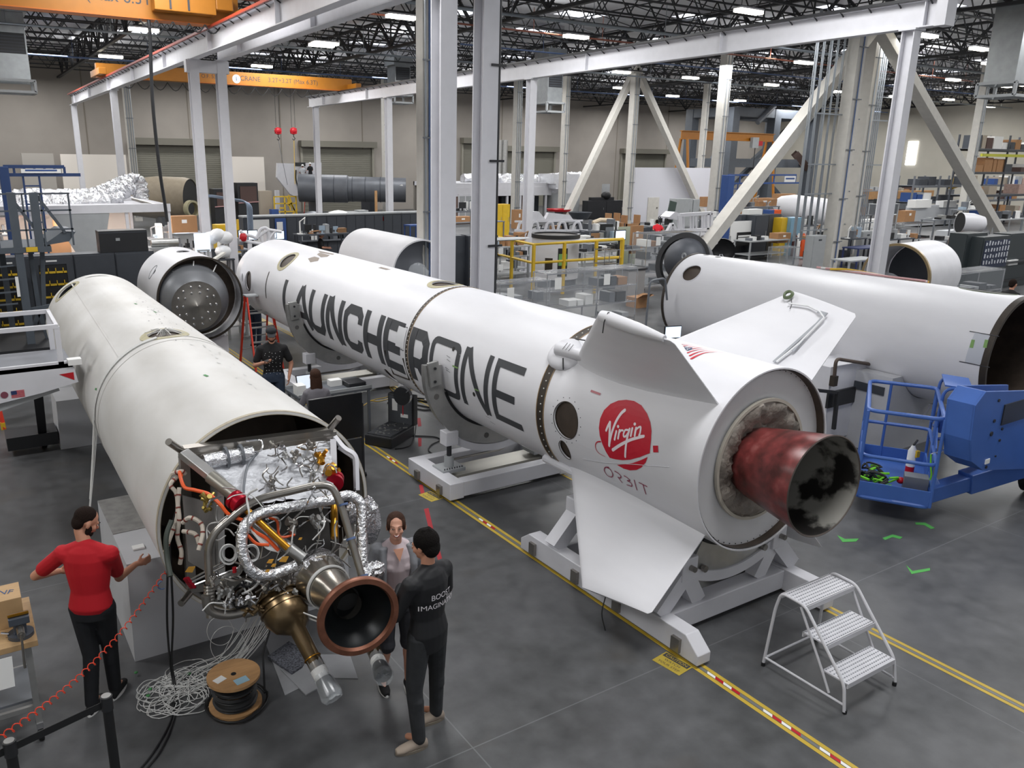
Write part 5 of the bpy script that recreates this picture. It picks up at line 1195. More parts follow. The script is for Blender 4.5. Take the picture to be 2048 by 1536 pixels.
t,L,T,Hd,FR=person((fm.x,fm.y),yw,'man with dark wavy hair in a black jacket with printed back, standing beside the engine',dict(el_r=(.28,.06,1.16),wr_r=(.05,.24,1.14),el_l=(-.27,.08,1.15),wr_l=(-.02,.26,1.2),hd_r=(-1,.1,.1),hd_l=(1,.1,0),pn_l=(0,-1,0),pn_r=(0,-1,0),an_l=(a1_[0],a1_[1],.09),an_r=(a2_[0],a2_[1],.09),kn_l=(a1_[0]*.8-.02,a1_[1]*.5+.03,.5),kn_r=(a2_[0]*.8+.04,a2_[1]*.5+.03,.5),toe_l=R_(65),toe_r=R_(65),hem=.8,broad=1.1),h=hgt,vox=.0085,top=JACK,topname='jacket',sleeve='long',bottom=JEANG,bottomname='jeans',shoes=mat('suede_shoe','9a8d80',.85),shoesole=mat('sole_tan','7d7468',.8),hair=mat('black_hair','151211',.9,bump=.6,bscale=90,spec=.15),hairstyle='curly',headyaw=R_(12),headpitch=R_(8))
F,Rt,U,s_=FR
for tx,zz,sz in(('BOOST',1.295,.062),('IMAGINATION',1.225,.056)):
 def pl(x,y,z,zz=zz):
  xx=x-.005;p=T(xx,0,zz+y);dep=.148*math.sqrt(max(.05,1-(xx/.21)**2));return p-F*(dep+.006)*s_
 text_mesh('jacket_print',tx,sz,mat('print_white','d8d4d8',.6),t,pl)
f1=PZ(783,1366);f2=PZ(815,1388);fm=(f1+f2)/2;yw=R_(-102);hgt=1.66;s_=hgt/1.75
t,L,T,Hd,FR=person((fm.x-.02,fm.y),yw,'smiling woman with tied dark hair in a pale pink top and grey cardigan',dict(el_r=(.26,-.02,1.12),wr_r=(.2,.2,1.06),el_l=(-.27,-.04,1.12),wr_l=(-.2,.16,1.0),smile=True,an_l=(-.1,.02,.09),an_r=(.12,-.1,.09),hem=.9),h=hgt,vox=.0075,skin=SKIN2,top=mat('pale_pink_top','cfc0c4',.8),topname='top',bottom=mat('dark_skirt','33343a',.8),bottomname='shorts',legs='shorts',shoes=BLKT,hair=HAIRB,hairstyle='tied',female=True,headyaw=R_(-14),headpitch=R_(-10))
F,Rt,U,s_=FR
c=MB()
for i,sg in(('l',-1),('r',1)):
 sh=L(sg*.16,-.01,1.42);rc(c,sh,.062,L(sg*.26,-.03,1.12),.05);rc(c,L(sg*.26,-.03,1.12),.05,L(sg*.2,.17,1.04),.038)
 loft(c,[(L(sg*.12,-.0,1.46),Rt*.05,F*.07),(L(sg*.135,-.01,1.3),Rt*.05,F*.13),(L(sg*.135,-.01,1.1),Rt*.045,F*.12),(L(sg*.15,-.02,.85),Rt*.045,F*.12)])
loft(c,[(L(0,-.08,1.47),Rt*.1,F*.03),(L(0,-.1,1.3),Rt*.15,F*.03),(L(0,-.1,1.1),Rt*.13,F*.03),(L(0,-.12,.85),Rt*.16,F*.03)])
remesh(c,'cardigan',mat('grey_knit','8b8d92',.9,var=.1,scale=30),t,.009,2)
MB().prism([L(-.045,.092,1.455),L(.045,.092,1.455),L(0,.128,1.35)],F*.008).b('neckline_skin',SKIN2,t)
fm=PZ(553,857);yw=R_(-108);hgt=1.75;s_=hgt/1.75
t,L,T,Hd,FR=person((fm.x,fm.y),yw,'bearded man in a cap and black polka-dot shirt looking at his phone',dict(el_r=(.29,.02,1.12),wr_r=(.14,.25,1.22),hd_r=(-.7,.6,.1),pn_r=(0,0,1),el_l=(-.3,-.02,1.12),wr_l=(-.25,.08,.92),hd_l=(0.1,.1,-1),beard=True,hem=.86,broad=1.12,curl_r=.8),h=hgt,vox=.009,top=BLKT,bottom=DENIM,bottomname='denim_shorts',legs='shorts',shoes=BLKT,hair=HAIRB,hairstyle='buzz',headpitch=R_(20))
F,Rt,U,s_=FR;m=MB();rr=random.Random(8)
for zz in[1.0+.058*i for i in range(7)]:
 for k in range(-3,4):
  xx=k*.058+rr.uniform(-.012,.012);w_=.18
  if abs(xx)>.16:continue
  m.ell(T(xx,.118*math.sqrt(max(0,1-(xx/.195)**2))+.014,zz+rr.uniform(-.02,.02)),(.006,.006,.006),6)
m.b('white_dots',PAPER,t)
c=MB();HRm=Mx.Identity(3)
c.ell(Hd(0,-.015,.06),(.09,.1,.07),18);cp=remesh(c,'cap',mat('dark_cap','24262a',.8),t,.008,2)
MB().prism([Hd(-.07,.07,.05),Hd(-.05,.16,.035),Hd(.05,.16,.035),Hd(.07,.07,.05)],(0,0,.008)).b('cap_brim',mat('dark_cap','24262a',.8),cp)
q=L(.08,.32,1.27);ph=MB().box(q,(.075,.15,.01),yw+R_(60));tag(ph.b('phone',BLACK,bevel=.004),'black phone held by the bearded man in the cap','phone')
hd_=PY(629,748,10.9);fm=V((hd_.x,11.75,0));yw=R_(78);zt=hd_.z
t,L,T,Hd,FR=person((hd_.x,10.85),yw,'woman with long brown hair in a grey T-shirt sitting with her back turned',dict(pelvis=(0,0,.95+(zt-1.635)),el_r=(.26,.1,1.12+zt-1.635),wr_r=(.2,.36,1.1+zt-1.635),el_l=(-.26,.08,1.12+zt-1.635),wr_l=(-.2,.34,1.1+zt-1.635),kn_l=(-.12,.4,.52),kn_r=(.12,.4,.52),an_l=(-.12,.4,.09),an_r=(.12,.4,.09),lean=.05),h=1.7,vox=.009,skin=SKIN2,top=mat('grey_tshirt','77747a',.85,var=.08),bottom=DENIM,bottomname='jeans',shoes=BLKT,hair=HAIRB,hairstyle='long',female=True)
F,Rt,U,s_=FR;zt0=1.26
q=T(0,-.118,1.2)-F*.015
k=MB().lathe([(0,.055),(0,.085)],q,F,24);k.b('shirt_print',TEXTK,t);MB().lathe([(0,0),(0,.03)],q-F*.002,F,12).b('shirt_print',TEXTK,t)
stz=max(.35,zt-.75);st=thing('stool','dark stool under the woman with long brown hair','stool',(hd_.x,10.85,0));MB().cyl((hd_.x,10.8,stz-.06),(hd_.x,10.8,stz),.19,20).b('seat',BLACKM,st);MB().cyl((hd_.x,10.8,.05),(hd_.x,10.8,stz-.05),.03,10).b('post',CHROME,st)
for i in range(5):MB().bar((hd_.x,10.8,.08),(hd_.x+.25*math.cos(i*1.257),10.8+.25*math.sin(i*1.257),.04),.035,.03).b('foot',BLACKM,st)
SIMP=dict(el_r=(.26,.06,1.15),wr_r=(.18,.26,1.12),el_l=(-.26,.06,1.15),wr_l=(-.18,.26,1.12))
def bgperson(px,py,z_head,label,yaw,top,d=None,hair=None,y=None,legs='long',bottom=None,vox=.02,hat=None,**kw):
 P=PZ(px,py,z_head)if y is None else PY(px,py,y);h=1.75;zb=P.z-1.72
 t,L,T,Hd,FR=person((P.x,P.y),yaw,label,{**SIMP,**kw},h=h,vox=vox,top=top,bottom=bottom or JEANK,shoes=BLKT,hair=hair or HAIRB,hairstyle='short',legs=legs,z=max(0,zb))
 if hat:
  k=MB().ell(Hd(0,-.01,.05),(.1,.12,.09),14).box(Hd(0,.02,.045),(.2,.28,.015),yaw-math.pi/2).b('hard_hat',PAPER,t)
 return t
bgperson(641,466,1.5,'man with ginger hair in a dark shirt working at the far bench',R_(-20),BLKT,hair=mat('ginger_hair','8a5334',.6),pelvis=(0,0,.73),kn_l=(-.1,.4,.52),kn_r=(.1,.4,.52),an_l=(-.1,.4,.09),an_r=(.1,.4,.09),el_r=(.26,.06,.93),wr_r=(.18,.3,.9),el_l=(-.26,.06,.93),wr_l=(-.18,.3,.9))
bgperson(2026,563,1.7,'man in a dark shirt standing at the far right behind the plain rocket',R_(-10),BLKT,hair=HAIRD)
P=PZ(1322,455,1.1)
t=bgperson(1318,452,1.35,'person in a bright red shirt bending over a dark bench before the white wall',R_(60),mat('scarlet_shirt','cf1026',.8),hair=HAIRD,lean=.6)
A=PY(621,326,62.5)
bgperson(620,326,0,'worker in white hard hat and shorts on a red ladder, far back',R_(100),BLKT,y=62.3,legs='shorts',bottom=BLKT,vox=.03,hat=True)
bgperson(605,330,0,'second worker in a white hard hat partly hidden at the white test panel',R_(80),mat('pale_shirt','b9bcc0',.8),y=62.6,vox=.03,hat=True)
t=thing('step_stool','white three-step rolling stool with perforated treads in front of the nearest cradle','step stool',(6.15,3.55,0))
x0,x1=5.79,6.47
for(ya,yb,z)in((3.62,3.87,.75),(3.39,3.62,.5),(3.165,3.39,.26)):
 tr=MB().bx(x0,x1,ya,yb,z-.012,z).bx(x0,x1,ya-.006,ya+.006,z-.045,z).bx(x0,x1,yb-.006,yb+.006,z-.045,z).b('tread',PAINT,t,smooth=0)
 m=MB();
 for i in range(22):
  for j in range(6):xx=x0+.03+i*.03;yy=ya+.025+j*.038;m.bar((xx-.008,yy,z+.001),(xx+.008,yy+.004,z+.001),.012,.003)
 m.b('perforations',mat('tread_hole','8e9096',.6),tr,smooth=0)
for x in(x0-.02,x1+.02):
 s=-1 if x<6 else 1
 MB().tube(fillet([(x+s*.03,3.93,.02),(x,3.9,.6),(x,3.86,.77),(x,3.62,.76),(x,3.18,.25),(x+s*.01,3.14,.02)],.06),.014,8).b('side_rail',PAINT,t)
 MB().tube([(x,3.66,.73),(x+s*.0,3.38,.05+.2),(x,3.3,.1)],.011,8).b('inner_rail',PAINT,t);MB().tube([(x+s*.028,3.92,.09),(x,3.15,.07)],.011,8).b('lower_rail',PAINT,t)
 for y in(3.93,3.14):MB().cyl((x+s*.03*(y>3.5),y,0),(x+s*.03*(y>3.5),y,.035),.018,10).b('rubber_foot',BLACK,t)
MB().tube([(x0-.045,3.92,.09),(x1+.045,3.92,.09)],.011,8).b('cross_rail',PAINT,t)
t=thing('workbench','wheeled workbench with a wooden top at the lower left corner','workbench',(-.4,6.5,0))
WTOP=mat('pale_wood','b3936a',.55,var=.12,scale=5,stretch=(1,8,1))
MB().bx(-1.0,.13,6.17,6.9,.85,.9).b('wooden_top',WTOP,t,smooth=0,bevel=.004)
for x,y in((.06,6.24),(.06,6.84),(-.92,6.24),(-.92,6.84)):MB().bar((x,y,.16),(x,y,.85),.045,.045).b('leg',ALU,t,smooth=0)
for z in(.3,):MB().bar((-.92,6.24,z),(.06,6.24,z),.03,.04).bar((.06,6.24,z),(.06,6.84,z),.03,.04).bar((-.92,6.84,z),(.06,6.84,z),.03,.04).b('frame_rail',ALU,t,smooth=0)
for x,y in((.06,6.24),(.06,6.84)):
 k=MB().cyl((x-.02,y,.055),(x+.02,y,.055),.055,20).b('caster',BLACK,t);MB().cyl((x-.024,y,.055),(x+.024,y,.055),.025,12).b('hub',CHROME,k);MB().bar((x,y,.11),(x,y,.16),.05,.06).b('fork',CHROME,k,smooth=0)
MB().bx(-.6,.04,6.3,6.8,.32,.34).b('lower_shelf',GREYS,t,smooth=0)
vz=thing('bench_vise','grey-blue bench vise bolted to the corner of the wooden bench top','vise',(.02,6.26,.9));VM=mat('vise_blue_grey','565d68',.4,.5,var=.1)
MB().cyl((.03,6.3,.9),(.03,6.3,.93),.09,20).b('base',VM,vz);MB().box((.03,6.34,.985),(.09,.14,.12)).b('body',VM,vz,smooth=0,bevel=.015)
MB().box((.03,6.27,1.04),(.14,.03,.06)).b('front_jaw',VM,vz,smooth=0,bevel=.005);MB().box((.03,6.31,1.05),(.14,.03,.07)).b('rear_jaw',VM,vz,smooth=0,bevel=.005);MB().box((.03,6.29,1.085),(.14,.012,.02)).b('jaw_face',GOLD,vz,smooth=0)
MB().cyl((.03,6.3,.98),(.03,6.15,.98),.028,14).b('screw',STEEL,vz);MB().cyl((.03,6.14,1.0),(.02,6.13,.72),.009,8).b('handle',STEEL,vz);MB().cyl((-.05,6.3,.94),(-.1,6.3,.96),.01,8).b('clamp_lever',CHROME,vz)
wb=MB().bx(-.17,.07,6.45,6.72,.9,1.14).b('wooden_block',WTOP,smooth=0,bevel=.003);tag(wb,'plywood box with blue handwritten initials behind the vise','wooden box')
text_mesh('marker_text','NF',.09,mat('blue_marker','2f4e7a',.6),wb,planeplace((-.03,6.585,1.14),(.9,-.3,0),(.3,.9,0),.002))
tag(MB().bx(-.3,.0,6.74,6.88,.9,.98).b('carton',PAPER,smooth=0),'white carton with blue print behind the plywood box','box')
tag(MB().prism([(-.35,6.14,.84),(-.05,6.14,.84),(-.06,6.12,.6),(-.36,6.12,.6)],(0,-.004,0)).b('hanging_sheet',PAPER,smooth=0),'white printed sheet hanging from the front of the wooden bench','sheet')
for i,(px,py,lb)in enumerate(((212,1392,'black belt barrier post beside the man in red, right of the two'),(18,1482,'black belt barrier post at the lower left corner'))):
 P=PZ(px,py,1.0);t=thing('barrier_post',lb,'barrier post',(P.x,P.y,0));MB().cyl((P.x,P.y,.02),(P.x,P.y,.97),.032,20).b('tube',BLACK,t)
 MB().cyl((P.x,P.y,.9),(P.x,P.y,1.0),.038,20).b('head',BLACKM,t);MB().cyl((P.x,P.y,1.0),(P.x,P.y,1.005),.03,20).b('cap',ALU,t);MB().cyl((P.x,P.y,0),(P.x,P.y,.03),.17,32).b('base',BLACKM,t)
A=PZ(212,1392,1.0);B=PZ(18,1482,1.0)
for(a,b,lb)in((A,B,'black retractable belt between the two barrier posts'),(B,B+(B-A)*1.5,'black barrier belt running off the left edge')):
 d=(b-a).normalized();a_=a+d*.035;b_=b-d*.035;tag(MB().bar(V((a_.x,a_.y,.945)),V((b_.x,b_.y,.945)),.004,.05).b('barrier_belt',BLACK,smooth=0),lb,'belt')
P0=PY(333,1142,6.1);P1=PY(-20,1490,4.6);d=P1-P0;n=30;u=d.cross(V((0,0,1))).normalized();w=d.cross(u).normalized();pts=[]
for i in range(n*10+1):
 t_=i/(n*10);sag=-.14*math.sin(math.pi*t_);r=.015+.005*t_;a=2*math.pi*n*t_;pts.append(P0+d*t_+V((0,0,sag))+u*r*math.cos(a)+w*r*math.sin(a))
tag(MB().tube(pts,.0035,6).b('coiled_air_hose',mat('orange_red_hose','d23a1c',.35)),'thin orange-red coiled air hose strung across the lower left from the engine bay','hose')
q=PY(325,1170,6.05);tag(MB().tube(arc(q,.035,90,290,(1,0,0),(0,0,1)),.006,6).b('blue_clip',MATS['blue_pipe']),'blue plastic hook clip on the orange coiled hose','clip')
for i,(dx,lb)in enumerate(((0,'long black cable hanging from the engine bay to the floor, left strand'),(12,'second black cable hanging beside the first from the engine bay'))):
 top=PY(338+dx*.2,1085,6.1);mid=PY(334+dx,1230,6.08);fl=PZ(345+dx*.3,1372);e1=PZ(345+dx*.4,1430,.01);e2=PZ(310+dx,1500,.01);e3=PZ(262+dx,1560,.01)
 low=V((fl.x,fl.y,.25));tag(MB().tube(smoothpath([PY(372,970,6.1),PY(350,1030,6.1),top,mid,low,V((fl.x,fl.y-.03,.03)),e1,e2,e3],8),.009,8).b('black_cable',BLACK),lb,'cable')
sx,sy=1.48,5.86
t=thing('cable_spool','wooden cable drum wound with black cable standing on the floor under the engine','cable spool',(sx,sy,0))
for z,nm in((0,'bottom_flange'),(.27,'top_flange')):MB().cyl((sx,sy,z+.003),(sx,sy,z+.028),.215,44).b(nm,WOOD,t)
MB().cyl((sx,sy,.29),(sx,sy,.3),.022,14).b('hub_hole',BLACK,t);k=MB();rr=random.Random(4)
for z in range(9):
 k.lathe([(0,.16+.012*math.sin(z)),(.012,.175+.01*math.sin(z*2.1)),(.025,.16)],(sx,sy,.03+z*.0265),(0,0,1),36)
k.b('wound_cable',BLACK,t)
MB().box((sx-.12,sy-.02,.2995),(.09,.07,.002),.4).b('label',PAPER,t,smooth=0);MB().box((sx+.03,sy-.12,.2995),(.11,.08,.002),.15).b('label',mat('blue_label','9fc4d6',.7),t,smooth=0)
m=[]
for i in range(50):a=i*.26;m.append((sx+(.25+.02*math.sin(i*.3))*math.cos(a),sy+(.25+.02*math.sin(i*.5))*math.sin(a),.02+.014*(i%7)/7))
tag(MB().tube(m+[(sx+.3,sy+.15,.3),(2.0,6.2,.62),(2.03,6.35,.8)],.009,7).b('loose_black_cable',BLACK),'black cable looping around the drum and up to the engine','cable')
c=PZ(345,1395);hp=thing('cable_bundle','heap of coiled thin white sensor cables on the floor below the man in red','cable',(c.x,c.y,0));rr=random.Random(9)
for i in range(34):
 cc=c+V((rr.uniform(-.14,.2),rr.uniform(-.16,.3),0));R1=rr.uniform(.06,.2);pts=[];a0=rr.uniform(0,6)
 for k in range(15):a=a0+k*.46;pts.append((cc.x+R1*math.cos(a)*(1+.1*math.sin(k)),cc.y+R1*.9*math.sin(a),.008+.05*rr.random()*(1-abs(k-7)/9)))
 MB().tube(smoothpath(pts,3),.0035,5).b('cable_loop',CABLEW,hp)
for i in range(22):
 a=PZ(400+rr.uniform(-15,30),1360+rr.uniform(-20,25));b=V((1.95+rr.uniform(-.08,.2),6.25+rr.uniform(-.1,.1),.55+rr.uniform(0,.2)));MB().tube(smoothpath([c+V((rr.uniform(-.1,.2),rr.uniform(-.1,.25),.03)),V((a.x,a.y,.03+.04*rr.random())),(a+b)/2+V((rr.uniform(-.06,.06),0,-.15)),b],5),.0035,5).b('cable_strand',CABLEW,hp)
m=MB()
for px,py in((272,1345),(300,1378),(296,1391),(378,1347)):q=PZ(px,py,.03);m.ell(q,(.018,.018,.008),8)
m.b('green_ties',mat('marker_green','3f8a4a',.6),hp)
for(x,y,r,lb)in((440,1262,26,'upper'),(455,1290,34,'lower')):
 pts=[PY(x+r*math.cos(a*.5),y+r*1.1*math.sin(a*.5),6.3)for a in range(14)];tag(MB().tube(smoothpath(pts+[PY(430,1340,6.3)],4),.0025,5).b('dangling_loop',CABLEW),'thin white wire loop dangling below the engine elbow pipe, %s one'%lb,'wire')
def sheet(pts,m,label,name='floor_mat',z=.006):
 P=[PZ(*p)for p in pts];return tag(MB().prism([(p.x,p.y,.001)for p in P],(0,0,z)).b(name,m,smooth=0),label,'mat')
sheet([(522,1262),(600,1228),(640,1310),(700,1310),(716,1358),(640,1356),(570,1392)],mat('grey_sheet','8d8e91',.8,var=.1),'large light grey cardboard sheet on the floor under the engine nozzle')
sheet([(560,1340),(612,1392),(655,1368),(640,1330)],MATS['grey_sheet'],'corner of a second light grey sheet on the floor beside the drum',z=.012)
sheet([(536,1318),(578,1288),(616,1310),(605,1338),(584,1352)],mat('speckled_carpet','5c5e66',.95,var=.9,scale=60),'small speckled dark carpet piece lying under the bronze exhaust',z=.03)
c0=PZ(780,880);t=thing('tool_case','open black hard case with foam and tools on the floor behind the black panel','case',(c0.x,c0.y,0))
an_=R_(32);ux=V((math.cos(an_),math.sin(an_),0));uy=V((-math.sin(an_),math.cos(an_),0))
MB().box(c0+V((0,0,.09)),(.75,.5,.18),an_).b('base_shell',BLACKM,t,smooth=0,bevel=.02);MB().box(c0+V((0,0,.185)),(.68,.43,.02),an_).b('foam',mat('foam_grey','3b3d41',.95,var=.3,scale=30),t,smooth=0)
rr=random.Random(6);m=MB()
for i in range(26):q=c0+ux*rr.uniform(-.3,.3)+uy*rr.uniform(-.18,.18)+V((0,0,.2));m.bar(q,q+ux*rr.uniform(-.08,.08)+uy*rr.uniform(-.06,.06),.02,.015)
m.b('tools',ALU,t,smooth=0)
hb=c0+ux*.36;MB().box(hb+V((0,0,.42))+ux*.06,(.14,.5,.52),an_).b('lid',BLACKM,t,smooth=0,bevel=.02);MB().box(hb+V((0,0,.42))-ux*.015,(.02,.44,.46),an_).b('lid_lining',mat('lid_lining','4c4f54',.8),t,smooth=0)
MB().box(hb+V((0,0,.5))-ux*.028+uy*.1,(.004,.1,.2),an_).box(hb+V((0,0,.33))-ux*.028-uy*.08,(.004,.14,.06),an_).b('papers',PAPER,t,smooth=0)
def floorcable(pts,r,m,lb,loops=None):
 P=[PZ(x,y,r+.002+(.0 if len(p_)<3 else 0))for p_ in[pts]for x,y in pts];tag(MB().tube(smoothpath(P,6),r,6).b('floor_cable',m),lb,'cable')
floorcable([(775,806),(800,798),(830,800),(862,806),(880,815),(850,820),(815,812),(790,805),(820,796),(870,800),(890,806)],.014,BLACK,'thick black cable looped on the floor beyond the tool case')
floorcable([(780,812),(820,808),(860,815),(895,822)],.012,BLACK,'second black cable lying just below the looped one')
floorcable([(725,812),(745,800),(770,795),(800,785),(830,778),(846,774)],.007,YELLOW,'thin yellow cable on the floor below the open hatch cover');floorcable([(735,800),(760,802),(790,790),(780,775),(778,764)],.007,YELLOW,'second thin yellow cable crossing the first on the floor')
floorcable([(832,810),(832,850),(825,885),(810,895),(790,898)],.01,BLACK,'black cable running down beside the tool case lid');floorcable([(812,872),(840,872),(870,874),(880,880),(862,890),(858,902),(880,910),(925,900)],.01,BLACK,'black cable curving from the tool case to the middle cradle')
t=thing('display_panel','large black flat panel on a wheeled stand behind the left rocket nozzle','panel',(4.2,9.85,0))
A=PY(617,800,9.9);B=PY(723,785,9.9);MB().bx(A.x,B.x,9.88,9.92,.62,A.z).b('panel',mat('gloss_black_panel','101114',.25),t,smooth=0,bevel=.006);MB().bx(A.x+.15,B.x-.02,9.89,9.93,.2,.6).b('lower_panel',BLACKM,t,smooth=0)
for x in(A.x+.2,B.x+.02):MB().bar((x,9.94,.06),(x,9.94,1.1),.03,.03).b('upright',BLACKM,t,smooth=0);MB().cyl((x,9.9,.035),(x+.02,9.9,.035),.035,12).b('caster',BLACK,t)
MB().bar((A.x+.2,9.94,.1),(B.x+.02,9.94,.1),.03,.03).b('cross_bar',BLACKM,t,smooth=0)
LTz=.82;A=PY(592,790,11.9);t=thing('equipment_table','low grey equipment cart with a rimmed tray in front of the woman with long hair','table',(A.x+.6,12.1,0))
tx0,tx1,ty0,ty1=A.x-.1,A.x+1.15,11.5,12.1
MB().bx(tx0,tx1,ty0,ty1,LTz-.04,LTz).b('tray',mat('tray_grey','5d6167',.5),t,smooth=0);MB().bar((tx0,ty0,LTz+.02),(tx1,ty0,LTz+.02),.02,.05).bar((tx0,ty1,LTz+.02),(tx1,ty1,LTz+.02),.02,.05).b('rim',LTGREY,t,smooth=0)
for x in(tx0+.04,tx1-.04):
 for y in(ty0+.04,ty1-.04):MB().bar((x,y,0),(x,y,LTz-.04),.04,.04).b('leg',GREYS,t,smooth=0)
L_=thing('laptop','open laptop with a bright screen on the cart in front of the seated woman','laptop',(tx0+.25,11.7,LTz));q=V((tx0+.28,11.72,LTz));MB().box(q+V((0,0,.012)),(.34,.24,.02)).b('keyboard_base',GREYS,L_,smooth=0,bevel=.004)
sc=MB().prism([q+V((-.17,.12,.02)),q+V((.17,.12,.02)),q+V((.17,.19,.25)),q+V((-.17,.19,.25))],(0,.012,0)).b('screen_lid',BLACKM,L_,smooth=0);MB().prism([q+V((-.155,.122,.035)),q+V((.155,.122,.035)),q+V((.155,.184,.24)),q+V((-.155,.184,.24))],(0,-.003,0)).b('screen',mat('laptop_screen','d3dce8',.3,emit=.7),sc,smooth=0)
tag(MB().bx(tx0+.9,tx0+1.2,11.6,11.9,LTz,LTz+.08).b('instrument_tray',BLACKM,smooth=0,bevel=.01),'black instrument case with lifted lid on the right end of the cart','case');tag(MB().bx(tx0+.02,tx0+.16,11.6,11.8,LTz,LTz+.16).b('carton',PAPER,smooth=0),'small white box on the left end of the cart','box');tag(MB().bx(tx0+.68,tx0+.88,11.85,12.0,LTz,LTz+.1).b('carton',PAPER,smooth=0),'white device beside the laptop on the cart','device')
def ladder(x0,x1,ya,yb,h,label,m_,name='step_ladder'):
 t=thing(name,label,'ladder',((x0+x1)/2,(ya+yb)/2,0));ym=(ya+yb)/2;xa,xb=x0+.05,x1-.05
 for a,b in((x0,xa),(x1,xb)):
  MB().bar((a,ya,0),(b,ym-.06,h),.03,.08).b('rail',m_,t,smooth=0);MB().bar((a,yb,0),(b,ym+.06,h),.03,.06).b('rail',m_,t,smooth=0)
 k=1
 while k*.3<h-.1:
  f=k*.3/h;ww=x0+.05*f;y=ya+(ym-.06-ya)*f;MB().bx(x0+.05*f,x1-.05*f,y-.03,y+.05,k*.3-.012,k*.3+.012).b('step',ALU,t,smooth=0);y2=yb+(ym+.06-yb)*f
  MB().bar((x0+.05*f,y2,k*.3),(x1-.05*f,y2,k*.3),.02,.02).b('rear_rung',ALU,t,smooth=0);k+=1
 MB().bx(xa-.03,xb+.03,ym-.12,ym+.12,h,h+.03).b('top_cap',LTGREY,t,smooth=0)
LADR=mat('ladder_orange_red','d0341c',.45)
ladder(5.12,5.72,16.45,17.55,1.55,'orange-red folding stepladder behind the man in the cap',LADR)
t=thing('access_platform','white railed lift platform reaching in from the left edge to the left rocket','platform',(.2,10.9,0));yN,yF=10.5,11.4
a=PY(180,722,yN);zb=PY(180,745,yN).z;zt=a.z;xR=1.02;xL=-2.4
MB().bx(xL,xR,yN,yF,zt-.05,zt).b('deck',mat('deck_grey','77797f',.7),t,smooth=0);MB().prism([(xL,yN,zt+.03),(xR,yN,zt+.03),(xR+.04,yN,zb-.1),(xR-.35,yN,zb-.18),(-.3,yN,zb-.32),(xL,yN,zb-.35)],(0,.04,0)).b('side_panel',PAINT,t,smooth=0)
for y,h in((yN+.02,.46),(yF,.5)):
 MB().bar((xL,y,zt+h),(xR-.1,y,zt+h),.05,.05).b('top_rail',PAINT,t,smooth=0)
 for x in(-1.6,.0,xR-.12):MB().bar((x,y,zt),(x,y,zt+h),.06,.04).b('rail_post',PAINT,t,smooth=0)
MB().bar((xR-.12,yN,zt+.46),(xR-.12,yF,zt+.5),.04,.04).b('end_rail',PAINT,t,smooth=0);MB().bx(xR-.05,xR+.1,yN-.05,yN+.08,zt-.02,zt+.05).b('red_tipped_latch',PAPER,t,smooth=0)
MB().prism([(xR-.16,yN-.004,zb+.02),(xR+.0,yN-.004,zb+.03),(xR-.0,yN-.004,zb-.07)],(0,-.002,0)).b('red_triangle',RED,t,smooth=0)
fl=MB()
fx,fz=.33,zb-.12
for i in range(7):fl.bx(fx,fx+.14,yN-.006,yN-.004,fz-i*.013,fz-i*.013+.0065)
fl.b('flag_stripes',LOGOR,t,smooth=0);MB().bx(fx,fx+.06,yN-.008,yN-.006,fz-.04,fz+.006).b('flag_canton',mat('flag_blue','26345f',.5),t,smooth=0);MB().cyl((fx-.07,yN-.002,fz-.03),(fx-.07,yN-.008,fz-.03),.04,20).b('round_badge',mat('badge_plum','7a4050',.5),t)
MB().bar((xL,yN+.1,zb-.95),(xR-.18,yN+.1,zb-.15),.06,.1).b('scissor_arm',LTGREY,t,smooth=0);MB().bar((xL,yN+.3,zb-.25),(xR-.5,yN+.3,zb-.15),.06,.1).b('scissor_arm',LTGREY,t,smooth=0)
A=PZ(85,885);MB().bar((A.x,A.y-.3,.25),(A.x-.1,yF,zt-.1),.12,.12).b('black_support',BLACKM,t,smooth=0);MB().bx(A.x-.5,A.x+.2,A.y-.5,A.y,.1,.3).b('chassis',BLACKM,t,smooth=0);MB().cyl((A.x-.03,A.y-.25,.09),(A.x+.04,A.y-.25,.09),.09,18).b('caster',BLACK,t)
MB().bx(-2.6,-2.3,10.6,11.3,0,1.4).b('tower',PAINT,t,smooth=0)
A=PZ(12,858);t=thing('folding_platform','orange and yellow ladder platform leg with a white board at the left edge','platform',(A.x,A.y,0));MB().bar((A.x-.03,A.y,0),(A.x-.12,A.y+.3,1.1),.05,.1).b('leg',LADR,t,smooth=0);MB().bx(A.x-.5,A.x+.8,A.y+.1,A.y+.5,.56,.6).b('board',PAINT,t,smooth=0)
MB().bar((A.x+.05,A.y+.2,.3),(A.x+.2,A.y+.2,.56),.03,.05).bar((A.x+.75,A.y+.3,.56),(A.x+.9,A.y+.3,0),.05,.06).b('brace',YELLOW,t,smooth=0);MB().bx(A.x-.07,A.x+.0,A.y-.04,A.y+.04,0,.12).b('foot',YELLOW,t,smooth=0)
LB=BLUE
t=thing('boom_lift','blue boom lift with a tubular basket beside the red nozzle','boom lift',(10.4,5.5,0));O_A=V((9.52,5.5,.3));bu=V((.52,-.85,0)).normalized()*.84;bv=V((.85,.52,0)).normalized()*1.62
def bp(u,v,z):p=O_A+bu*u+bv*v;p.z=z;return p
def loop(z,r=.024,f=.12,par=t):
 q=[bp(.5,0,z),bp(0,0,z),bp(0,1,z),bp(1,1,z),bp(1,0,z),bp(.5,0,z)];return MB().tube(fillet(q,f),r,8).b('rail',LB,par)
loop(.26,.03);loop(.82);loop(1.42,.026)
for u,v in((0,0),(1,0),(0,1),(1,1),(.0,.33),(0,.66),(.33,1),(1,.5)):MB().cyl(bp(u,v,.26),bp(u,v,1.42),.02,8).b('post',LB,t)
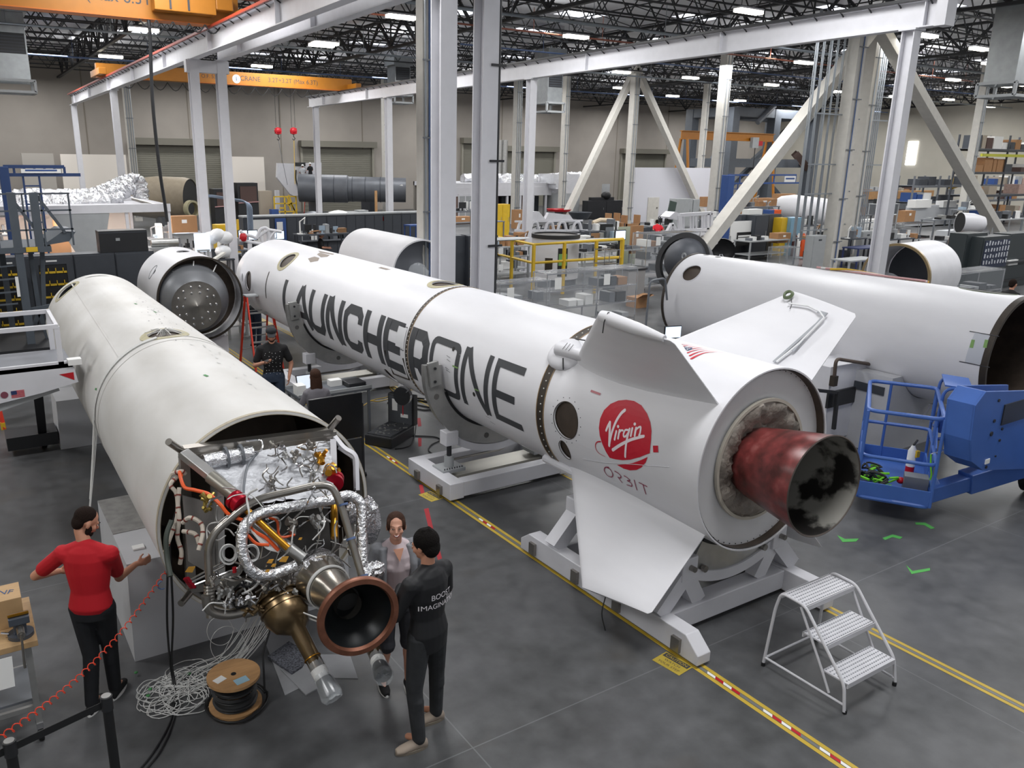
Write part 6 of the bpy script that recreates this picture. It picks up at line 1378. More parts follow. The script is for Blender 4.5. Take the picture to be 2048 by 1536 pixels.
MB().prism([bp(0,0,.27),bp(1,0,.27),bp(1,1,.27),bp(0,1,.27)],(0,0,.02)).b('basket_floor',LB,t,smooth=0)
for a,b in(((0,0),(1,0)),((1,0),(1,1)),((0,0),(0,1)),((0,1),(1,1))):MB().bar(bp(*a,.37),bp(*b,.37),.02,.2).b('toe_board',LB,t,smooth=0)
MB().prism([bp(1,.3,.3),bp(1,.75,.3),bp(1,.75,1.1),bp(1,.55,1.15),bp(1,.3,.9)],bu*.02).b('mount_plate',LB,t,smooth=0)
for v in(.55,.95):MB().tube(fillet([bp(1.0,v,.95),bp(1.02,v,1.62),bp(1.4,v,1.6),bp(1.42,v,.98),bp(1.02,v,.9)],.14),.022,8).b('guard_hoop',LB,t)
MB().prism([bp(1.02,.55,1.63),bp(1.4,.55,1.61),bp(1.4,.95,1.61),bp(1.02,.95,1.63)],(0,0,.02)).b('console_hood',LB,t,smooth=0);cb=MB().prism([bp(1.05,.58,.98),bp(1.38,.58,.98),bp(1.38,.92,.98),bp(1.05,.92,.98)],(0,0,.18)).b('control_console',LB,t,smooth=0)
MB().prism([bp(1.08,.62,1.16),bp(1.35,.62,1.16),bp(1.35,.88,1.16),bp(1.08,.88,1.16)],(0,0,.04)).b('control_panel',BLACKM,cb,smooth=0);MB().cyl(bp(1.2,.75,1.2),bp(1.2,.75,1.23),.025,10).b('stop_button',RED,cb)
jb=PY(1862,985,4.95);ja=PY(2060,925,4.55)
MB().bar(bp(.95,.35,.42),jb,.2,.2).b('arm_bracket',LB,t,smooth=0,bevel=.01);MB().bar(jb-(ja-jb)*.05,jb+(ja-jb)*.35,.17,.2).b('jib_arm',LB,t,smooth=0,bevel=.01);MB().bar(jb+(ja-jb)*.33,ja,.22,.27).b('jib_arm',LB,t,smooth=0,bevel=.01)
def pv(x,y,Y):return PY(1600+x*.2344,680+y*.2344,Y)
pol=[(1590,440),(1500,560),(1460,860),(1465,1040),(1560,1115),(1990,1100),(2000,430)]
for Y,nm in((4.45,'knuckle_plate'),(4.75,'knuckle_plate')):
 P=[pv(*p,4.45)for p in pol];MB().prism([(p.x,Y,p.z)for p in P],(0,.03,0)).b(nm,LB,t,smooth=0,bevel=.006)
P=[pv(*p,4.45)for p in pol[:5]]
for i in range(4):MB().prism([(P[i].x,4.47,P[i].z),(P[i+1].x,4.47,P[i+1].z),(P[i+1].x+.02,4.47,P[i+1].z),(P[i].x+.02,4.47,P[i].z)],(0,.29,0)).b('knuckle_web',LB,t,smooth=0)
m=MB()
for x,y,r in((1695,515,.02),(1655,690,.022),(1630,800,.03),(1722,758,.018),(1700,855,.018),(1585,1083,.02),(1665,990,.012)):q=pv(x,y,4.45);m.cyl(q+V((0,-.012,0)),q,r,14)
m.b('pin_hole',BLACKM,t);MB().bx(pv(1740,570,4.45).x,pv(1960,570,4.45).x,4.435,4.45,pv(1700,730,4.45).z,pv(1700,565,4.45).z).b('dark_window',BLACKM,t,smooth=0);q=pv(1595,1035,4.45);MB().bx(q.x-.05,q.x+.05,4.44,4.45,q.z-.03,q.z+.03).b('label',PAPER,t,smooth=0)
MB().bx(12.2,13.4,3.2,4.6,.35,1.0).b('chassis',LB,t,smooth=0,bevel=.03)
for y in(3.2,4.6):MB().cyl((12.4,y-.12,.35),(12.4,y+.12,.35),.35,24).b('wheel',BLACK,t)
MB().cyl(pv(1900,530,4.5),pv(1850,1000,4.5),.04,12).b('hydraulic_cylinder',BLACKM,t)
q=bp(.75,.62,.3);fe=thing('fire_extinguisher','white and red fire extinguisher strapped inside the blue basket','fire extinguisher',q);MB().lathe([(0,.0),(0,.055),(.14,.055),(.14,0)],q,(0,0,1),20).b('red_base',RED,fe);MB().lathe([(.14,.056),(.36,.056),(.41,.03),(.44,.02)],q,(0,0,1),20).b('white_cylinder',PAPER,fe);MB().bar(q+V((0,0,.44)),q+V((.08,0,.5)),.02,.02).b('handle',BLACKM,fe);MB().bar(q+V((-.02,-.05,.33)),q+V((.04,-.06,.33)),.05,.09).b('tag',YELLOW,fe,smooth=0)
q=bp(.8,.22,.3);gb=MB().box(q+V((0,0,.12)),(.28,.2,.24),R_(-58)).b('grey_box',GREYS,smooth=0,bevel=.006);tag(gb,'grey metal box on the basket floor near the front corner','box')
q=bp(.25,.25,.3);hs=thing('harness','black and bright green safety harness heaped on the basket floor','harness',q);rr=random.Random(5);NG=mat('neon_green','7bd62a',.6)
for i in range(16):
 a=q+V((rr.uniform(-.18,.2),rr.uniform(-.15,.2),.03));pts=[a+V((rr.uniform(-.14,.14),rr.uniform(-.14,.14),rr.uniform(0,.16)))for _ in range(4)];MB().tube(smoothpath(pts,4),rr.uniform(.012,.024),6).b('strap',NG if i%2 else BLACK,hs)
MB().ell(bp(.6,.25,.42),(.05,.05,.045),12).b('red_reel',RED,hs)
q=bp(.95,.28,.82);ln=MB().tube(smoothpath([q,q+V((0,-.02,-.15)),q+V((.02,-.04,-.3)),q+V((-.03,-.02,-.45))],4),.01,6).b('lanyard',NG);tag(ln,'bright green lanyard hanging over the basket mid rail','lanyard');MB().tube(fillet([q,q+V((.12,-.1,.07)),q+V((.26,-.12,.09)),q+V((.16,-.06,.02)),q],.04),.012,6).b('snap_hook',CHROME,ln)
t=thing('equipment_cart','white cart with brown hoop handles and a black frame between nozzle and plain rocket','cart',(9.8,6.9,0));A=PZ(1690,880,.2);y_=7.2
def cp_(x,y,Y=7.2):return PY(1400+x*.3164,450+y*.3164,Y)
a,b=cp_(830,900),cp_(1195,950);zt=a.z;MB().prism([(a.x,7.2,zt),(b.x,7.2,zt),(b.x+.1,7.2,.15),(a.x+.05,7.2,.15)],(0,.5,0)).b('body',PAINT,t,smooth=0,bevel=.008)
MB().tube(fillet([cp_(845,1000,7.15),cp_(860,845,7.15),cp_(1105,885,7.15),cp_(1090,1050,7.15)],.1),.028,8).b('hoop_handle',mat('brown_handle','5c5048',.5,.3),t)
for x,y in((845,985),(1095,1040)):q=cp_(x,y,7.15);MB().box(q,(.1,.08,.16)).b('handle_clamp',SEAM,t,smooth=0)
MB().bx(a.x-.02,b.x-.1,7.16,7.2,cp_(900,1130).z,cp_(900,1035).z).b('dark_band',BLACKM,t,smooth=0);MB().bar(cp_(700,1040,7.1),cp_(880,1060,7.1),.04,.05).bar(cp_(870,1055,7.1),cp_(845,1290,7.1),.05,.05).b('black_frame',BLACKM,t,smooth=0)
for x in(a.x+.1,b.x-.0):MB().cyl((x-.03,7.3,.07),(x+.03,7.3,.07),.07,14).b('caster',BLACK,t)
q=PZ(1905,900);t=thing('step_stool','white tubular step stool half hidden behind the lift arm','step stool',(q.x,q.y,0))
MB().tube(fillet([(q.x-.25,q.y,0),(q.x-.2,q.y+.1,.7),(q.x+.2,q.y+.1,.7),(q.x+.25,q.y,0)],.06),.015,8).b('front_frame',PAINT,t);MB().tube(fillet([(q.x-.25,q.y+.6,0),(q.x-.2,q.y+.35,.7),(q.x+.2,q.y+.35,.7),(q.x+.25,q.y+.6,0)],.06),.015,8).b('rear_frame',PAINT,t);MB().bx(q.x-.22,q.x+.22,q.y+.08,q.y+.38,.69,.71).b('tread',PAINT,t,smooth=0)
A=PZ(1296,690,.0);B=PZ(1325,560,.0)
t=thing('rolling_stand','dark tubular hoop stand beside the open left end of the plain rocket','stand',(11.0,9.7,0))
MB().tube(fillet([PY(1292,645,11.3),PY(1300,562,11.3),PY(1330,556,11.3),PY(1334,600,11.3)],.1),.022,8).b('hoop',GREYS,t);P=PY(1292,645,11.3);MB().cyl(P,(P.x,P.y,.02),.022,8).b('post',GREYS,t)
P=PY(1345,664,10.6);t=thing('monitor','monitor with a pale blue screen showing just above the upper left fin','monitor',(P.x,P.y,1));MB().box(P,(.36,.03,.24),R_(-15)).b('frame',BLACKM,t,smooth=0);MB().box(P-V((.0,.018,0)),(.33,.006,.21),R_(-15)).b('screen',mat('screen_lit','cfe0f4',.3,emit=1.2),t,smooth=0);MB().cyl((P.x,P.y+.03,.9),(P.x,P.y+.03,P.z),.02,8).b('stand',BLACKM,t);MB().bx(P.x-.5,P.x+.5,P.y-.2,P.y+.4,.86,.9).b('desk_top',GREYS,t,smooth=0);[MB().bar((P.x+dx,P.y+dy,0),(P.x+dx,P.y+dy,.86),.04).b('leg',GREYS,t,smooth=0)for dx in(-.45,.45)for dy in(-.15,.35)]
def BZ(px0,px1,pyt,zt):
 P=PZ(px0,pyt,zt);Q=PY(px1,pyt,P.y);return min(P.x,Q.x),max(P.x,Q.x),P.y
def cabinet(px0,px1,pyt,zt,label,m=None,doors=2,dep=.6,y=None,name='storage_cabinet',base=0.):
 if y is None:x0,x1,y=BZ(px0,px1,pyt,zt)
 else:A=PY(px0,pyt,y);B=PY(px1,pyt,y);x0,x1,zt=A.x,B.x,A.z
 m=m or DKGREY;t=thing(name,label,'cabinet',((x0+x1)/2,y+dep/2,base));MB().bx(x0,x1,y,y+dep,base,zt).b('body',m,t,smooth=0)
 w=(x1-x0)/doors
 for i in range(doors):
  d=MB().bx(x0+i*w+.02,x0+(i+1)*w-.02,y-.025,y,base+.06,zt-.05).b('door',m,t,smooth=0);MB().bx(x0+(i+.85)*w-.01,x0+(i+.85)*w+.015,y-.04,y-.025,base+(zt-base)*.5,base+(zt-base)*.62).b('handle',ALU,d,smooth=0)
 return t,x0,x1,y,zt
def blk(px0,px1,py0,py1,y,m,label,cat='box',name='carton',dep=.5,flaps=True,group=None):
 A=PY(px0,py0,y);B=PY(px1,py1,y);x0,x1=sorted((A.x,B.x));z0,z1=sorted((max(0,B.z),A.z))
 t=thing(name,label,cat,((x0+x1)/2,y+dep/2,z0),group);MB().bx(x0,x1,y,y+dep,z0,z1).b('body',m,t,smooth=0)
 if flaps and m is CARD:MB().bx(x0,x1,y+dep*.45,y+dep*.55,z1,z1+.005).b('tape',mat('packing_tape','b69468',.4),t,smooth=0);MB().bx(x0+(x1-x0)*.4,x0+(x1-x0)*.6,y-.004,y,z0+(z1-z0)*.6,z0+(z1-z0)*.8).b('label',PAPER,t,smooth=0)
 return t,x0,x1,z0,z1
def table(px0,px1,pyt,zt,label,dep=.8,y=None,m=LTGREY,shelf=True,cat='table',name='work_table'):
 if y is None:x0,x1,y=BZ(px0,px1,pyt,zt)
 else:A=PY(px0,pyt,y);B=PY(px1,pyt,y);x0,x1,zt=A.x,B.x,A.z
 t=thing(name,label,cat,((x0+x1)/2,y+dep/2,0));MB().bx(x0,x1,y,y+dep,zt-.05,zt).b('top',m,t,smooth=0)
 for x in(x0+.05,x1-.05):
  for yy in(y+.05,y+dep-.05):MB().bar((x,yy,0),(x,yy,zt-.05),.06).b('leg',m,t,smooth=0)
 if shelf:MB().bx(x0+.05,x1-.05,y+.1,y+dep-.05,.28,.31).b('shelf',m,t,smooth=0)
 return x0,x1,y,zt
def rack(px0,px1,pyt,zt,label,n=4,dep=.6,cover=True,y=None,wheels=True,boxes=0,papers=0):
 if y is None:x0,x1,y=BZ(px0,px1,pyt,zt)
 else:A=PY(px0,pyt,y);B=PY(px1,pyt,y);x0,x1,zt=A.x,B.x,A.z
 t=thing('wire_rack',label,'shelf rack',((x0+x1)/2,y+dep/2,0));rr=random.Random(int(px0))
 for x in(x0,x1):
  for yy in(y,y+dep):MB().cyl((x,yy,.1 if wheels else 0),(x,yy,zt),.014,6).b('post',CHROME,t)
 for k in range(n):
  z=.18+(zt-.2)*k/(n-1);m=MB()
  for a in range(int((x1-x0)/.09)+1):m.bar((x0+.09*a,y,z),(x0+.09*a,y+dep,z),.008,.008)
  for yy in(y,y+dep):m.bar((x0,yy,z),(x1,yy,z),.012,.03)
  for j in range(5):m.bar((x0,y+dep*j/4,z-.004),(x1,y+dep*j/4,z-.004),.008,.008)
  m.b('wire_shelf',CHROME,t,smooth=0)
  if k<n-1:
   x=x0+.08
   while x<x1-.25 and boxes:
    w=rr.uniform(.18,.4);h=rr.uniform(.1,.28);mm=rr.choice((GREYS,LTGREY,CARD,DKGREY,PAPER,BLACK))
    if rr.random()<boxes:tag(MB().bx(x,min(x+w,x1-.04),y+.08,y+dep-.1,z+.016,z+.016+h).b('stored_part',mm,smooth=0),colour(mm)+' packed part on shelf of the '+' '.join(label.replace(',','').split()[:9]),'part','parts stored on the '+label)
    x+=w+.06
 if cover:MB().quad((x0-.02,y-.02,.25),(x1+.02,y-.02,.25),(x1+.02,y-.02,zt),(x0-.02,y-.02,zt)).quad((x0-.02,y-.02,.25),(x0-.02,y+dep+.02,.25),(x0-.02,y+dep+.02,zt),(x0-.02,y-.02,zt)).quad((x0,y,zt+.01),(x1,y,zt+.01),(x1,y+dep,zt+.01),(x0,y+dep,zt+.01)).b('plastic_cover',mat('rack_cover','c9ced4',.15,alpha=.22),t,smooth=0)
 for i in range(papers):
  xx=x0+(x1-x0)*(.2+.35*i);MB().bx(xx-.11,xx+.11,y-.03,y-.025,zt-.42,zt-.12).b('paper_sign',PAPER,t,smooth=0)
 if wheels:
  for x in(x0,x1):MB().cyl((x-.015,y,.05),(x+.015,y,.05),.05,12).b('caster',BLACK,t)
 return x0,x1,y,zt
y=22.7;xs=[PY(px,505,y).x for px in(300,250,200)];W1=.98;x=4.5
for i in range(7):
 xa,xb=x-W1,x;t=thing('storage_cabinet',('charcoal cabinet, %s, row at the left'%('first from the right','second from the right','third from the right with glass door','fourth from the right with glass door','fifth from the right behind the steel platform','sixth from the right behind the steel platform','leftmost at the picture edge')[i]),'cabinet',((xa+xb)/2,y+.3,0))
 MB().bx(xa,xb,y+.02,y+.6,0,2.0).b('body',DKGREY,t,smooth=0)
 if i<2:
  d=MB().bx(xa+.02,xb-.02,y-.02,y+.02,.05,1.96).b('door',DKGREY,t,smooth=0);MB().bx(xa+.1,xa+.13,y-.04,y-.02,.9,1.2).b('handle',ALU,d,smooth=0)
 else:
  MB().bx(xa+.02,xa+.17,y-.02,y+.02,.05,1.96).bx(xb-.17,xb-.02,y-.02,y+.02,.05,1.96).bx(xa+.17,xb-.17,y-.02,y+.02,1.78,1.96).bx(xa+.17,xb-.17,y-.02,y+.02,.05,.2).b('door_frame',DKGREY,t,smooth=0)
  MB().bx(xa+.15,xb-.15,y+.0,y+.02,.2,1.8).b('dark_interior',BLACK,t,smooth=0);MB().bx(xa+.35,xa+.6,y-.025,y-.02,1.85,1.89).b('name_strip',PAPER,t,smooth=0)
  for k in range(5):
   z=.32+k*.31;b=MB().bx(xa+.18,xb-.18,y-.03,y-.005,z,z+.05);[b.bx(xa+.2+q*.17,xa+.22+q*.17,y-.03,y-.005,z,z+.13)for q in range(4)];b.b('yellow_bin_row',YELLOW,t,smooth=0)
 x-=W1+.01
A=PY(195,462,22.85);B=PY(292,462,22.85)
t=thing('equipment_crate','black equipment crate lying on top of the charcoal cabinets','crate',((A.x+B.x)/2,22.9,2));MB().bx(A.x,B.x,22.75,23.25,2.0,A.z).b('body',BLACKM,t,smooth=0,bevel=.01);MB().bx(A.x+.4,A.x+.5,22.73,22.75,2.3,2.37).b('badge',LTGREY,t,smooth=0);MB().bx(A.x,B.x,22.74,23.26,A.z-.06,A.z-.04).b('lid_edge',DKGREY,t,smooth=0)
yb0,yb1,zr=26.6,33.0,3.0;xr=PY(342,432,yb0).x;xl=-6
t=thing('clean_booth','white clean booth with clear walls behind the charcoal cabinets at the left','booth',((xr+xl)/2,yb0,0))
MB().bx(xl,xr,yb0,yb1,zr-.12,zr).b('roof',PAINT,t,smooth=0);MB().bx(xl,xr,yb0-.04,yb0,zr-.22,zr+.02).b('fascia',PAINT,t,smooth=0)
for x in(xr-.06,xr-1.3,xr-2.6,xr-3.9,xr-5.4,xr-7):MB().bar((x,yb0+.03,0),(x,yb0+.03,zr-.12),.09).bar((x,yb1-.05,0),(x,yb1-.05,zr-.12),.09).b('post',PAINT,t,smooth=0)
MB().bx(xl,xr,yb1-.04,yb1,0,zr-.12).b('back_wall',mat('booth_back','d9cfc8',.7),t,smooth=0);MB().quad((xl,yb0,.1),(xr,yb0,.1),(xr,yb0,zr-.2),(xl,yb0,zr-.2)).b('clear_curtain',mat('booth_curtain','e8ebee',.1,alpha=.05),t,smooth=0)
P_=PY(170,440,yb0);MB().prism([(P_.x-.9,yb0-.03,zr-.2),(P_.x+.7,yb0-.03,zr-.2),(P_.x+.3,yb0-.03,zr-1.9),(P_.x-.1,yb0-.03,zr-1.9)],(0,.03,0)).b('white_gusset_panel',LTGREY,t,smooth=0)
for i in range(3):MB().bx(xr-1.6-1.9*i,xr-.5-1.9*i,yb0+1.5,yb0+3.5,zr-.16,zr-.13).b('ceiling_light',mat('booth_light','fff1e4',.5,emit=30),t,smooth=0)
for i in range(7):x=xr-.9-i*1.1;tag(MB().bx(x-.4,x+.4,yb0+2.2,yb0+2.9,0,1.5+.25*(i%3)).b('storage_rack',(mat('pinkish_rack','b59a90',.7,var=.2,scale=9),LTGREY,CARD)[i%3],smooth=0),'shelving unit seen through the clear curtain of the left booth','rack','shelving inside the left booth')
def foilduct(pts,r,label,m=FOIL):
 P=smoothpath([PY(*p)if p[2]>5 else p for p in pts],6);k=MB();rr=random.Random(int(r*1000)+len(P));k.tube(smoothpath(P,3),r,14);k.v=[tuple(V(q)+V((rr.uniform(-1,1),rr.uniform(-1,1),rr.uniform(-1,1)))*r*.16)for q in k.v];tag(k.b('foil_duct',m,smooth=20),label,'duct')
foilduct([(-20,408,29.5),(60,405,29.5),(140,404,29.5),(190,400,29.5),(230,388,29.6),(262,372,29.8)],.26,'upper crinkled foil duct lying on the left booth roof')
foilduct([(-20,398,31),(70,394,31),(150,394,31),(200,388,31),(240,370,31),(268,362,31),(280,375,30.9),(282,410,30.8)],.26,'foil duct behind the upper one, bending down at its right end')
foilduct([(-20,425,28),(60,420,28),(110,412,28),(150,408,28),(210,402,28),(245,395,28)],.2,'lowest foil duct near the front edge of the left booth roof')
tag(MB().cyl(PY(120,413,27.3),PY(318,413,27.6),.03,6).b('black_pipe',BLACK),'thin black pipe running across the left booth roof','pipe');tag(MB().cyl(PY(265,398,28),PY(325,414,27.0),.05,8).b('fan_arm',STEEL),'grey pole lying slanted at the right end of the left booth roof','pole')
for i,(a,b,c,d,lb,m_)in enumerate(((42,120,306,420,'glass and grey partition wall panel at the far left',mat('partition_grey','a7a29b',.6)),(120,262,308,420,'bright white partition wall panel behind the foil ducts',mat('partition_white','e0d9d0',.6)),(452,531,313,378,'white wall panel right of the first roll-up door',mat('partition_white','e0d9d0',.6)))):
 A=PY(a,c,66);B=PY(b,d,66);tag(MB().bx(A.x,B.x,66,66.2,0,A.z).b('wall_panel',m_,smooth=0),lb,'wall panel')
t=thing('work_platform','tall dark grey steel work platform with railings at the left edge','platform',(1.0,19.5,0));yy=19.6
zd=PY(90,492,yy).z;xL,xR=-2.0,PY(100,480,yy).x
for px,pt,pb in((21,385,690),(66,385,480)):
 A=PY(px,pt,yy);MB().bar((A.x,yy,0 if pb>600 else zd),(PY(px,pt,yy).x,yy,A.z),.16,.16).b('post',GREYS if 0 else mat('platform_grey','4f565e',.5,var=.06),t,smooth=0)
PG=MATS['platform_grey']
MB().bx(xL,xR,yy-.1,yy+1.8,zd-.12,zd).b('deck',PG,t,smooth=0);
A=PY(92,480,yy);B=PY(152,468,yy);MB().prism([(A.x-.1,yy,zd),(A.x+.35,yy,zd+.3),(B.x,yy,zd+.28),(B.x-.15,yy,zd+.08)],(0,1.6,0)).b('flap_board',PG,t,smooth=0)
for(a,b)in(((25,400),(95,490)),((68,385),(130,465))):MB().bar(PY(*a,yy),PY(*b,yy),.09,.06).b('diagonal',PG,t,smooth=0)
for zz in(.35,.75,1.1):MB().bar((xL,yy-.05,zd+zz),(PY(138,385,yy).x,yy-.05,zd+zz),.035).b('railing',PG,t,smooth=0)
for px in(-10,48,84,140):x=PY(px,430,yy).x;MB().bar((x,yy-.05,zd),(x,yy-.05,zd+1.1),.035).b('rail_post',PG,t,smooth=0)
for px0,px1 in((-20,21),):
 for py in(536,562,588,612,636,660):A=PY(px0,py,yy-.1);B=PY(26+(py-530)*.12,py-5,yy-.1);MB().bar(A,B,.05,.03).b('stair_tread',PG,t,smooth=0)
for a,b in(((60,500),(78,620)),((84,495),(88,620)),((78,622),(55,690)),((78,622),(100,690))):MB().bar(PY(*a,yy+.4),PY(*b,yy+.4),.09).b('brace',PG,t,smooth=0)
MB().bar(PY(48,622,yy),PY(100,612,yy),.08).b('brace',PG,t,smooth=0)
for x in(xL,.9):MB().bar((x,yy+1.7,0),(x,yy+1.7,zd),.12).b('post',PG,t,smooth=0)
MB().bx(-2,1.6,yy-.6,yy+1.4,.25,.45).b('chassis',BLACKM,t,smooth=0);[MB().cyl((x,yy-.4,.12),(x+.06,yy-.4,.12),.12,14).b('caster',BLACK,t)for x in(-1.5,1.3)]
MB().bx(PY(33,560,yy).x-.03,PY(33,560,yy).x+.03,yy-.13,yy-.11,PY(33,592,yy).z,PY(33,552,yy).z).b('warning_strip',PAPER,t,smooth=0);q=PY(60,478,yy-.12);MB().bx(q.x-.1,q.x+.12,q.y,q.y+.01,zd-.1,zd).b('yellow_label',YELLOW,t,smooth=0)
def jib(px,pyt,y,arm,label,m,w=.35,h=.55,sign=True,ladder_=True,pyb=None):
 A=PY(px,pyt,y);t=thing('jib_crane',label,'crane',(A.x,y,0));MB().bx(A.x-w/2,A.x+w/2,y-w/2,y+w/2,0,A.z).b('post',m,t,smooth=0,bevel=.02)
 B=PY(arm,pyt,y);x1=B.x
 for z in(A.z,A.z-h):MB().bar((A.x,y,z),(x1+(.4 if z<A.z else 0),y,z),.1,.09).b('arm_rail',m,t,smooth=0)
 n=6
 for i in range(n+1):x=A.x+(x1-A.x)*i/n;MB().bar((x,y,A.z-h),(x,y,A.z),.06).b('arm_web',m,t,smooth=0)
 if ladder_:
  for dx in(.45,.85):MB().bar((A.x+dx,y,A.z-h),(A.x+dx,y,A.z-h-2.2),.05).b('hanger_bar',m,t,smooth=0)
  for i in range(4):MB().bar((A.x+.45,y,A.z-h-.3-.5*i),(A.x+.85,y,A.z-h-.3-.5*i),.04).b('hanger_rung',m,t,smooth=0)
 if sign:MB().bx(x1-1.1,x1-.1,y-.08,y-.06,A.z-h+.05,A.z-.06).b('sign',PAPER,t,smooth=0);MB().bx(x1-1.0,x1-.2,y-.085,y-.08,A.z-h*.55,A.z-h*.35).b('sign_text',DBLUE,t,smooth=0)
 return t
jib(6,333,26,128,'dark blue jib crane with ladder-like arm at the left edge',mat('jib_navy','223a66',.45),.24,.22)
jib(1457,350,31,1592,'blue jib crane post with trussed arm and white sign right of the white wall panel',DBLUE,.5,.45)
def item(name,label,cat,px0,px1,py0,py1,y,m,dep=.4,**k):return blk(px0,px1,py0,py1,y,m,label,cat,name,dep,**k)
x0,x1,yr,zr_=rack(336,415,466,1.95,'open wire rack with a large carton on top left of the far column pair',4,.7,False,wheels=False,boxes=.0)
blk(342,396,433,466,yr+.1,CARD,'large cardboard carton on top of the wire rack beside the far column pair')
A=PY(302,487,24.5);tag(MB().cyl(A,A+V((.75,0,0)),.12,20).b('metal_roll',ALU),'shiny metal roll lying on a shelf right of the charcoal cabinets','roll')
table(298,340,496,1.3,'grey metal shelf bench holding a shiny metal roll',.6,y=24.3)
for i,(a,b,c,d)in enumerate(((303,322,520,535),(322,338,520,535))):blk(a,b,c,d,24.4,PAPER,'white box on the lower shelf right of the charcoal cabinets, %s'%('left one','right one')[i])
rr=random.Random(77)
x0,x1,yt,zt=table(356,420,512,.95,'black machine bench with clamps left of the far column pair',.8,m=BLACKM)
for i in range(7):a=x0+.1+i*(x1-x0-.2)/7;h=rr.uniform(.12,.5);tag(MB().bx(a,a+.12,yt+.15,yt+.4,zt,zt+h).cyl((a+.06,yt+.2,zt+h),(a+.06,yt+.2,zt+h+.15),.03,8).b('machine_tool',rr.choice((BLACKM,GREYS,LTGREY))),'small dark tool standing on the black machine bench','tool','tools on the black machine bench')
A=PY(405,485,27.2);tag(MB().bx(A.x-.25,A.x+.25,27.2,27.25,A.z-.3,A.z+.3).b('monitor',mat('screen_lit','cfe0f4',.3,emit=1.2),smooth=0),'lit monitor left of the far column pair','monitor');table(395,420,500,.9,'small desk under the lit monitor by the far column pair',.6,y=27.1)
t,*_=cabinet(432,475,450,1.65,'yellow flammables cabinet between the far column pair',YELLOW,2,.6);cabinet(478,486,440,1.9,'narrow yellow cabinet right of the far column pair',YELLOW,1,.4)
cabinet(440,460,478,1.1,'white low drawer cabinet at the foot of the far column pair',PAPER,1,.5)
P_=PY(435,470,27.6);bb=MB();[bb.ell(P_+V((a,b,c)),(.28,.25,.22),12)for a,b,c in((0,0,0),(.25,0,-.1),(-.2,.1,-.1),(.15,0,-.55))];tag(bb.b('plastic_bag',mat('white_bag','dfe0e2',.4,bump=.6,bscale=9)),'white stuffed plastic bags hanging at the far left column','bag')
for a,b,c,lb in((427,462,378,'tall black cabinet behind the far column pair'),(474,515,366,'tall dark open rack with red tape right of the far column pair')):
 A=PY(a,c,50);B=PY(b,c,50);t=thing('tall_cabinet',lb,'cabinet',((A.x+B.x)/2,50,0));MB().bx(A.x,B.x,50,51,0,A.z).b('body',BLACKM,t,smooth=0);MB().bx(A.x+.15,B.x-.1,49.95,50,A.z*.6,A.z-.2).b('opening',mat('rust_interior','5a4743',.8),t,smooth=0);MB().bar((A.x,49.93,A.z*.6),(B.x,49.93,A.z*.62),.05).b('red_tape',mat('pink_hose','c89a9a',.5),t,smooth=0)
m=MB()
for i in range(4):o=.06*i;m.tube(fillet([PY(404+i*2,460,33),PY(400+i*2,392+i,33),PY(420,390+i,33),PY(494+i*3,402+i*1.5,32.2),PY(497+i*3,470,32.2)],.25),.03,6)
k=thing('conduit_frame','goalpost of bent grey-blue conduits around the far column pair','conduit',PY(450,460,32.8));m.b('bent_conduit',mat('bluish_conduit','8795a8',.4,.4),k)
y_=BZ(470,600,436,2.1)[2]
xa=PY(486,436,y_).x;xb=PY(905,450,y_).x;n=11;w=(xb-xa)/n
for i in range(n):
 t=thing('storage_cabinet','charcoal cabinet, number %s from the left in the long row behind the nose'%('one','two','three','four','five','six','seven','eight','nine','ten','eleven')[i],'cabinet',(xa+w*(i+.5),y_+.3,0));MB().bx(xa+i*w,xa+(i+1)*w-.01,y_,y_+.6,0,2.1).b('body',DKGREY,t,smooth=0);MB().bx(xa+i*w,xa+(i+1)*w-.01,y_-.05,y_+.65,2.1,2.16).b('top_board',LTGREY,t,smooth=0)
 MB().bx(xa+i*w+.03,xa+(i+.5)*w-.01,y_-.02,y_,.06,2.04).b('door',DKGREY,t,smooth=0);MB().bx(xa+(i+.5)*w+.01,xa+(i+1)*w-.04,y_-.02,y_,.06,2.04).b('door',DKGREY,t,smooth=0)
for(a,b,c,d,m_,lb)in((505,541,440,486,PAPER,'white paper sheet board on the long charcoal cabinets'),(550,574,437,480,DBLUE,'blue poster board on the long charcoal cabinets'),(553,566,444,472,PAPER,'narrow white sheet over the blue poster board')):
 A=PY(a,c,y_-.1);B=PY(b,d,y_-.1);off=.06 if m_ is PAPER and a==553 else 0;tag(MB().bx(A.x,B.x,y_-.08-off,y_-.05-off,max(.2,B.z),A.z).b('poster',m_,smooth=0),lb,'poster')
t=thing('white_fixture','white curved truss fixture standing behind the nose of the lettered rocket','fixture',PZ(540,490));Y=27.5;q=lambda x,y,Y=27.5:PY(480+x*.1074,380+y*.1074,Y)
for pts in([(0,760),(80,830),(230,860),(300,900),(380,720),(480,700),(520,740),(770,780)],[(0,930),(150,960),(350,1000),(560,990)],[(380,860),(430,1000)],[(520,740),(560,990)],[(660,760),(560,880),(520,1000)],[(300,900),(400,820),(520,740)]):MB().tube(fillet([q(*p)for p in pts],.12),.055,7).b('tube_frame',PAINT,t)
MB().prism([q(490,720),q(640,745),q(660,990),q(490,990)],(0,.3,0)).b('white_plate',PAINT,t,smooth=0);MB().ell(q(60,880),(.14,.14,.16),10).b('red_part',RED,t);P_=q(180,1000);MB().cyl((P_.x,P_.y,0),P_,.08,8).cyl((q(600,990).x,27.6,0),q(600,990),.08,8).b('leg',PAINT,t)
x0,x1,yt,zt=table(604,745,455,2.3,'long wire-top bench with cartons in front of the charcoal row',.9,shelf=True,y=33)
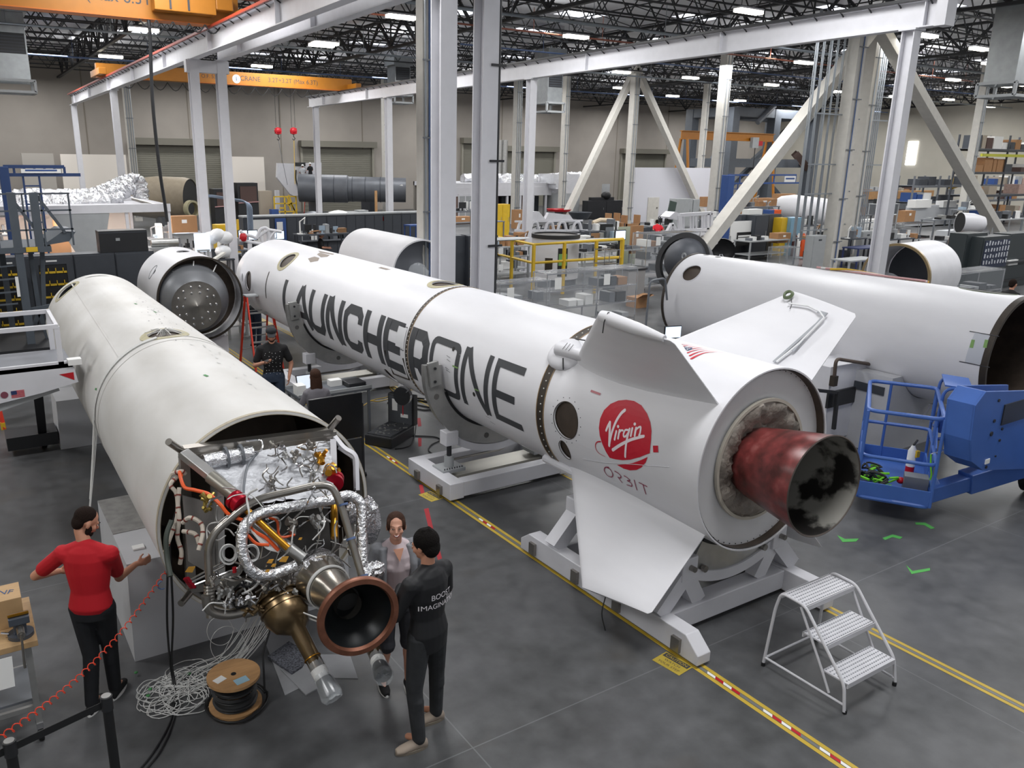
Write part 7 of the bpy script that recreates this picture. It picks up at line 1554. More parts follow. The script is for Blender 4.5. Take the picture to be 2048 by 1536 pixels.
blk(624,650,443,458,33.2,CARD,'brown carton on the long wire-top bench');A=PY(672,440,33.2)
tag(MB().lathe([(0,.42),(.55,.46),(.62,.2),(.65,0)],(A.x+.3,33.6,zt),(0,0,1),20).b('white_bucket',PAPER),'round white bin with red label on the long wire-top bench','bin');
x=PY(613,440,33.4);t=thing('tube_rack','white tube frame lying on the long wire-top bench','fixture',x);MB().tube([PY(606,455,33.4),PY(613,438,33.4),PY(745,433,33.4)],.07,8).tube([PY(606,455,33.4),PY(700,452,33.4)],.06,8).b('tube',PAINT,t)
for i,(a,b,c,d,m_,lb)in enumerate(((697,718,424,440,LTGREY,'grey drawer box stack left one behind the half shell'),(718,737,421,438,LTGREY,'grey drawer box stack right one behind the half shell'),(699,713,446,455,YELLOW,'yellow box among the drawer boxes'),(714,725,442,454,DKGREY,'dark box beside the yellow box on the bench'),(726,742,440,453,CARD,'brown box at the right of the bench boxes'),(742,752,440,450,RED,'red bag on the bench by the brown box'))):blk(a,b,c,d,33.2,m_,lb)
x0,x1,yt,zt=table(600,706,482,1.1,'dark workbench where the ginger-haired man works',.8,m=GREYS)
for i in range(10):a=x0+.1+i*(x1-x0-.3)/10;h=rr.uniform(.1,.45);tag(MB().bx(a,a+rr.uniform(.1,.3),yt+.2,yt+.5,zt,zt+h).b('bench_item',rr.choice((BLACKM,GREYS,PAPER,LTGREY,DKGREY)),smooth=0),'small item standing on the dark workbench near the ginger-haired man','part','items on the dark workbench')
t,*_=cabinet(763,818,449,1.3,'grey cabinet with a white top left of the middle cream column',GREYS,3,1.0);
A=PY(817,450,27.5);t=thing('stool','blue tall shop stool left of the middle cream column','stool',(A.x+.3,27.5,0));z=A.z;MB().bx(A.x,A.x+.55,27.4,27.9,z-.05,z).b('seat',DBLUE,t,smooth=0);[MB().bar((A.x+a,27.4+b,0),(A.x+a,27.4+b,z),.04).b('leg',DBLUE,t,smooth=0)for a in(.03,.52)for b in(.03,.47)]
blk(745,785,434,441,y_,RED,'dark red box row on the far cabinets above the grey cabinet',dep=.3);blk(790,803,430,442,y_+.1,CARD,'small carton right of the dark red boxes')
P_=PD(752,405,38);tag(MB().bar((P_.x,P_.y,0),(P_.x,P_.y,3.0),.12,.05).b('wooden_post',WOOD,smooth=0),'tall thin wooden board standing in front of the grey tank','board')
for(px,lb)in((625,'grey dome cap in front of the dark mouth of the grey tank'),):
 A=PD(px,432,58);tag(MB().ell((A.x,A.y,A.z-.6),(1.0,1.0,.95),20).b('tank_end_dome',mat('cap_grey','8d9096',.4,.3)),lb,'dome');tag(MB().bx(A.x-1,A.x+1,A.y-.8,A.y+.8,0,max(.1,A.z-1.4)).b('dome_stand',DKGREY,smooth=0),'dark stand under the grey dome cap','stand')
A=PY(554,326,63);B=PY(643,385,63);t=thing('riveted_wall_section','tall white riveted panel shaped like a house corner with workers beside it','panel',((A.x+B.x)/2,63,0))
MB().prism([PY(555,326,63),PY(588,327,63),PY(588,392,63),PY(580,388,63),PY(554,355,63)],(0,.3,0)).b('left_wing',PAINT,t,smooth=0);MB().prism([PY(588,327,63),PY(643,325,63),PY(643,385,63),PY(588,392,63)],(0,.3,0)).b('main_panel',PAINT,t,smooth=0);MB().bx(PY(590,327,63).x,PY(610,327,63).x,62.9,63,PY(600,332,63).z,PY(600,325,63).z).b('dark_trim',BLACKM,t,smooth=0)
x=PY(600,390,63).x;MB().bx(x-2,x-1.7,63,63.3,0,PY(600,380,63).z).bx(x+1,x+1.3,63,63.3,0,PY(600,380,63).z).b('leg',PAINT,t,smooth=0);MB().tube(smoothpath([PY(592,340,62.9),PY(592,360,62.9),PY(600,383,62.9)],4),.05,6).b('black_hose',BLACK,t)
A=PY(617,400,61.8);ladder(A.x,A.x+.9,61.6,62.9,PY(617,362,62).z,'red stepladder under the worker at the white test panel',LADR)
t=thing('yellow_lift','yellow lattice scissor lift left of the grey tank mouth','lift',PD(570,415,60));O_=PD(550,432,60);k=MB()
for i in range(6):k.bar(O_+V((rr.uniform(0,1.6),0,rr.uniform(0,1))),O_+V((rr.uniform(0,1.8),0,rr.uniform(.4,1.6))),.1)
for z in(.3,.9,1.4):k.bar(O_+V((0,0,z)),O_+V((1.7,0,z)),.09)
for x in(0,.8,1.7):k.bar((O_.x+x,O_.y,0),O_+V((x,0,1.4)),.09)
k.b('lattice',YELLOW,t,smooth=0);blk(543,558,419,432,O_.y-.5,DBLUE,'small blue crate beside the yellow lift',dep=.5);
for a,b,c,d in((519,546,382,430),):blk(a,b,c,d,60,mat('tan_board','a79c8d',.7),'plain tan crate by the back wall left of the yellow lift',dep=1)
yc=52.0;xa=PY(905,372,yc).x;xb=PY(1118,372,yc).x;zt=PY(1010,366,yc).z
t=thing('clean_booth','white framed booth with foil ducts on its roof in the middle of the hall','booth',((xa+xb)/2,yc,0));MB().bx(xa,xb,yc,yc+6,zt-.3,zt).b('roof',PAINT,t,smooth=0);MB().bx(xa,xb,yc-.05,yc,zt-.95,zt-.3).b('upper_panel',PAINT,t,smooth=0)
for i in range(9):x=xa+(xb-xa)*i/8;MB().bx(x-.08,x+.08,yc,yc+.15,0,zt-.3).b('post',PAINT,t,smooth=0)
MB().bx(xa,xb,yc+5.8,yc+6,0,zt).b('back_wall',mat('booth_dim','8c8780',.8),t,smooth=0);A=PY(917,388,yc-.1);B=PY(945,388,yc-.1);d=MB().bx(A.x,B.x,yc-.1,yc-.04,0,A.z).b('door',PAINT,t,smooth=0)
for u in(.08,.54):
 for v in(.06,.52):MB().bx(A.x+(B.x-A.x)*u,A.x+(B.x-A.x)*(u+.38),yc-.12,yc-.1,A.z*v,A.z*(v+.4)).b('door_pane',LTGREY,d,smooth=0)
for i in range(8):x=xb-.8-i*1.0;tag(MB().bx(x-.35,x+.35,yc+2,yc+2.6,0,1.7+.3*(i%3)).b('storage_rack',(DKGREY,MATS['pinkish_rack'],BLACKM)[i%3],smooth=0),'rack standing inside the middle clean booth','rack','racks inside the middle booth')
foilduct([(925,357,54),(980,356,54),(1040,357,54),(1090,358,54),(1110,355,54),(1160,352,54)],.35,'crinkled foil duct along the roof of the middle booth')
foilduct([(1000,363,52.6),(1060,362,52.6),(1110,360,52.6)],.3,'front foil duct on the middle booth roof')
for i,(a,b,c,d)in enumerate(((1108,1160,348,358),(1108,1160,358,368),(1112,1160,368,378),(1118,1160,378,387))):tag(MB().bx(PY(a,c,51).x,PY(b,c,51).x,51,53,PY(a,d,51).z,PY(a,c,51).z).b('foil_box',FOIL,smooth=0),'foil-wrapped duct block at the booth end, %s in the stack'%('topmost','second from top','third from top','lowest')[i],'duct')
A=PY(1118,387,51);tag(MB().bx(A.x,PY(1160,387,51).x,51,53,0,A.z).b('air_handler',LTGREY,smooth=0),'grey air handling unit below the foil-wrapped blocks','machine')
for i,px in enumerate((988,998,1009)):A=PY(px,280,60);tag(MB().cyl((A.x,60,3),(A.x,60,A.z),.3,14).b('vertical_duct',ALU),'shiny vertical duct pipe on the back wall behind the booth, %s'%('left','middle','right')[i],'duct')
cabinet(990,1020,409,1.95,'yellow safety cabinet in front of the middle booth',YELLOW,2,.6);blk(910,943,434,448,38,CARD,'stack of flat brown cartons by the booth door',dep=.6);blk(1032,1046,420,470,45,CARD,'brown carton behind the middle cream column',dep=.5);table(903,1010,446,1.1,'grey counter in front of the booth door',.8,y=37.5,m=GREYS)
for i,(a,b)in enumerate(((910,936),(936,962),(962,996))):
 tt=cabinet(a,b,472,1.9,'charcoal unit with yellow bin shelves, %s between the tall columns'%('left','middle','right')[i],DKGREY,1,.6)[0]
 x0,x1,y0=BZ(a,b,472,1.9)
 if i:[MB().bx(x0+.08,x1-.08,y0-.05,y0-.026,z,z+.05).b('yellow_shelf',YELLOW,tt,smooth=0)for z in(.4,.75,1.1,1.45)]
C0=PD(1110,510,29.5);C0.z=0;zt=PD(1110,466,29.5).z;zt=zt
t=thing('rocket_section','upright white barrel section with a black rim inside the yellow railing','rocket section',C0);MB().cyl((C0.x,C0.y,.3),(C0.x,C0.y,zt-.12),.86,48).b('barrel',WHITE,t);MB().lathe([(zt-.14,.86),(zt-.14,.885),(zt,.885),(zt,.8),(zt-.3,.8)],(C0.x,C0.y,0),(0,0,1),48).b('black_rim',BLACKM,t);MB().cyl((C0.x,C0.y,0),(C0.x,C0.y,.3),.8,24).b('pedestal',GREYS,t);MB().cyl((C0.x,C0.y,zt-.1),(C0.x,C0.y,zt-.05),.8,32).b('lid',SEAM,t)
vd=(V((0,0,0))-C0).normalized();ang0=math.atan2(vd.y,vd.x)
for da,z,w,h,mm,nm in((-.25,zt-1.05,.14,.5,SEAM,'slot_hatch'),(.33,zt-.95,.18,1.0,BLACKM,'tall_hatch'),(.33,zt-.85,.15,.42,mat('hatch_green','7fb36a',.6),'green_cover')):
 vs=[];off=.87 if nm!='green_cover' else .88
 a0=ang0+da
 for i in range(7):
  for zz in(z-h/2,z+h/2):vs.append((C0.x+off*math.cos(a0+(i/6-.5)*w/.43),C0.y+off*math.sin(a0+(i/6-.5)*w/.43),zz))
 MB().add(vs,[(2*i,2*i+2,2*i+3,2*i+1)for i in range(6)]).b(nm,mm,t)
t=thing('safety_railing','yellow safety railing around the upright white barrel','railing',(C0.x,C0.y-1,0));yf=C0.y-1.6;
def yr(px,py,Y):return PY(px,py,Y)
pts_top=[yr(985,472,yf+3.4),yr(1068,489,yf+.2),yr(1246,478,yf-.9),yr(1240,471,yf+2.6),yr(985,472,yf+3.4)]
for dz in(0,-.62):MB().tube([p+V((0,0,dz))for p in pts_top[:4]],.05,6).b('rail',YELLOW,t)
for p in pts_top[:4]+[(pts_top[0]+pts_top[1])/2,(pts_top[1]*.66+pts_top[2]*.34),(pts_top[1]*.3+pts_top[2]*.7)]:MB().bar((p.x,p.y,0),p,.09).b('post',YELLOW,t,smooth=0)
for px,py,lb in((1010,478,'grey oval platter on the left part of the yellow railing'),(1195,480,'grey oval platter on the right part of the yellow railing')):P_=yr(px,py,yf+.3);tag(MB().ell(P_,(1.0,.35,.05),20).b('platter',LTGREY),lb,'tray')
x0,x1,yt,zt=table(985,1060,515,1.0,'grey bench with cartons and black boxes left of the yellow railing',.9)
for i in range(10):a=x0+.05+i*(x1-x0)/11;h=rr.uniform(.1,.35);tag(MB().bx(a,a+rr.uniform(.1,.22),yt+.1,yt+.4,zt,zt+h).b('bench_item',rr.choice((BLACKM,CARD,PAPER,GREYS)),smooth=0),'small item on the grey bench left of the yellow railing','part','items on the bench by the railing')
x0,x1,yt,zt=table(1170,1290,505,1.0,'grey bench heaped with papers and black cable right of the upright barrel',.9)
for i in range(12):a=x0+.05+i*(x1-x0)/13;h=rr.uniform(.08,.3);tag(MB().bx(a,a+rr.uniform(.1,.3),yt+.1,yt+.5,zt,zt+h).b('bench_item',rr.choice((BLACKM,PAPER,PAPER,GREYS)),smooth=0),'small item on the bench right of the upright barrel','part','items on the bench right of the barrel')
for i,(px,py)in enumerate(((1002,502),(1002,535))):A=PY(px,py,22);tag(MB().bx(A.x-.09,A.x+.09,A.y,A.y+.02,A.z-.1,A.z+.1).bx(A.x-.07,A.x+.07,A.y-.005,A.y,A.z-.07,A.z+.06).b('sign',BLACK if 0 else PAPER,smooth=0),'small square black and white sign, %s of the two by the tall column'%('upper','lower')[i],'sign')
rack(1000,1100,568,1.3,'plastic-covered wire rack nearest the lettered rocket, left of the three',3,.6,True,boxes=.7,papers=1)
rack(1095,1196,548,1.6,'plastic-covered wire rack, middle of the three behind the lettered rocket',4,.6,True,boxes=.6,papers=1)
rack(1198,1275,540,1.6,'plastic-covered wire rack, right of the three beside the floor aisle',4,.6,True,boxes=.5,papers=1)
rack(1295,1400,468,2.0,'tall covered wire rack with many white labels left of the grey domes',5,.7,True,boxes=.8,papers=3)
rack(1210,1240,500,1.6,'narrow wire rack by the grey tub cart',4,.5,False,boxes=.5)
A=PZ(1287,603);t=thing('tub_cart','grey plastic tub cart on casters by the covered racks','cart',(A.x,A.y,0));MB().bx(A.x-.75,A.x,A.y,A.y+.6,.15,1.05).b('tub',mat('tub_grey','9a9897',.6),t,smooth=0,bevel=.02);MB().bx(A.x-.8,A.x+.05,A.y-.03,A.y+.63,1.05,1.1).b('dark_lid',BLACKM,t,smooth=0);[MB().cyl((A.x-d_,A.y,.07),(A.x-d_+.03,A.y,.07),.07,12).b('caster',BLACK,t)for d_ in(.7,.08)]
blk(1264,1284,452,506,24.5,CARD,'tall flat brown carton standing on the tub cart side',dep=.08);blk(1238,1268,454,545,25.5,mat('pale_green_board','a3ab98',.7),'pale green board with a diamond hole beside the tall carton',cat='board',name='board',dep=.05)
A=PZ(1290,615);t=thing('open_carton','opened brown cardboard carton on the floor at the aisle','box',(A.x,A.y,0));MB().bx(A.x-.35,A.x+.15,A.y,A.y+.5,0,.32).b('body',CARD,t,smooth=0);MB().prism([(A.x-.35,A.y,.32),(A.x+.15,A.y,.32),(A.x+.1,A.y-.2,.45),(A.x-.3,A.y-.2,.45)],(0,.005,.005)).prism([(A.x+.15,A.y,.32),(A.x+.15,A.y+.5,.32),(A.x+.38,A.y+.5,.36),(A.x+.38,A.y,.36)],(.005,0,.005)).b('flaps',CARD,t,smooth=0)
for i,(px,py,lb)in enumerate(((1213,458,'black monitor on an arm left of the pale green board'),(1232,452,'second black monitor angled beside the first'))):A=PY(px,py,27+i);t=thing('monitor',lb,'monitor',A);MB().box(A,(.6,.05,.42),R_(-20+70*i)).b('screen',BLACK,t,smooth=0);MB().tube([A,A+V((.25,.1,-.3)),A+V((.4,.1,-.75)),(A.x+.4,A.y+.1,0)],.03,6).b('arm',PAPER,t)
t=thing('white_fixture','long low white truss cradle behind the upright barrel','fixture',PD(1130,450,38));Y=PD(1130,450,38).y
MB().bar(PY(1030,443,Y),PY(1165,441,Y),.08).b('top_rail',PAINT,t,smooth=0);MB().prism([PY(1060,423,Y),PY(1078,423,Y),PY(1092,440,Y),PY(1060,441,Y)],(0,.2,0)).prism([PY(1098,425,Y),PY(1140,430,Y),PY(1150,445,Y),PY(1090,441,Y)],(0,.2,0)).b('side_plate',PAINT,t,smooth=0)
for a in(1035,1060,1090,1115,1145):MB().tube(fillet([PY(a,462,Y),PY(a+5,444,Y),PY(a+14,444,Y),PY(a+18,462,Y)],.2),.07,7).b('arch',PAINT,t)
MB().bar(PY(1030,461,Y),PY(1170,461,Y),.1).b('bottom_rail',PAINT,t,smooth=0);P_=PY(1100,461,Y);MB().bx(P_.x-2,P_.x+2,Y,Y+.5,0,P_.z-.05).b('table_base',GREYS,t,smooth=0)
cabinet(1175,1250,402,2.0,'pair of black cabinets behind the cream brace left of the white wall',BLACKM,2,.6,y=50);blk(1184,1228,395,402,50.2,BLACKM,'black flat case on the black cabinets',dep=.4);A=PY(1212,391,50.3);tag(MB().ell(A,(.42,.4,.32),14).b('black_dome',BLACK),'black dome-shaped cover on the black cabinets','cover');blk(1205,1219,368,386,A.y+.5,LTGREY,'grey sign board standing on the black cabinets',cat='sign',name='sign_board',dep=.05)
A=PY(1160,425,42);tag(MB().lathe([(0,.8),(.4,.55),(.5,0)],(A.x,42,1.2),(0,0,-1),24).cyl((A.x,42,0),(A.x,42,1.1),.2,10).b('dark_bowl',DKGREY),'dark grey bowl-shaped shell upside down left of the plywood boxes','shell');A=PY(1118,418,46);tag(MB().lathe([(0,.9),(.15,.8),(.16,0)],(A.x,46,A.z),(0,0,-1),24).b('red_dish',RED),'shallow red dish on a stand behind the white truss cradle','dish');tag(MB().cyl((A.x,46,0),(A.x,46,A.z-.15),.3,12).b('dish_stand',GREYS),'grey stand under the shallow red dish','stand')
for i,(a,b,c,d)in enumerate(((1222,1240,427,447),(1254,1280,431,450))):
 P0_=PY(a,c,36);P1_=PY(b,d,36);t=thing('plywood_cradle','brown plywood box cradle, %s of the two before the white wall'%('left','right')[i],'cradle',P0_);MB().bx(P0_.x,P0_.x+.08,36,36.5,0,P0_.z).bx(P1_.x-.08,P1_.x,36,36.5,0,P0_.z).b('side',CARD,t,smooth=0);MB().bx(P0_.x,P1_.x,36,36.05,0,P1_.z+.1).b('front',CARD,t,smooth=0)
tag(MB().tube([PY(1185,446,34),PY(1200,440,34),PY(1225,441,34)],.12,8).b('tan_tube_frame',mat('bone_tube','d0bfa6',.6)),'bone-coloured tubular frame left of the plywood cradles','fixture');tag(MB().bx(PY(1185,447,34).x,PY(1250,447,34).x,34,34.8,0,PY(1185,449,34).z).b('low_counter',DKGREY,smooth=0),'charcoal low counter under the bone-coloured frame','counter')
cabinet(1284,1318,456,1.0,'charcoal low cabinet where the person in red leans',DKGREY,2,.6,y=PZ(1300,456,1.0).y)
y0=46.0;A=PY(1272,335,y0);B=PY(1424,338,y0);t=thing('partition_wall','large white free-standing partition wall with a cream door in the middle distance','wall panel',((A.x+B.x)/2,y0,0));MB().bx(A.x,B.x,y0,y0+.2,0,A.z).b('panel',mat('partition_bluewhite','d3d3db',.6),t,smooth=0)
C_=PY(1296,395,y0);D_=PY(1318,395,y0);MB().bx(C_.x,D_.x,y0-.05,y0,0,C_.z).b('door',CREAM,t,smooth=0);MB().bx(D_.x-.25,D_.x-.15,y0-.1,y0-.05,1.0,1.1).b('door_handle',STEEL,t,smooth=0)
t=thing('white_cage','white welded cage frame with slatted window in front of the partition wall','fixture',PD(1390,470,32));Y=PD(1390,450,32).y;q=lambda x,y,Y=Y:PY(1280+x*.09766,400+y*.09766,Y)
for a,b in(((800,310),(1460,265)),((820,635),(1440,600)),((800,310),(820,635)),((1460,265),(1440,600)),((1380,280),(1370,600)),((1440,560),(1550,900)),((1350,640),(1420,860)),((560,650),(650,490)),((650,490),(740,650)),((480,660),(1500,700))):MB().bar(q(*a),q(*b),.13).b('frame_bar',PAINT,t,smooth=0)
for x in(850,890,1035,1085,1150,1270,1310):MB().bar(q(x,310),q(x+5,620),.05).b('slat',PAINT,t,smooth=0)
MB().prism([q(600,350),q(720,240),q(860,290),q(800,410)],(0,.5,0)).b('white_block',PAINT,t,smooth=0);P_=q(500,660);Q_=q(1500,700);MB().bx(P_.x,Q_.x,Y,Y+.8,P_.z-.15,P_.z-.05).b('base_top',PAINT,t,smooth=0);[MB().bx(x,x+.12,Y,Y+.12,0,P_.z-.1).b('leg',PAINT,t,smooth=0)for x in(P_.x,Q_.x-.15)]
cabinet(1352,1386,398,2.6,'grey electrical enclosure in front of the partition wall',LTGREY,1,.6,y=41);cabinet(1387,1400,399,2.6,'narrow grey enclosure right of the electrical enclosure',LTGREY,1,.6,y=41);blk(1410,1428,394,413,42,CARD,'brown carton on a rack by the blue jib post');table(1395,1432,414,1.9,'grey rack table carrying a brown carton by the blue jib post',.8,y=42)
A=PY(1335,440,38);tag(MB().bar((A.x,38,0),(A.x+.4,38,2.0),.6,.08).b('green_glass_panel',mat('dark_green_frame','3c4a45',.4)),'dark green framed panel leaning left of the white cage','panel')
A=PY(1395,500,16.5);
t=thing('dome_shell','dark grey dome shell with white star print beside the end of the plain rocket','shell',(A.x,A.y,0));MB().ell((A.x,A.y+.3,A.z-.35),(.72,.72,.68),28).b('dome',mat('dome_charcoal','4c4f56',.5,.2),t);MB().lathe([(-.02,.72),(.06,.9),(.1,.9),(.1,.74)],(A.x-.15,A.y+.35,A.z-.42),(-1,-.2,.25),36,0,2*math.pi).b('rim_ring',BLACKM,t);MB().bx(A.x-.5,A.x+.5,A.y,A.y+.7,0,max(.1,A.z-.9)).b('stand',GREYS,t,smooth=0)
k=MB();P_=PY(1368,512,15.7)
for i in range(14):a=i*.449;k.bar(P_+V((.05*math.cos(a),0,.05*math.sin(a))),P_+V((.1*math.cos(a),0,.1*math.sin(a))),.015)
k.b('star_print',LTGREY,t,smooth=0)
A=PY(1445,500,24);t=thing('black_shell','black curved shell leaning at the foot of the blue jib crane','shell',(A.x,24,0));MB().lathe([(0,.55),(.15,.5),(.3,.3),(.35,0)],A,(.6,.4,.3),24).b('shell',BLACKM,t);[MB().bar((A.x+a,24,0),(A.x+b,24.1,A.z-.2),.04).b('stand_leg',PAINT,t,smooth=0)for a,b in((-.5,0),(.5,.1))]
cabinet(1484,1512,430,2.0,'charcoal cabinet, left of the three behind the sign stand',DKGREY,1,.6);cabinet(1512,1538,431,2.0,'charcoal cabinet, middle of the three with a paper note',DKGREY,1,.6);cabinet(1538,1563,429,2.0,'charcoal cabinet, right of the three beside the yellow cabinet',DKGREY,1,.6)
cabinet(1563,1582,436,1.85,'yellow safety cabinet beside the light blue one',YELLOW,1,.6);cabinet(1582,1607,436,1.85,'light blue cabinet right of the yellow one',mat('light_blue_cabinet','7fa6bd',.5),1,.6)
for i,(a,b,c,d,m_,lb)in enumerate(((1498,1524,419,430,PAPER,'white machine on top of the left charcoal cabinet'),(1540,1548,420,428,DBLUE,'blue box on the right charcoal cabinets'),(1549,1562,420,428,ORANGE,'orange box on the right charcoal cabinets'))):
 yv=BZ(1484,1512,430,2.0)[2]+.05;blk(a,b,c,d,yv,m_,lb,dep=.4)
t=thing('notice_board','white board with a black sign on a grey rolling stand','notice board',PZ(1480,515));Y=PZ(1480,515).y;A=PY(1464,443,Y);B=PY(1503,482,Y);MB().bx(A.x,B.x,Y,Y+.04,B.z,A.z).b('board',PAPER,t,smooth=0);C_=PY(1474,465,Y);D_=PY(1500,490,Y);k=MB().bx(C_.x,D_.x,Y-.04,Y-.01,D_.z,C_.z).b('black_sign',BLACK,t,smooth=0)
MB().bx(C_.x+.06,D_.x-.06,Y-.05,Y-.04,C_.z-.22,C_.z-.14).bx(C_.x+.06,D_.x-.06,Y-.05,Y-.04,C_.z-.34,C_.z-.26).b('sign_lines',PAPER,k,smooth=0);[MB().bar((x,Y+dy,.05),(x,Y,B.z+.3),.04).b('leg',LTGREY,t,smooth=0)for x in(A.x,B.x)for dy in(0,.4)];MB().bar((A.x,Y,.6),(B.x,Y,.6),.04).b('cross_bar',LTGREY,t,smooth=0);MB().bx(C_.x,C_.x+.45,Y+.1,Y+.5,0,.75).b('black_bin',BLACKM,t,smooth=0)
x0,x1,yt,zt=table(1502,1580,483,.95,'light grey work table behind the plain rocket',1.0)
blk(1557,1580,467,485,yt+.2,CARD,'brown carton on the light grey work table');[tag(MB().bx(x0+.2+.28*i,x0+.35+.28*i,yt+.2,yt+.5,zt,zt+.12+.05*(i%3)).b('bench_item',(GREYS,PAPER,BLACKM)[i%3],smooth=0),'small item on the light grey work table','part','items on the light grey work table')for i in range(5)]
for i,(px,m_,lb)in enumerate(((1587,mat('dark_red_cylinder','4e2a2c',.5),'dark red gas cylinder beside the work table'),(1594,PAPER,'white gas cylinder beside the orange ones'),(1604,ORANGE,'orange gas cylinder, left of the two'),(1610,ORANGE,'orange gas cylinder, right of the two'))):
 A=PZ(px,500,.3);tag(MB().lathe([(0,0),(0,.12),(.95,.12),(1.05,.05),(1.12,.04),(1.12,0)],(A.x,A.y,0),(0,0,1),14).b('gas_cylinder',m_),lb,'gas cylinder')
rack(1562,1600,496,1.05,'low plastic-covered rack left of the grey electrical cabinet',2,.6,True,boxes=.6)
for i,(a,b,c,d,y_)in enumerate(((1510,1548,397,420,46),(1455,1483,408,450,44),(1560,1590,388,402,48))):blk(a,b,c,d,y_,CARD,'large brown carton %s in the far storage area behind the jib crane'%('in the middle','at the left','at the right')[i],dep=.8)
A=PD(1550,408,52);B=PD(1660,425,50);t=thing('rocket_fairing','white nose fairing lying far back behind the conduit columns','rocket section',A);d=B-A;L_=d.length;MB().lathe([(0,.3),(.3,.55),(L_*.3,.75),(L_,.8),(L_,0)],A,d,28).b('shell',WHITE,t);MB().bx(A.x+1,B.x,A.y,A.y+.5,0,1.0).b('stand',GREYS,t,smooth=0)
blk(1500,1620,405,440,44,GREYS,'long grey counter under the far storage area',cat='counter',name='counter',dep=.6)
def gantry(px0,px1,pyt,Y,label):
 A=PY(px0,pyt,Y);B=PY(px1,pyt,Y);t=thing('gantry_crane',label,'crane',((A.x+B.x)/2,Y,0));MB().ibeam((A.x,Y,A.z-.3),(B.x,Y,A.z-.3),.35,.7,.06).b('beam',CRANEY,t,smooth=0)
 for x in(A.x+.4,B.x-.4):
  for dy in(-1.2,1.2):MB().bar((x,Y+dy,0),(x,Y+dy*.3,A.z-.6),.16).b('leg',CRANEY,t,smooth=0)
  MB().bar((x,Y-1.3,.3),(x,Y+1.3,.3),.2).b('foot_beam',CRANEY,t,smooth=0);MB().bar((x,Y-.8,A.z*.5),(x,Y+.8,A.z*.5),.12).b('tie',CRANEY,t,smooth=0)
 C_=PY(1505,275,Y);MB().bx(C_.x-.5,C_.x+.3,Y-.5,Y-.2,C_.z-.9,C_.z).b('hoist_box',LTGREY,t,smooth=0);MB().bx(C_.x+.3,C_.x+.9,Y-.45,Y-.2,C_.z-.7,C_.z-.3).b('hoist_motor',RED,t,smooth=0);MB().cyl((C_.x,Y-.4,1.5),(C_.x,Y-.4,C_.z-.8),.04,6).b('chain',BLACKM,t)
gantry(1363,1548,262,50,'orange gantry crane with a grey hoist in front of the dark test stand')
t=thing('test_stand','tall dark grey steel test stand reaching towards the roof behind the gantry','test stand',PD(1550,400,66));Y=54;GS=mat('stand_grey','5b6169',.5,var=.06)
A=PY(1468,214,Y);B=PY(1552,210,Y);C_=PY(1630,212,Y)
for x in(A.x,B.x,C_.x):
 for yy in(Y,Y+5):MB().bx(x-.45,x+.45,yy-.45,yy+.45,0,A.z).b('column',GS,t,smooth=0)
for z in(A.z-.4,A.z*.47):
 for yy in(Y,Y+5):MB().bx(A.x,C_.x,yy-.4,yy+.4,z-.4,z+.4).b('cross_beam',GS,t,smooth=0)
 for x in(A.x,B.x,C_.x):MB().bx(x-.4,x+.4,Y,Y+5,z-.4,z+.4).b('cross_beam',GS,t,smooth=0)
for a,b in(((A.x,.3),(B.x,A.z*.45)),((B.x,A.z*.5),(C_.x,A.z-.8)),((A.x,A.z*.5),(A.x+2.5,A.z-.8)),((C_.x,.3),(B.x,A.z*.45))):MB().bar((a[0],Y+2,a[1]),(b[0],Y+2,b[1]),.4).b('diagonal',GS,t,smooth=0)
q=PY(1592,320,Y-.8);MB().lathe([(0,1.5),(.6,1.6),(.6,1.2),(0,1.2)],q,(.4,-.5,.6),24,2.6,6.6).b('dark_scoop',mat('rust_brown','4a3a34',.7),t);q=PY(1515,245,Y-.5);MB().cyl(q,q+V((2.2,0,1.6)),.25,10).b('actuator',GREYS,t)
def prack(px0,px1,pyt,Y,levels,label,m,boxes=True,dep=1.2,seed=1):
 A=PY(px0,pyt,Y);B=PY(px1,pyt,Y);t=thing('pallet_rack',label,'rack',((A.x+B.x)/2,Y,0));n=max(1,int((B.x-A.x)/3));q=random.Random(seed)
 for i in range(n+1):
  x=A.x+(B.x-A.x)*i/n
  for yy in(Y,Y+dep):MB().bx(x-.06,x+.06,yy-.05,yy+.05,0,A.z).b('upright',m,t,smooth=0)
 for k in range(levels):
  z=A.z*(k+.35)/levels
  for yy in(Y,Y+dep):MB().bx(A.x,B.x,yy-.04,yy+.04,z-.08,z+.06).b('shelf_beam',m,t,smooth=0)
  MB().bx(A.x,B.x,Y,Y+dep,z+.06,z+.09).b('shelf_deck',GREYS,t,smooth=0)
  x=A.x+.2
  while x<B.x-.8 and boxes:
   w=q.uniform(.4,1.3);h=q.uniform(.3,A.z/levels*.62);mm=q.choice((CARD,CARD,LTGREY,mat('pinkish_rack','b59a90',.7),PAPER,DKGREY,mat('tan_board','a79c8d',.7),DBLUE,mat('rust_interior','5a4743',.8)))
   if q.random()<.75:tag(MB().bx(x,min(x+w,B.x-.1),Y+.1,Y+dep-.2,z+.09,z+.09+h).b('stored_goods',mm,smooth=0),colour(mm)+' goods on the '+('lowest','second','third','top')[k]+' shelf of the '+label.split(' with')[0].split(' behind')[0].split(' left')[0],'goods','goods on the '+label)
   x+=w+.12
 return A,B,t
prack(1960,2080,268,32,4,'tall grey pallet rack with sacks and crates at the right edge',DKGREY,True,1.4,3)
A=PY(1962,310,31.8);B=PY(2080,308,31.8);tag(MB().bx(A.x,B.x,31.7,31.85,A.z-.1,A.z+.1).b('yellow_beam',mat('lime_yellow','b9b83a',.5),smooth=0),'yellow-green beam along the tall rack at the right edge','beam')
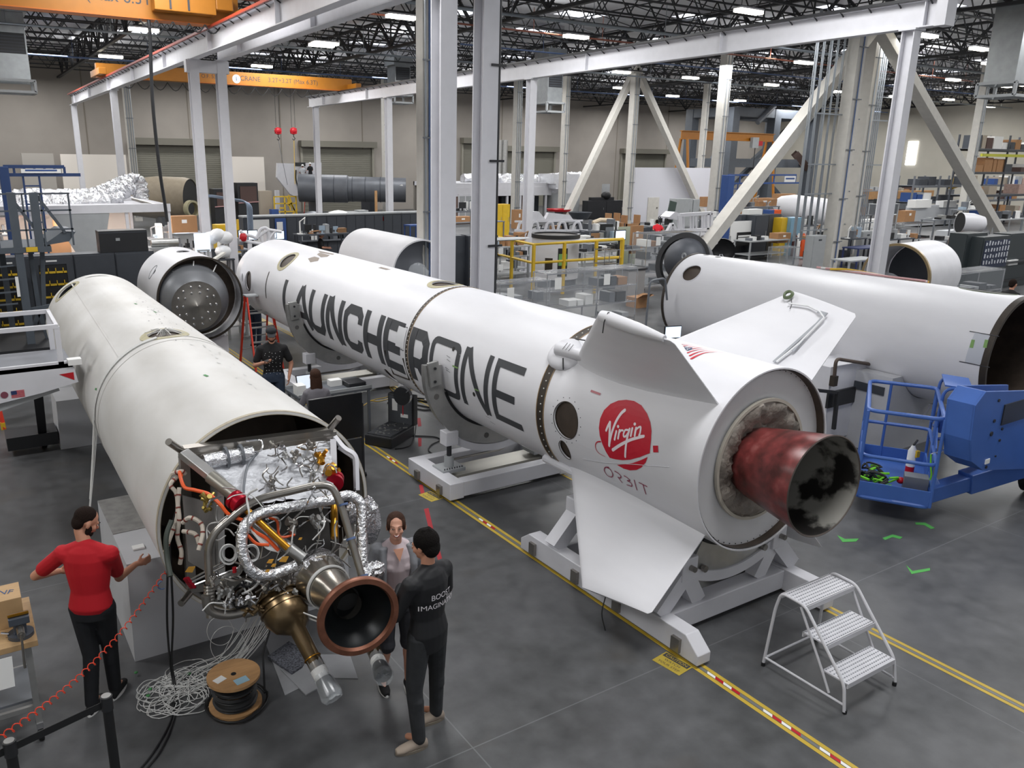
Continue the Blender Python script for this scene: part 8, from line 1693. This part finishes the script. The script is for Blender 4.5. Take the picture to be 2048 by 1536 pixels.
prack(1830,2060,352,35,3,'long low grey pallet rack behind the machines at the right',GREYS,True,1.2,5)
prack(1700,1840,375,47,2,'far pallet rack with timber left of the window',GREYS,True,1.2,8)
A=PY(1745,383,44);B=PY(1868,385,44);tag(MB().bx(A.x,B.x,44,44.6,A.z-.7,A.z).b('timber_stack',WOOD,smooth=0),'stack of long pale timber beams right of the tall white column','timber');tag(MB().bx(A.x+.5,B.x-.5,44,44.6,0,A.z-.72).b('timber_stand',GREYS,smooth=0),'grey bench carrying the long timber beams','stand')
q=PY(1904,372,40);tag(MB().lathe([(0,.05),(.2,.5),(.5,.6),(.9,.2),(1.0,0)],(q.x,40,q.z-.3),(0,0,1),16).b('yellow_hopper',YELLOW),'yellow cone-shaped hopper among the racks at the right','hopper');tag(MB().cyl((q.x,40,0),(q.x,40,q.z-.3),.25,10).b('hopper_stand',GREYS),'grey post carrying the yellow hopper','stand')
for i,(a,b,c,d,Y,m_,lb)in enumerate(((1832,1862,400,415,34,PAPER,'white machine head, left one above the rolling rack'),(1888,1912,402,414,34,PAPER,'white machine head, right one above the rolling rack'),(1828,1912,412,460,34.3,mat('machine_white','c5c8cc',.5),'wide white machine tool behind the rolling rack'),(1726,1760,440,470,33,PAPER,'white cabinet machine beside the tall white column'),(1812,1828,422,445,33,CARD,'brown board standing left of the white machine tool'),(1782,1808,430,460,34,LTGREY,'light grey machine housing by the tall white column'),(1893,1928,462,502,26,mat('machine_white','c5c8cc',.5),'white control cabinet with red marks right of the rolling rack'))):blk(a,b,c,d,Y,m_,lb,cat='machine',name='machine',dep=.6);
rack(1806,1870,448,1.7,'light grey open rolling rack in front of the white machine tool',3,.8,False,boxes=.6)
for a,b in((1832,1912),):A=PY(a,462,33.5);tag(MB().bx(A.x,PY(b,462,33.5).x,33.5,34.2,0,A.z).b('machine_pedestal',GREYS,smooth=0),'grey base of the wide white machine tool','machine base')
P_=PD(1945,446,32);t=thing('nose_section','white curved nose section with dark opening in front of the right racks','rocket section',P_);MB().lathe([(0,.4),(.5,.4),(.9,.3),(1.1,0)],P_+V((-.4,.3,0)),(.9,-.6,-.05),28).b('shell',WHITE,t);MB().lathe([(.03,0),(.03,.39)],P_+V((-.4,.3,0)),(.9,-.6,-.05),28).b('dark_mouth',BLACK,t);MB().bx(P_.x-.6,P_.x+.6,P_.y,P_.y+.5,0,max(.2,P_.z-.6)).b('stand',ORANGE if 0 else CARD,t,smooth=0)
for i,(a,b,c,zt,lb,tools)in enumerate(((1935,1975,468,2.1,'dark green-black open tool cabinet left of the peg board cabinet',False),(1968,2022,475,2.0,'dark cabinet with a peg board full of hand tools at the right',True),(2022,2075,468,2.0,'dark cabinet at the right picture edge',False))):
 tt,x0,x1,yv,zz=cabinet(a,b,c,zt,lb,mat('green_black','2c3336',.5),1,.6)
 if tools:
  k=MB();MB().bx(x0+.1,x1-.1,yv-.04,yv-.026,.9,zz-.12).b('peg_board',mat('navy_board','232c44',.6),tt,smooth=0);q=random.Random(3)
  for r_ in range(4):
   for c_ in range(9):xx=x0+.18+c_*(x1-x0-.36)/8;z=1.05+r_*.22;k.bar((xx,yv-.05,z),(xx+q.uniform(-.03,.03),yv-.05,z+q.uniform(.09,.17)),.035)
  k.b('hand_tools',mat('pale_tool_grips','c9ccd2',.4),tt,smooth=0)
x0,x1,yt,zt=table(1985,2080,528,1.0,'black bench with a red tool at the right picture edge',1.0,m=BLACKM)
blk(1994,2006,522,529,yt+.1,RED,'small red tool box on the black bench at the right edge',dep=.2);blk(2018,2035,521,529,yt+.1,PAPER,'white power tool on the black bench at the right edge',dep=.2)
rack(1918,2008,548,1.4,'plastic-covered rack behind the plain rocket near its open end',3,.7,True,boxes=.7)
t=thing('guard_rail','dark grey guard rail above the tool cabinets at the right','railing',PY(1980,445,24));MB().tube(fillet([PY(1918,462,24),PY(1925,440,24),PY(2080,434,24)],.2),.03,6).b('rail',GREYS,t);[MB().bar(PY(px,437,24),(PY(px,437,24).x,24,0),.05).b('post',GREYS,t,smooth=0)for px in(1935,1990,2045)]
x0,x1,yt,zt=table(1718,1800,497,.9,'blue-edged bench behind the tall right white column',.8,m=mat('navy_bench','2c3764',.5));x0,x1,yt,zt=table(1700,1760,522,.9,'grey bench with a dark disc right of the conduit columns',.8)
P_=PY(1783,543,17.2);tag(MB().ell((P_.x,P_.y,1.0),(.5,.5,.2),20).b('dark_disc',DKGREY),'dark grey shallow dome before the barrel opening','dome');tag(MB().bx(P_.x-.3,P_.x+.3,P_.y-.3,P_.y+.3,0,.8).b('disc_stand',GREYS,smooth=0),'grey stand under the dark shallow dome','stand')
for i,(px,py,w,lb)in enumerate(((440,545,.9,'steel table with papers left of the red ladder'),(505,545,1.0,'bench near the nose of the lettered rocket'))):pass
A=PZ(455,640,.85);t0_=table(452,496,610,.85,'steel table with pink papers left of the orange-red ladder',.7,y=PZ(455,612,.85).y,m=ALU)
blk(458,470,604,609,t0_[2]+.1,PAPER,'stack of papers on the steel table by the ladder',dep=.3);blk(474,480,603,609,t0_[2]+.2,mat('pink_label','b8757c',.6),'pink folder on the steel table by the ladder',dep=.25)
A=PZ(490,590,.9);tag(MB().lathe([(0,.14),(.25,.03),(.27,0)],(A.x,A.y,.86),(0,0,1),12).b('red_cone',RED),'small red cone on the bench by the nose of the lettered rocket','cone');blk(485,500,600,640,A.y-.2,GREYS,'grey pedestal under the small red cone',cat='pedestal',name='pedestal',dep=.5)
q8=random.Random(41)
PALE=mat('pale_blue_plastic','9fb0bf',.5);KRAFT=mat('kraft_brown','8f6d4d',.8)
def busy(px0,px1,pyt,zt,lab_t,lab_i,n,grp,dep=.8,m=LTGREY,hmax=.45,y=None):
 x0,x1,yt,z=table(px0,px1,pyt,zt,lab_t,dep,m=m,y=y);x=x0+.05;base=None
 for i in range(n):
  w=q8.uniform(.1,.4)*min(1.5,(x1-x0)/3+.4);h=q8.uniform(.08,hmax);k=MB();c=q8.random();xx=x0+.1+(x1-x0-.3)*(i+q8.random()*.4)/n;yy=yt+q8.uniform(.08,dep-.45)
  if c<.45:k.bx(xx,xx+w,yy,yy+.3,z,z+h).bx(xx-.01,xx+w+.01,yy-.01,yy+.31,z+h*.8,z+h*.86)
  elif c<.65:k.lathe([(0,0),(0,w*.4),(h,w*.36),(h,0)],(xx+w/2,yy+.15,z),(0,0,1),12)
  elif c<.85:k.bx(xx,xx+w,yy+.1,yy+.13,z+.12,z+.12+h).bx(xx+w*.4,xx+w*.6,yy+.1,yy+.14,z,z+.14).bx(xx+w*.2,xx+w*.8,yy+.02,yy+.2,z,z+.02)
  else:k.tube([(xx,yy,z),(xx,yy,z+h),(xx+w,yy,z+h*1.3),(xx+w,yy+.1,z+h*.8)],.03,6).bx(xx-.1,xx+.1,yy-.05,yy+.1,z,z+.04)
  mm=q8.choice((BLACKM,GREYS,LTGREY,PAPER,PAPER,CARD,KRAFT,PALE,DKGREY,ALU,BLACK,RED if i%9==4 else GREYS));nm='parts_box' if c<.45 else 'canister' if c<.65 else 'desk_monitor' if c<.85 else 'bench_lamp';tag(k.b(nm,mm,smooth=30),colour(mm)+' '+nm.replace('_',' ')+' on the '+lab_i,nm.split('_')[-1],grp)
 for i in range(max(1,n//3)):
  w=q8.uniform(.2,.5);xx=x0+.1+(x1-x0-.6)*q8.random();mm=q8.choice((CARD,DKGREY,GREYS,BLACKM,PAPER));tag(MB().bx(xx,xx+w,yt+.2,yt+dep-.2,.31,.31+q8.uniform(.15,.35)).b('shelf_box',mm,smooth=0),colour(mm)+' box under the '+lab_i,'box',grp+', lower shelf')
rows=[(600,700,470,1.5,'second bench row before the charcoal cabinets, behind the ginger-haired man',9),(705,770,462,1.3,'grey bench with drawer boxes right of the ginger-haired man',8),(522,598,478,1.1,'dark desk row with monitors behind the rocket nose',9),(1000,1062,494,1.2,'upper wire table with boxes between column and yellow railing',8),(1165,1250,487,1.15,'long grey bench right of the upright barrel, inner row',10),(1180,1262,462,1.3,'grey bench below the two monitors on arms',8),(1040,1160,470,1.1,'low white bench just behind the upright barrel',9),(1300,1350,452,1.1,'dark bench row beside the white cage',6),(1420,1470,440,1.4,'bench with parts under the blue jib arm, left end',7),(1470,1560,415,1.9,'high shelf bench below the gantry legs',9),(1600,1645,452,1.4,'bench with parts seen left of the conduit bundle',6),(1620,1660,478,1.2,'grey bench behind the conduit bundle',5),(1700,1745,432,1.6,'machine bench between cream columns and tall white column',7),(1700,1735,478,1.2,'low bench behind the tall white column',5),(1770,1830,480,1.1,'bench with tubes right of the tall white column',8),(1760,1800,408,1.9,'far bench below the timber beams',6),(1870,1930,440,1.5,'bench by the white control cabinet',7),(1928,1990,420,1.8,'far bench below the long grey rack',8),(1990,2050,440,1.6,'bench before the long grey rack, right edge',7),(1905,1960,508,1.1,'black bench left of the peg board cabinet',8),(880,960,424,2.0,'bench by the middle booth door behind the tall columns',7),(0,40,470,1.9,'shelf bench behind the dark steel platform',5),(100,190,470,1.9,'rack bench behind the charcoal cabinets at the left',8),(300,360,478,1.7,'wire rack bench left of the black machine bench',7),(420,470,520,1.0,'small bench with a black chair at the far column pair',5),(470,500,500,1.2,'bench end right of the far column pair',4)]
for a,b,c,z,lb,n in rows:busy(a,b,c,z,lb,lb.split(',')[0],n,'items: '+lb,m=q8.choice((LTGREY,GREYS,GREYS,DKGREY)),hmax=.5)
for i,(px,py,w,h,d)in enumerate(((540,468,.5,.35,30),(556,470,.5,.35,30.5),(505,470,.4,.4,31),(486,470,.4,.4,31.5),(1240,470,.5,.35,28))):
 P_=PD(px,py,d);t=thing('monitor','desktop monitor with a lit screen, %s among the far desks'%('one by the blue poster','one right of the blue poster','one under the white paper board','leftmost by the white truss fixture','one below the pale green board','one left of the electrical cabinet')[i],'monitor',P_);MB().box(P_,(w,.05,h)).b('frame',BLACKM,t,smooth=0);MB().box(P_-V((0,.03,0)),(w-.06,.012,h-.06)).b('screen',mat('screen_lit','cfe0f4',.3,emit=1.2),t,smooth=0);MB().bx(P_.x-.03,P_.x+.03,P_.y,P_.y+.05,.8,P_.z).b('stand',BLACKM,t,smooth=0);MB().bx(P_.x-.4,P_.x+.4,P_.y-.2,P_.y+.4,.74,.8).b('desk_top',GREYS,t,smooth=0);MB().bx(P_.x-.35,P_.x+.35,P_.y-.1,P_.y+.3,0,.74).b('pedestal',GREYS,t,smooth=0)
bgperson(508,600,1.15,'person in jeans bending over behind the orange-red ladder',R_(20),BLKT,hair=HAIRD,bottom=DENIM,lean=.5,vox=.015)
def area(x,y,z,sx,sy,e,col=(1,1,1),rot=(0,0,0)):
 l=bpy.data.lights.new('added_area_light','AREA');l.shape='RECTANGLE';l.size=sx;l.size_y=sy;l.energy=e;l.color=col
 o=bpy.data.objects.new('added_area_light',l);COL.objects.link(o);o.location=(x,y,z);o.rotation_euler=rot;return o
for x in range(-8,84,11):
 for y in range(3,66,10):
  area(x+2,y,9.75,3.4,2.2,455,(1,1,1))  # unseen area grid standing in for the roof lamps and skylights
for x in range(-8,84,15):
 for y in range(3,66,14):area(x+2,y,9.9,.8,.8,75,(1,1,1),(math.pi,0,0))  # added uplights without fixtures, only to brighten the roof deck
W=bpy.data.worlds.new('World');S.world=W;W.use_nodes=True
W.node_tree.nodes['Background'].inputs[0].default_value=(.95,.97,1,1);W.node_tree.nodes['Background'].inputs[1].default_value=.45
S.view_settings.view_transform='Standard';S.view_settings.look='None';S.view_settings.gamma=1;S.view_settings.exposure=0.0
bpy.context.view_layer.update()
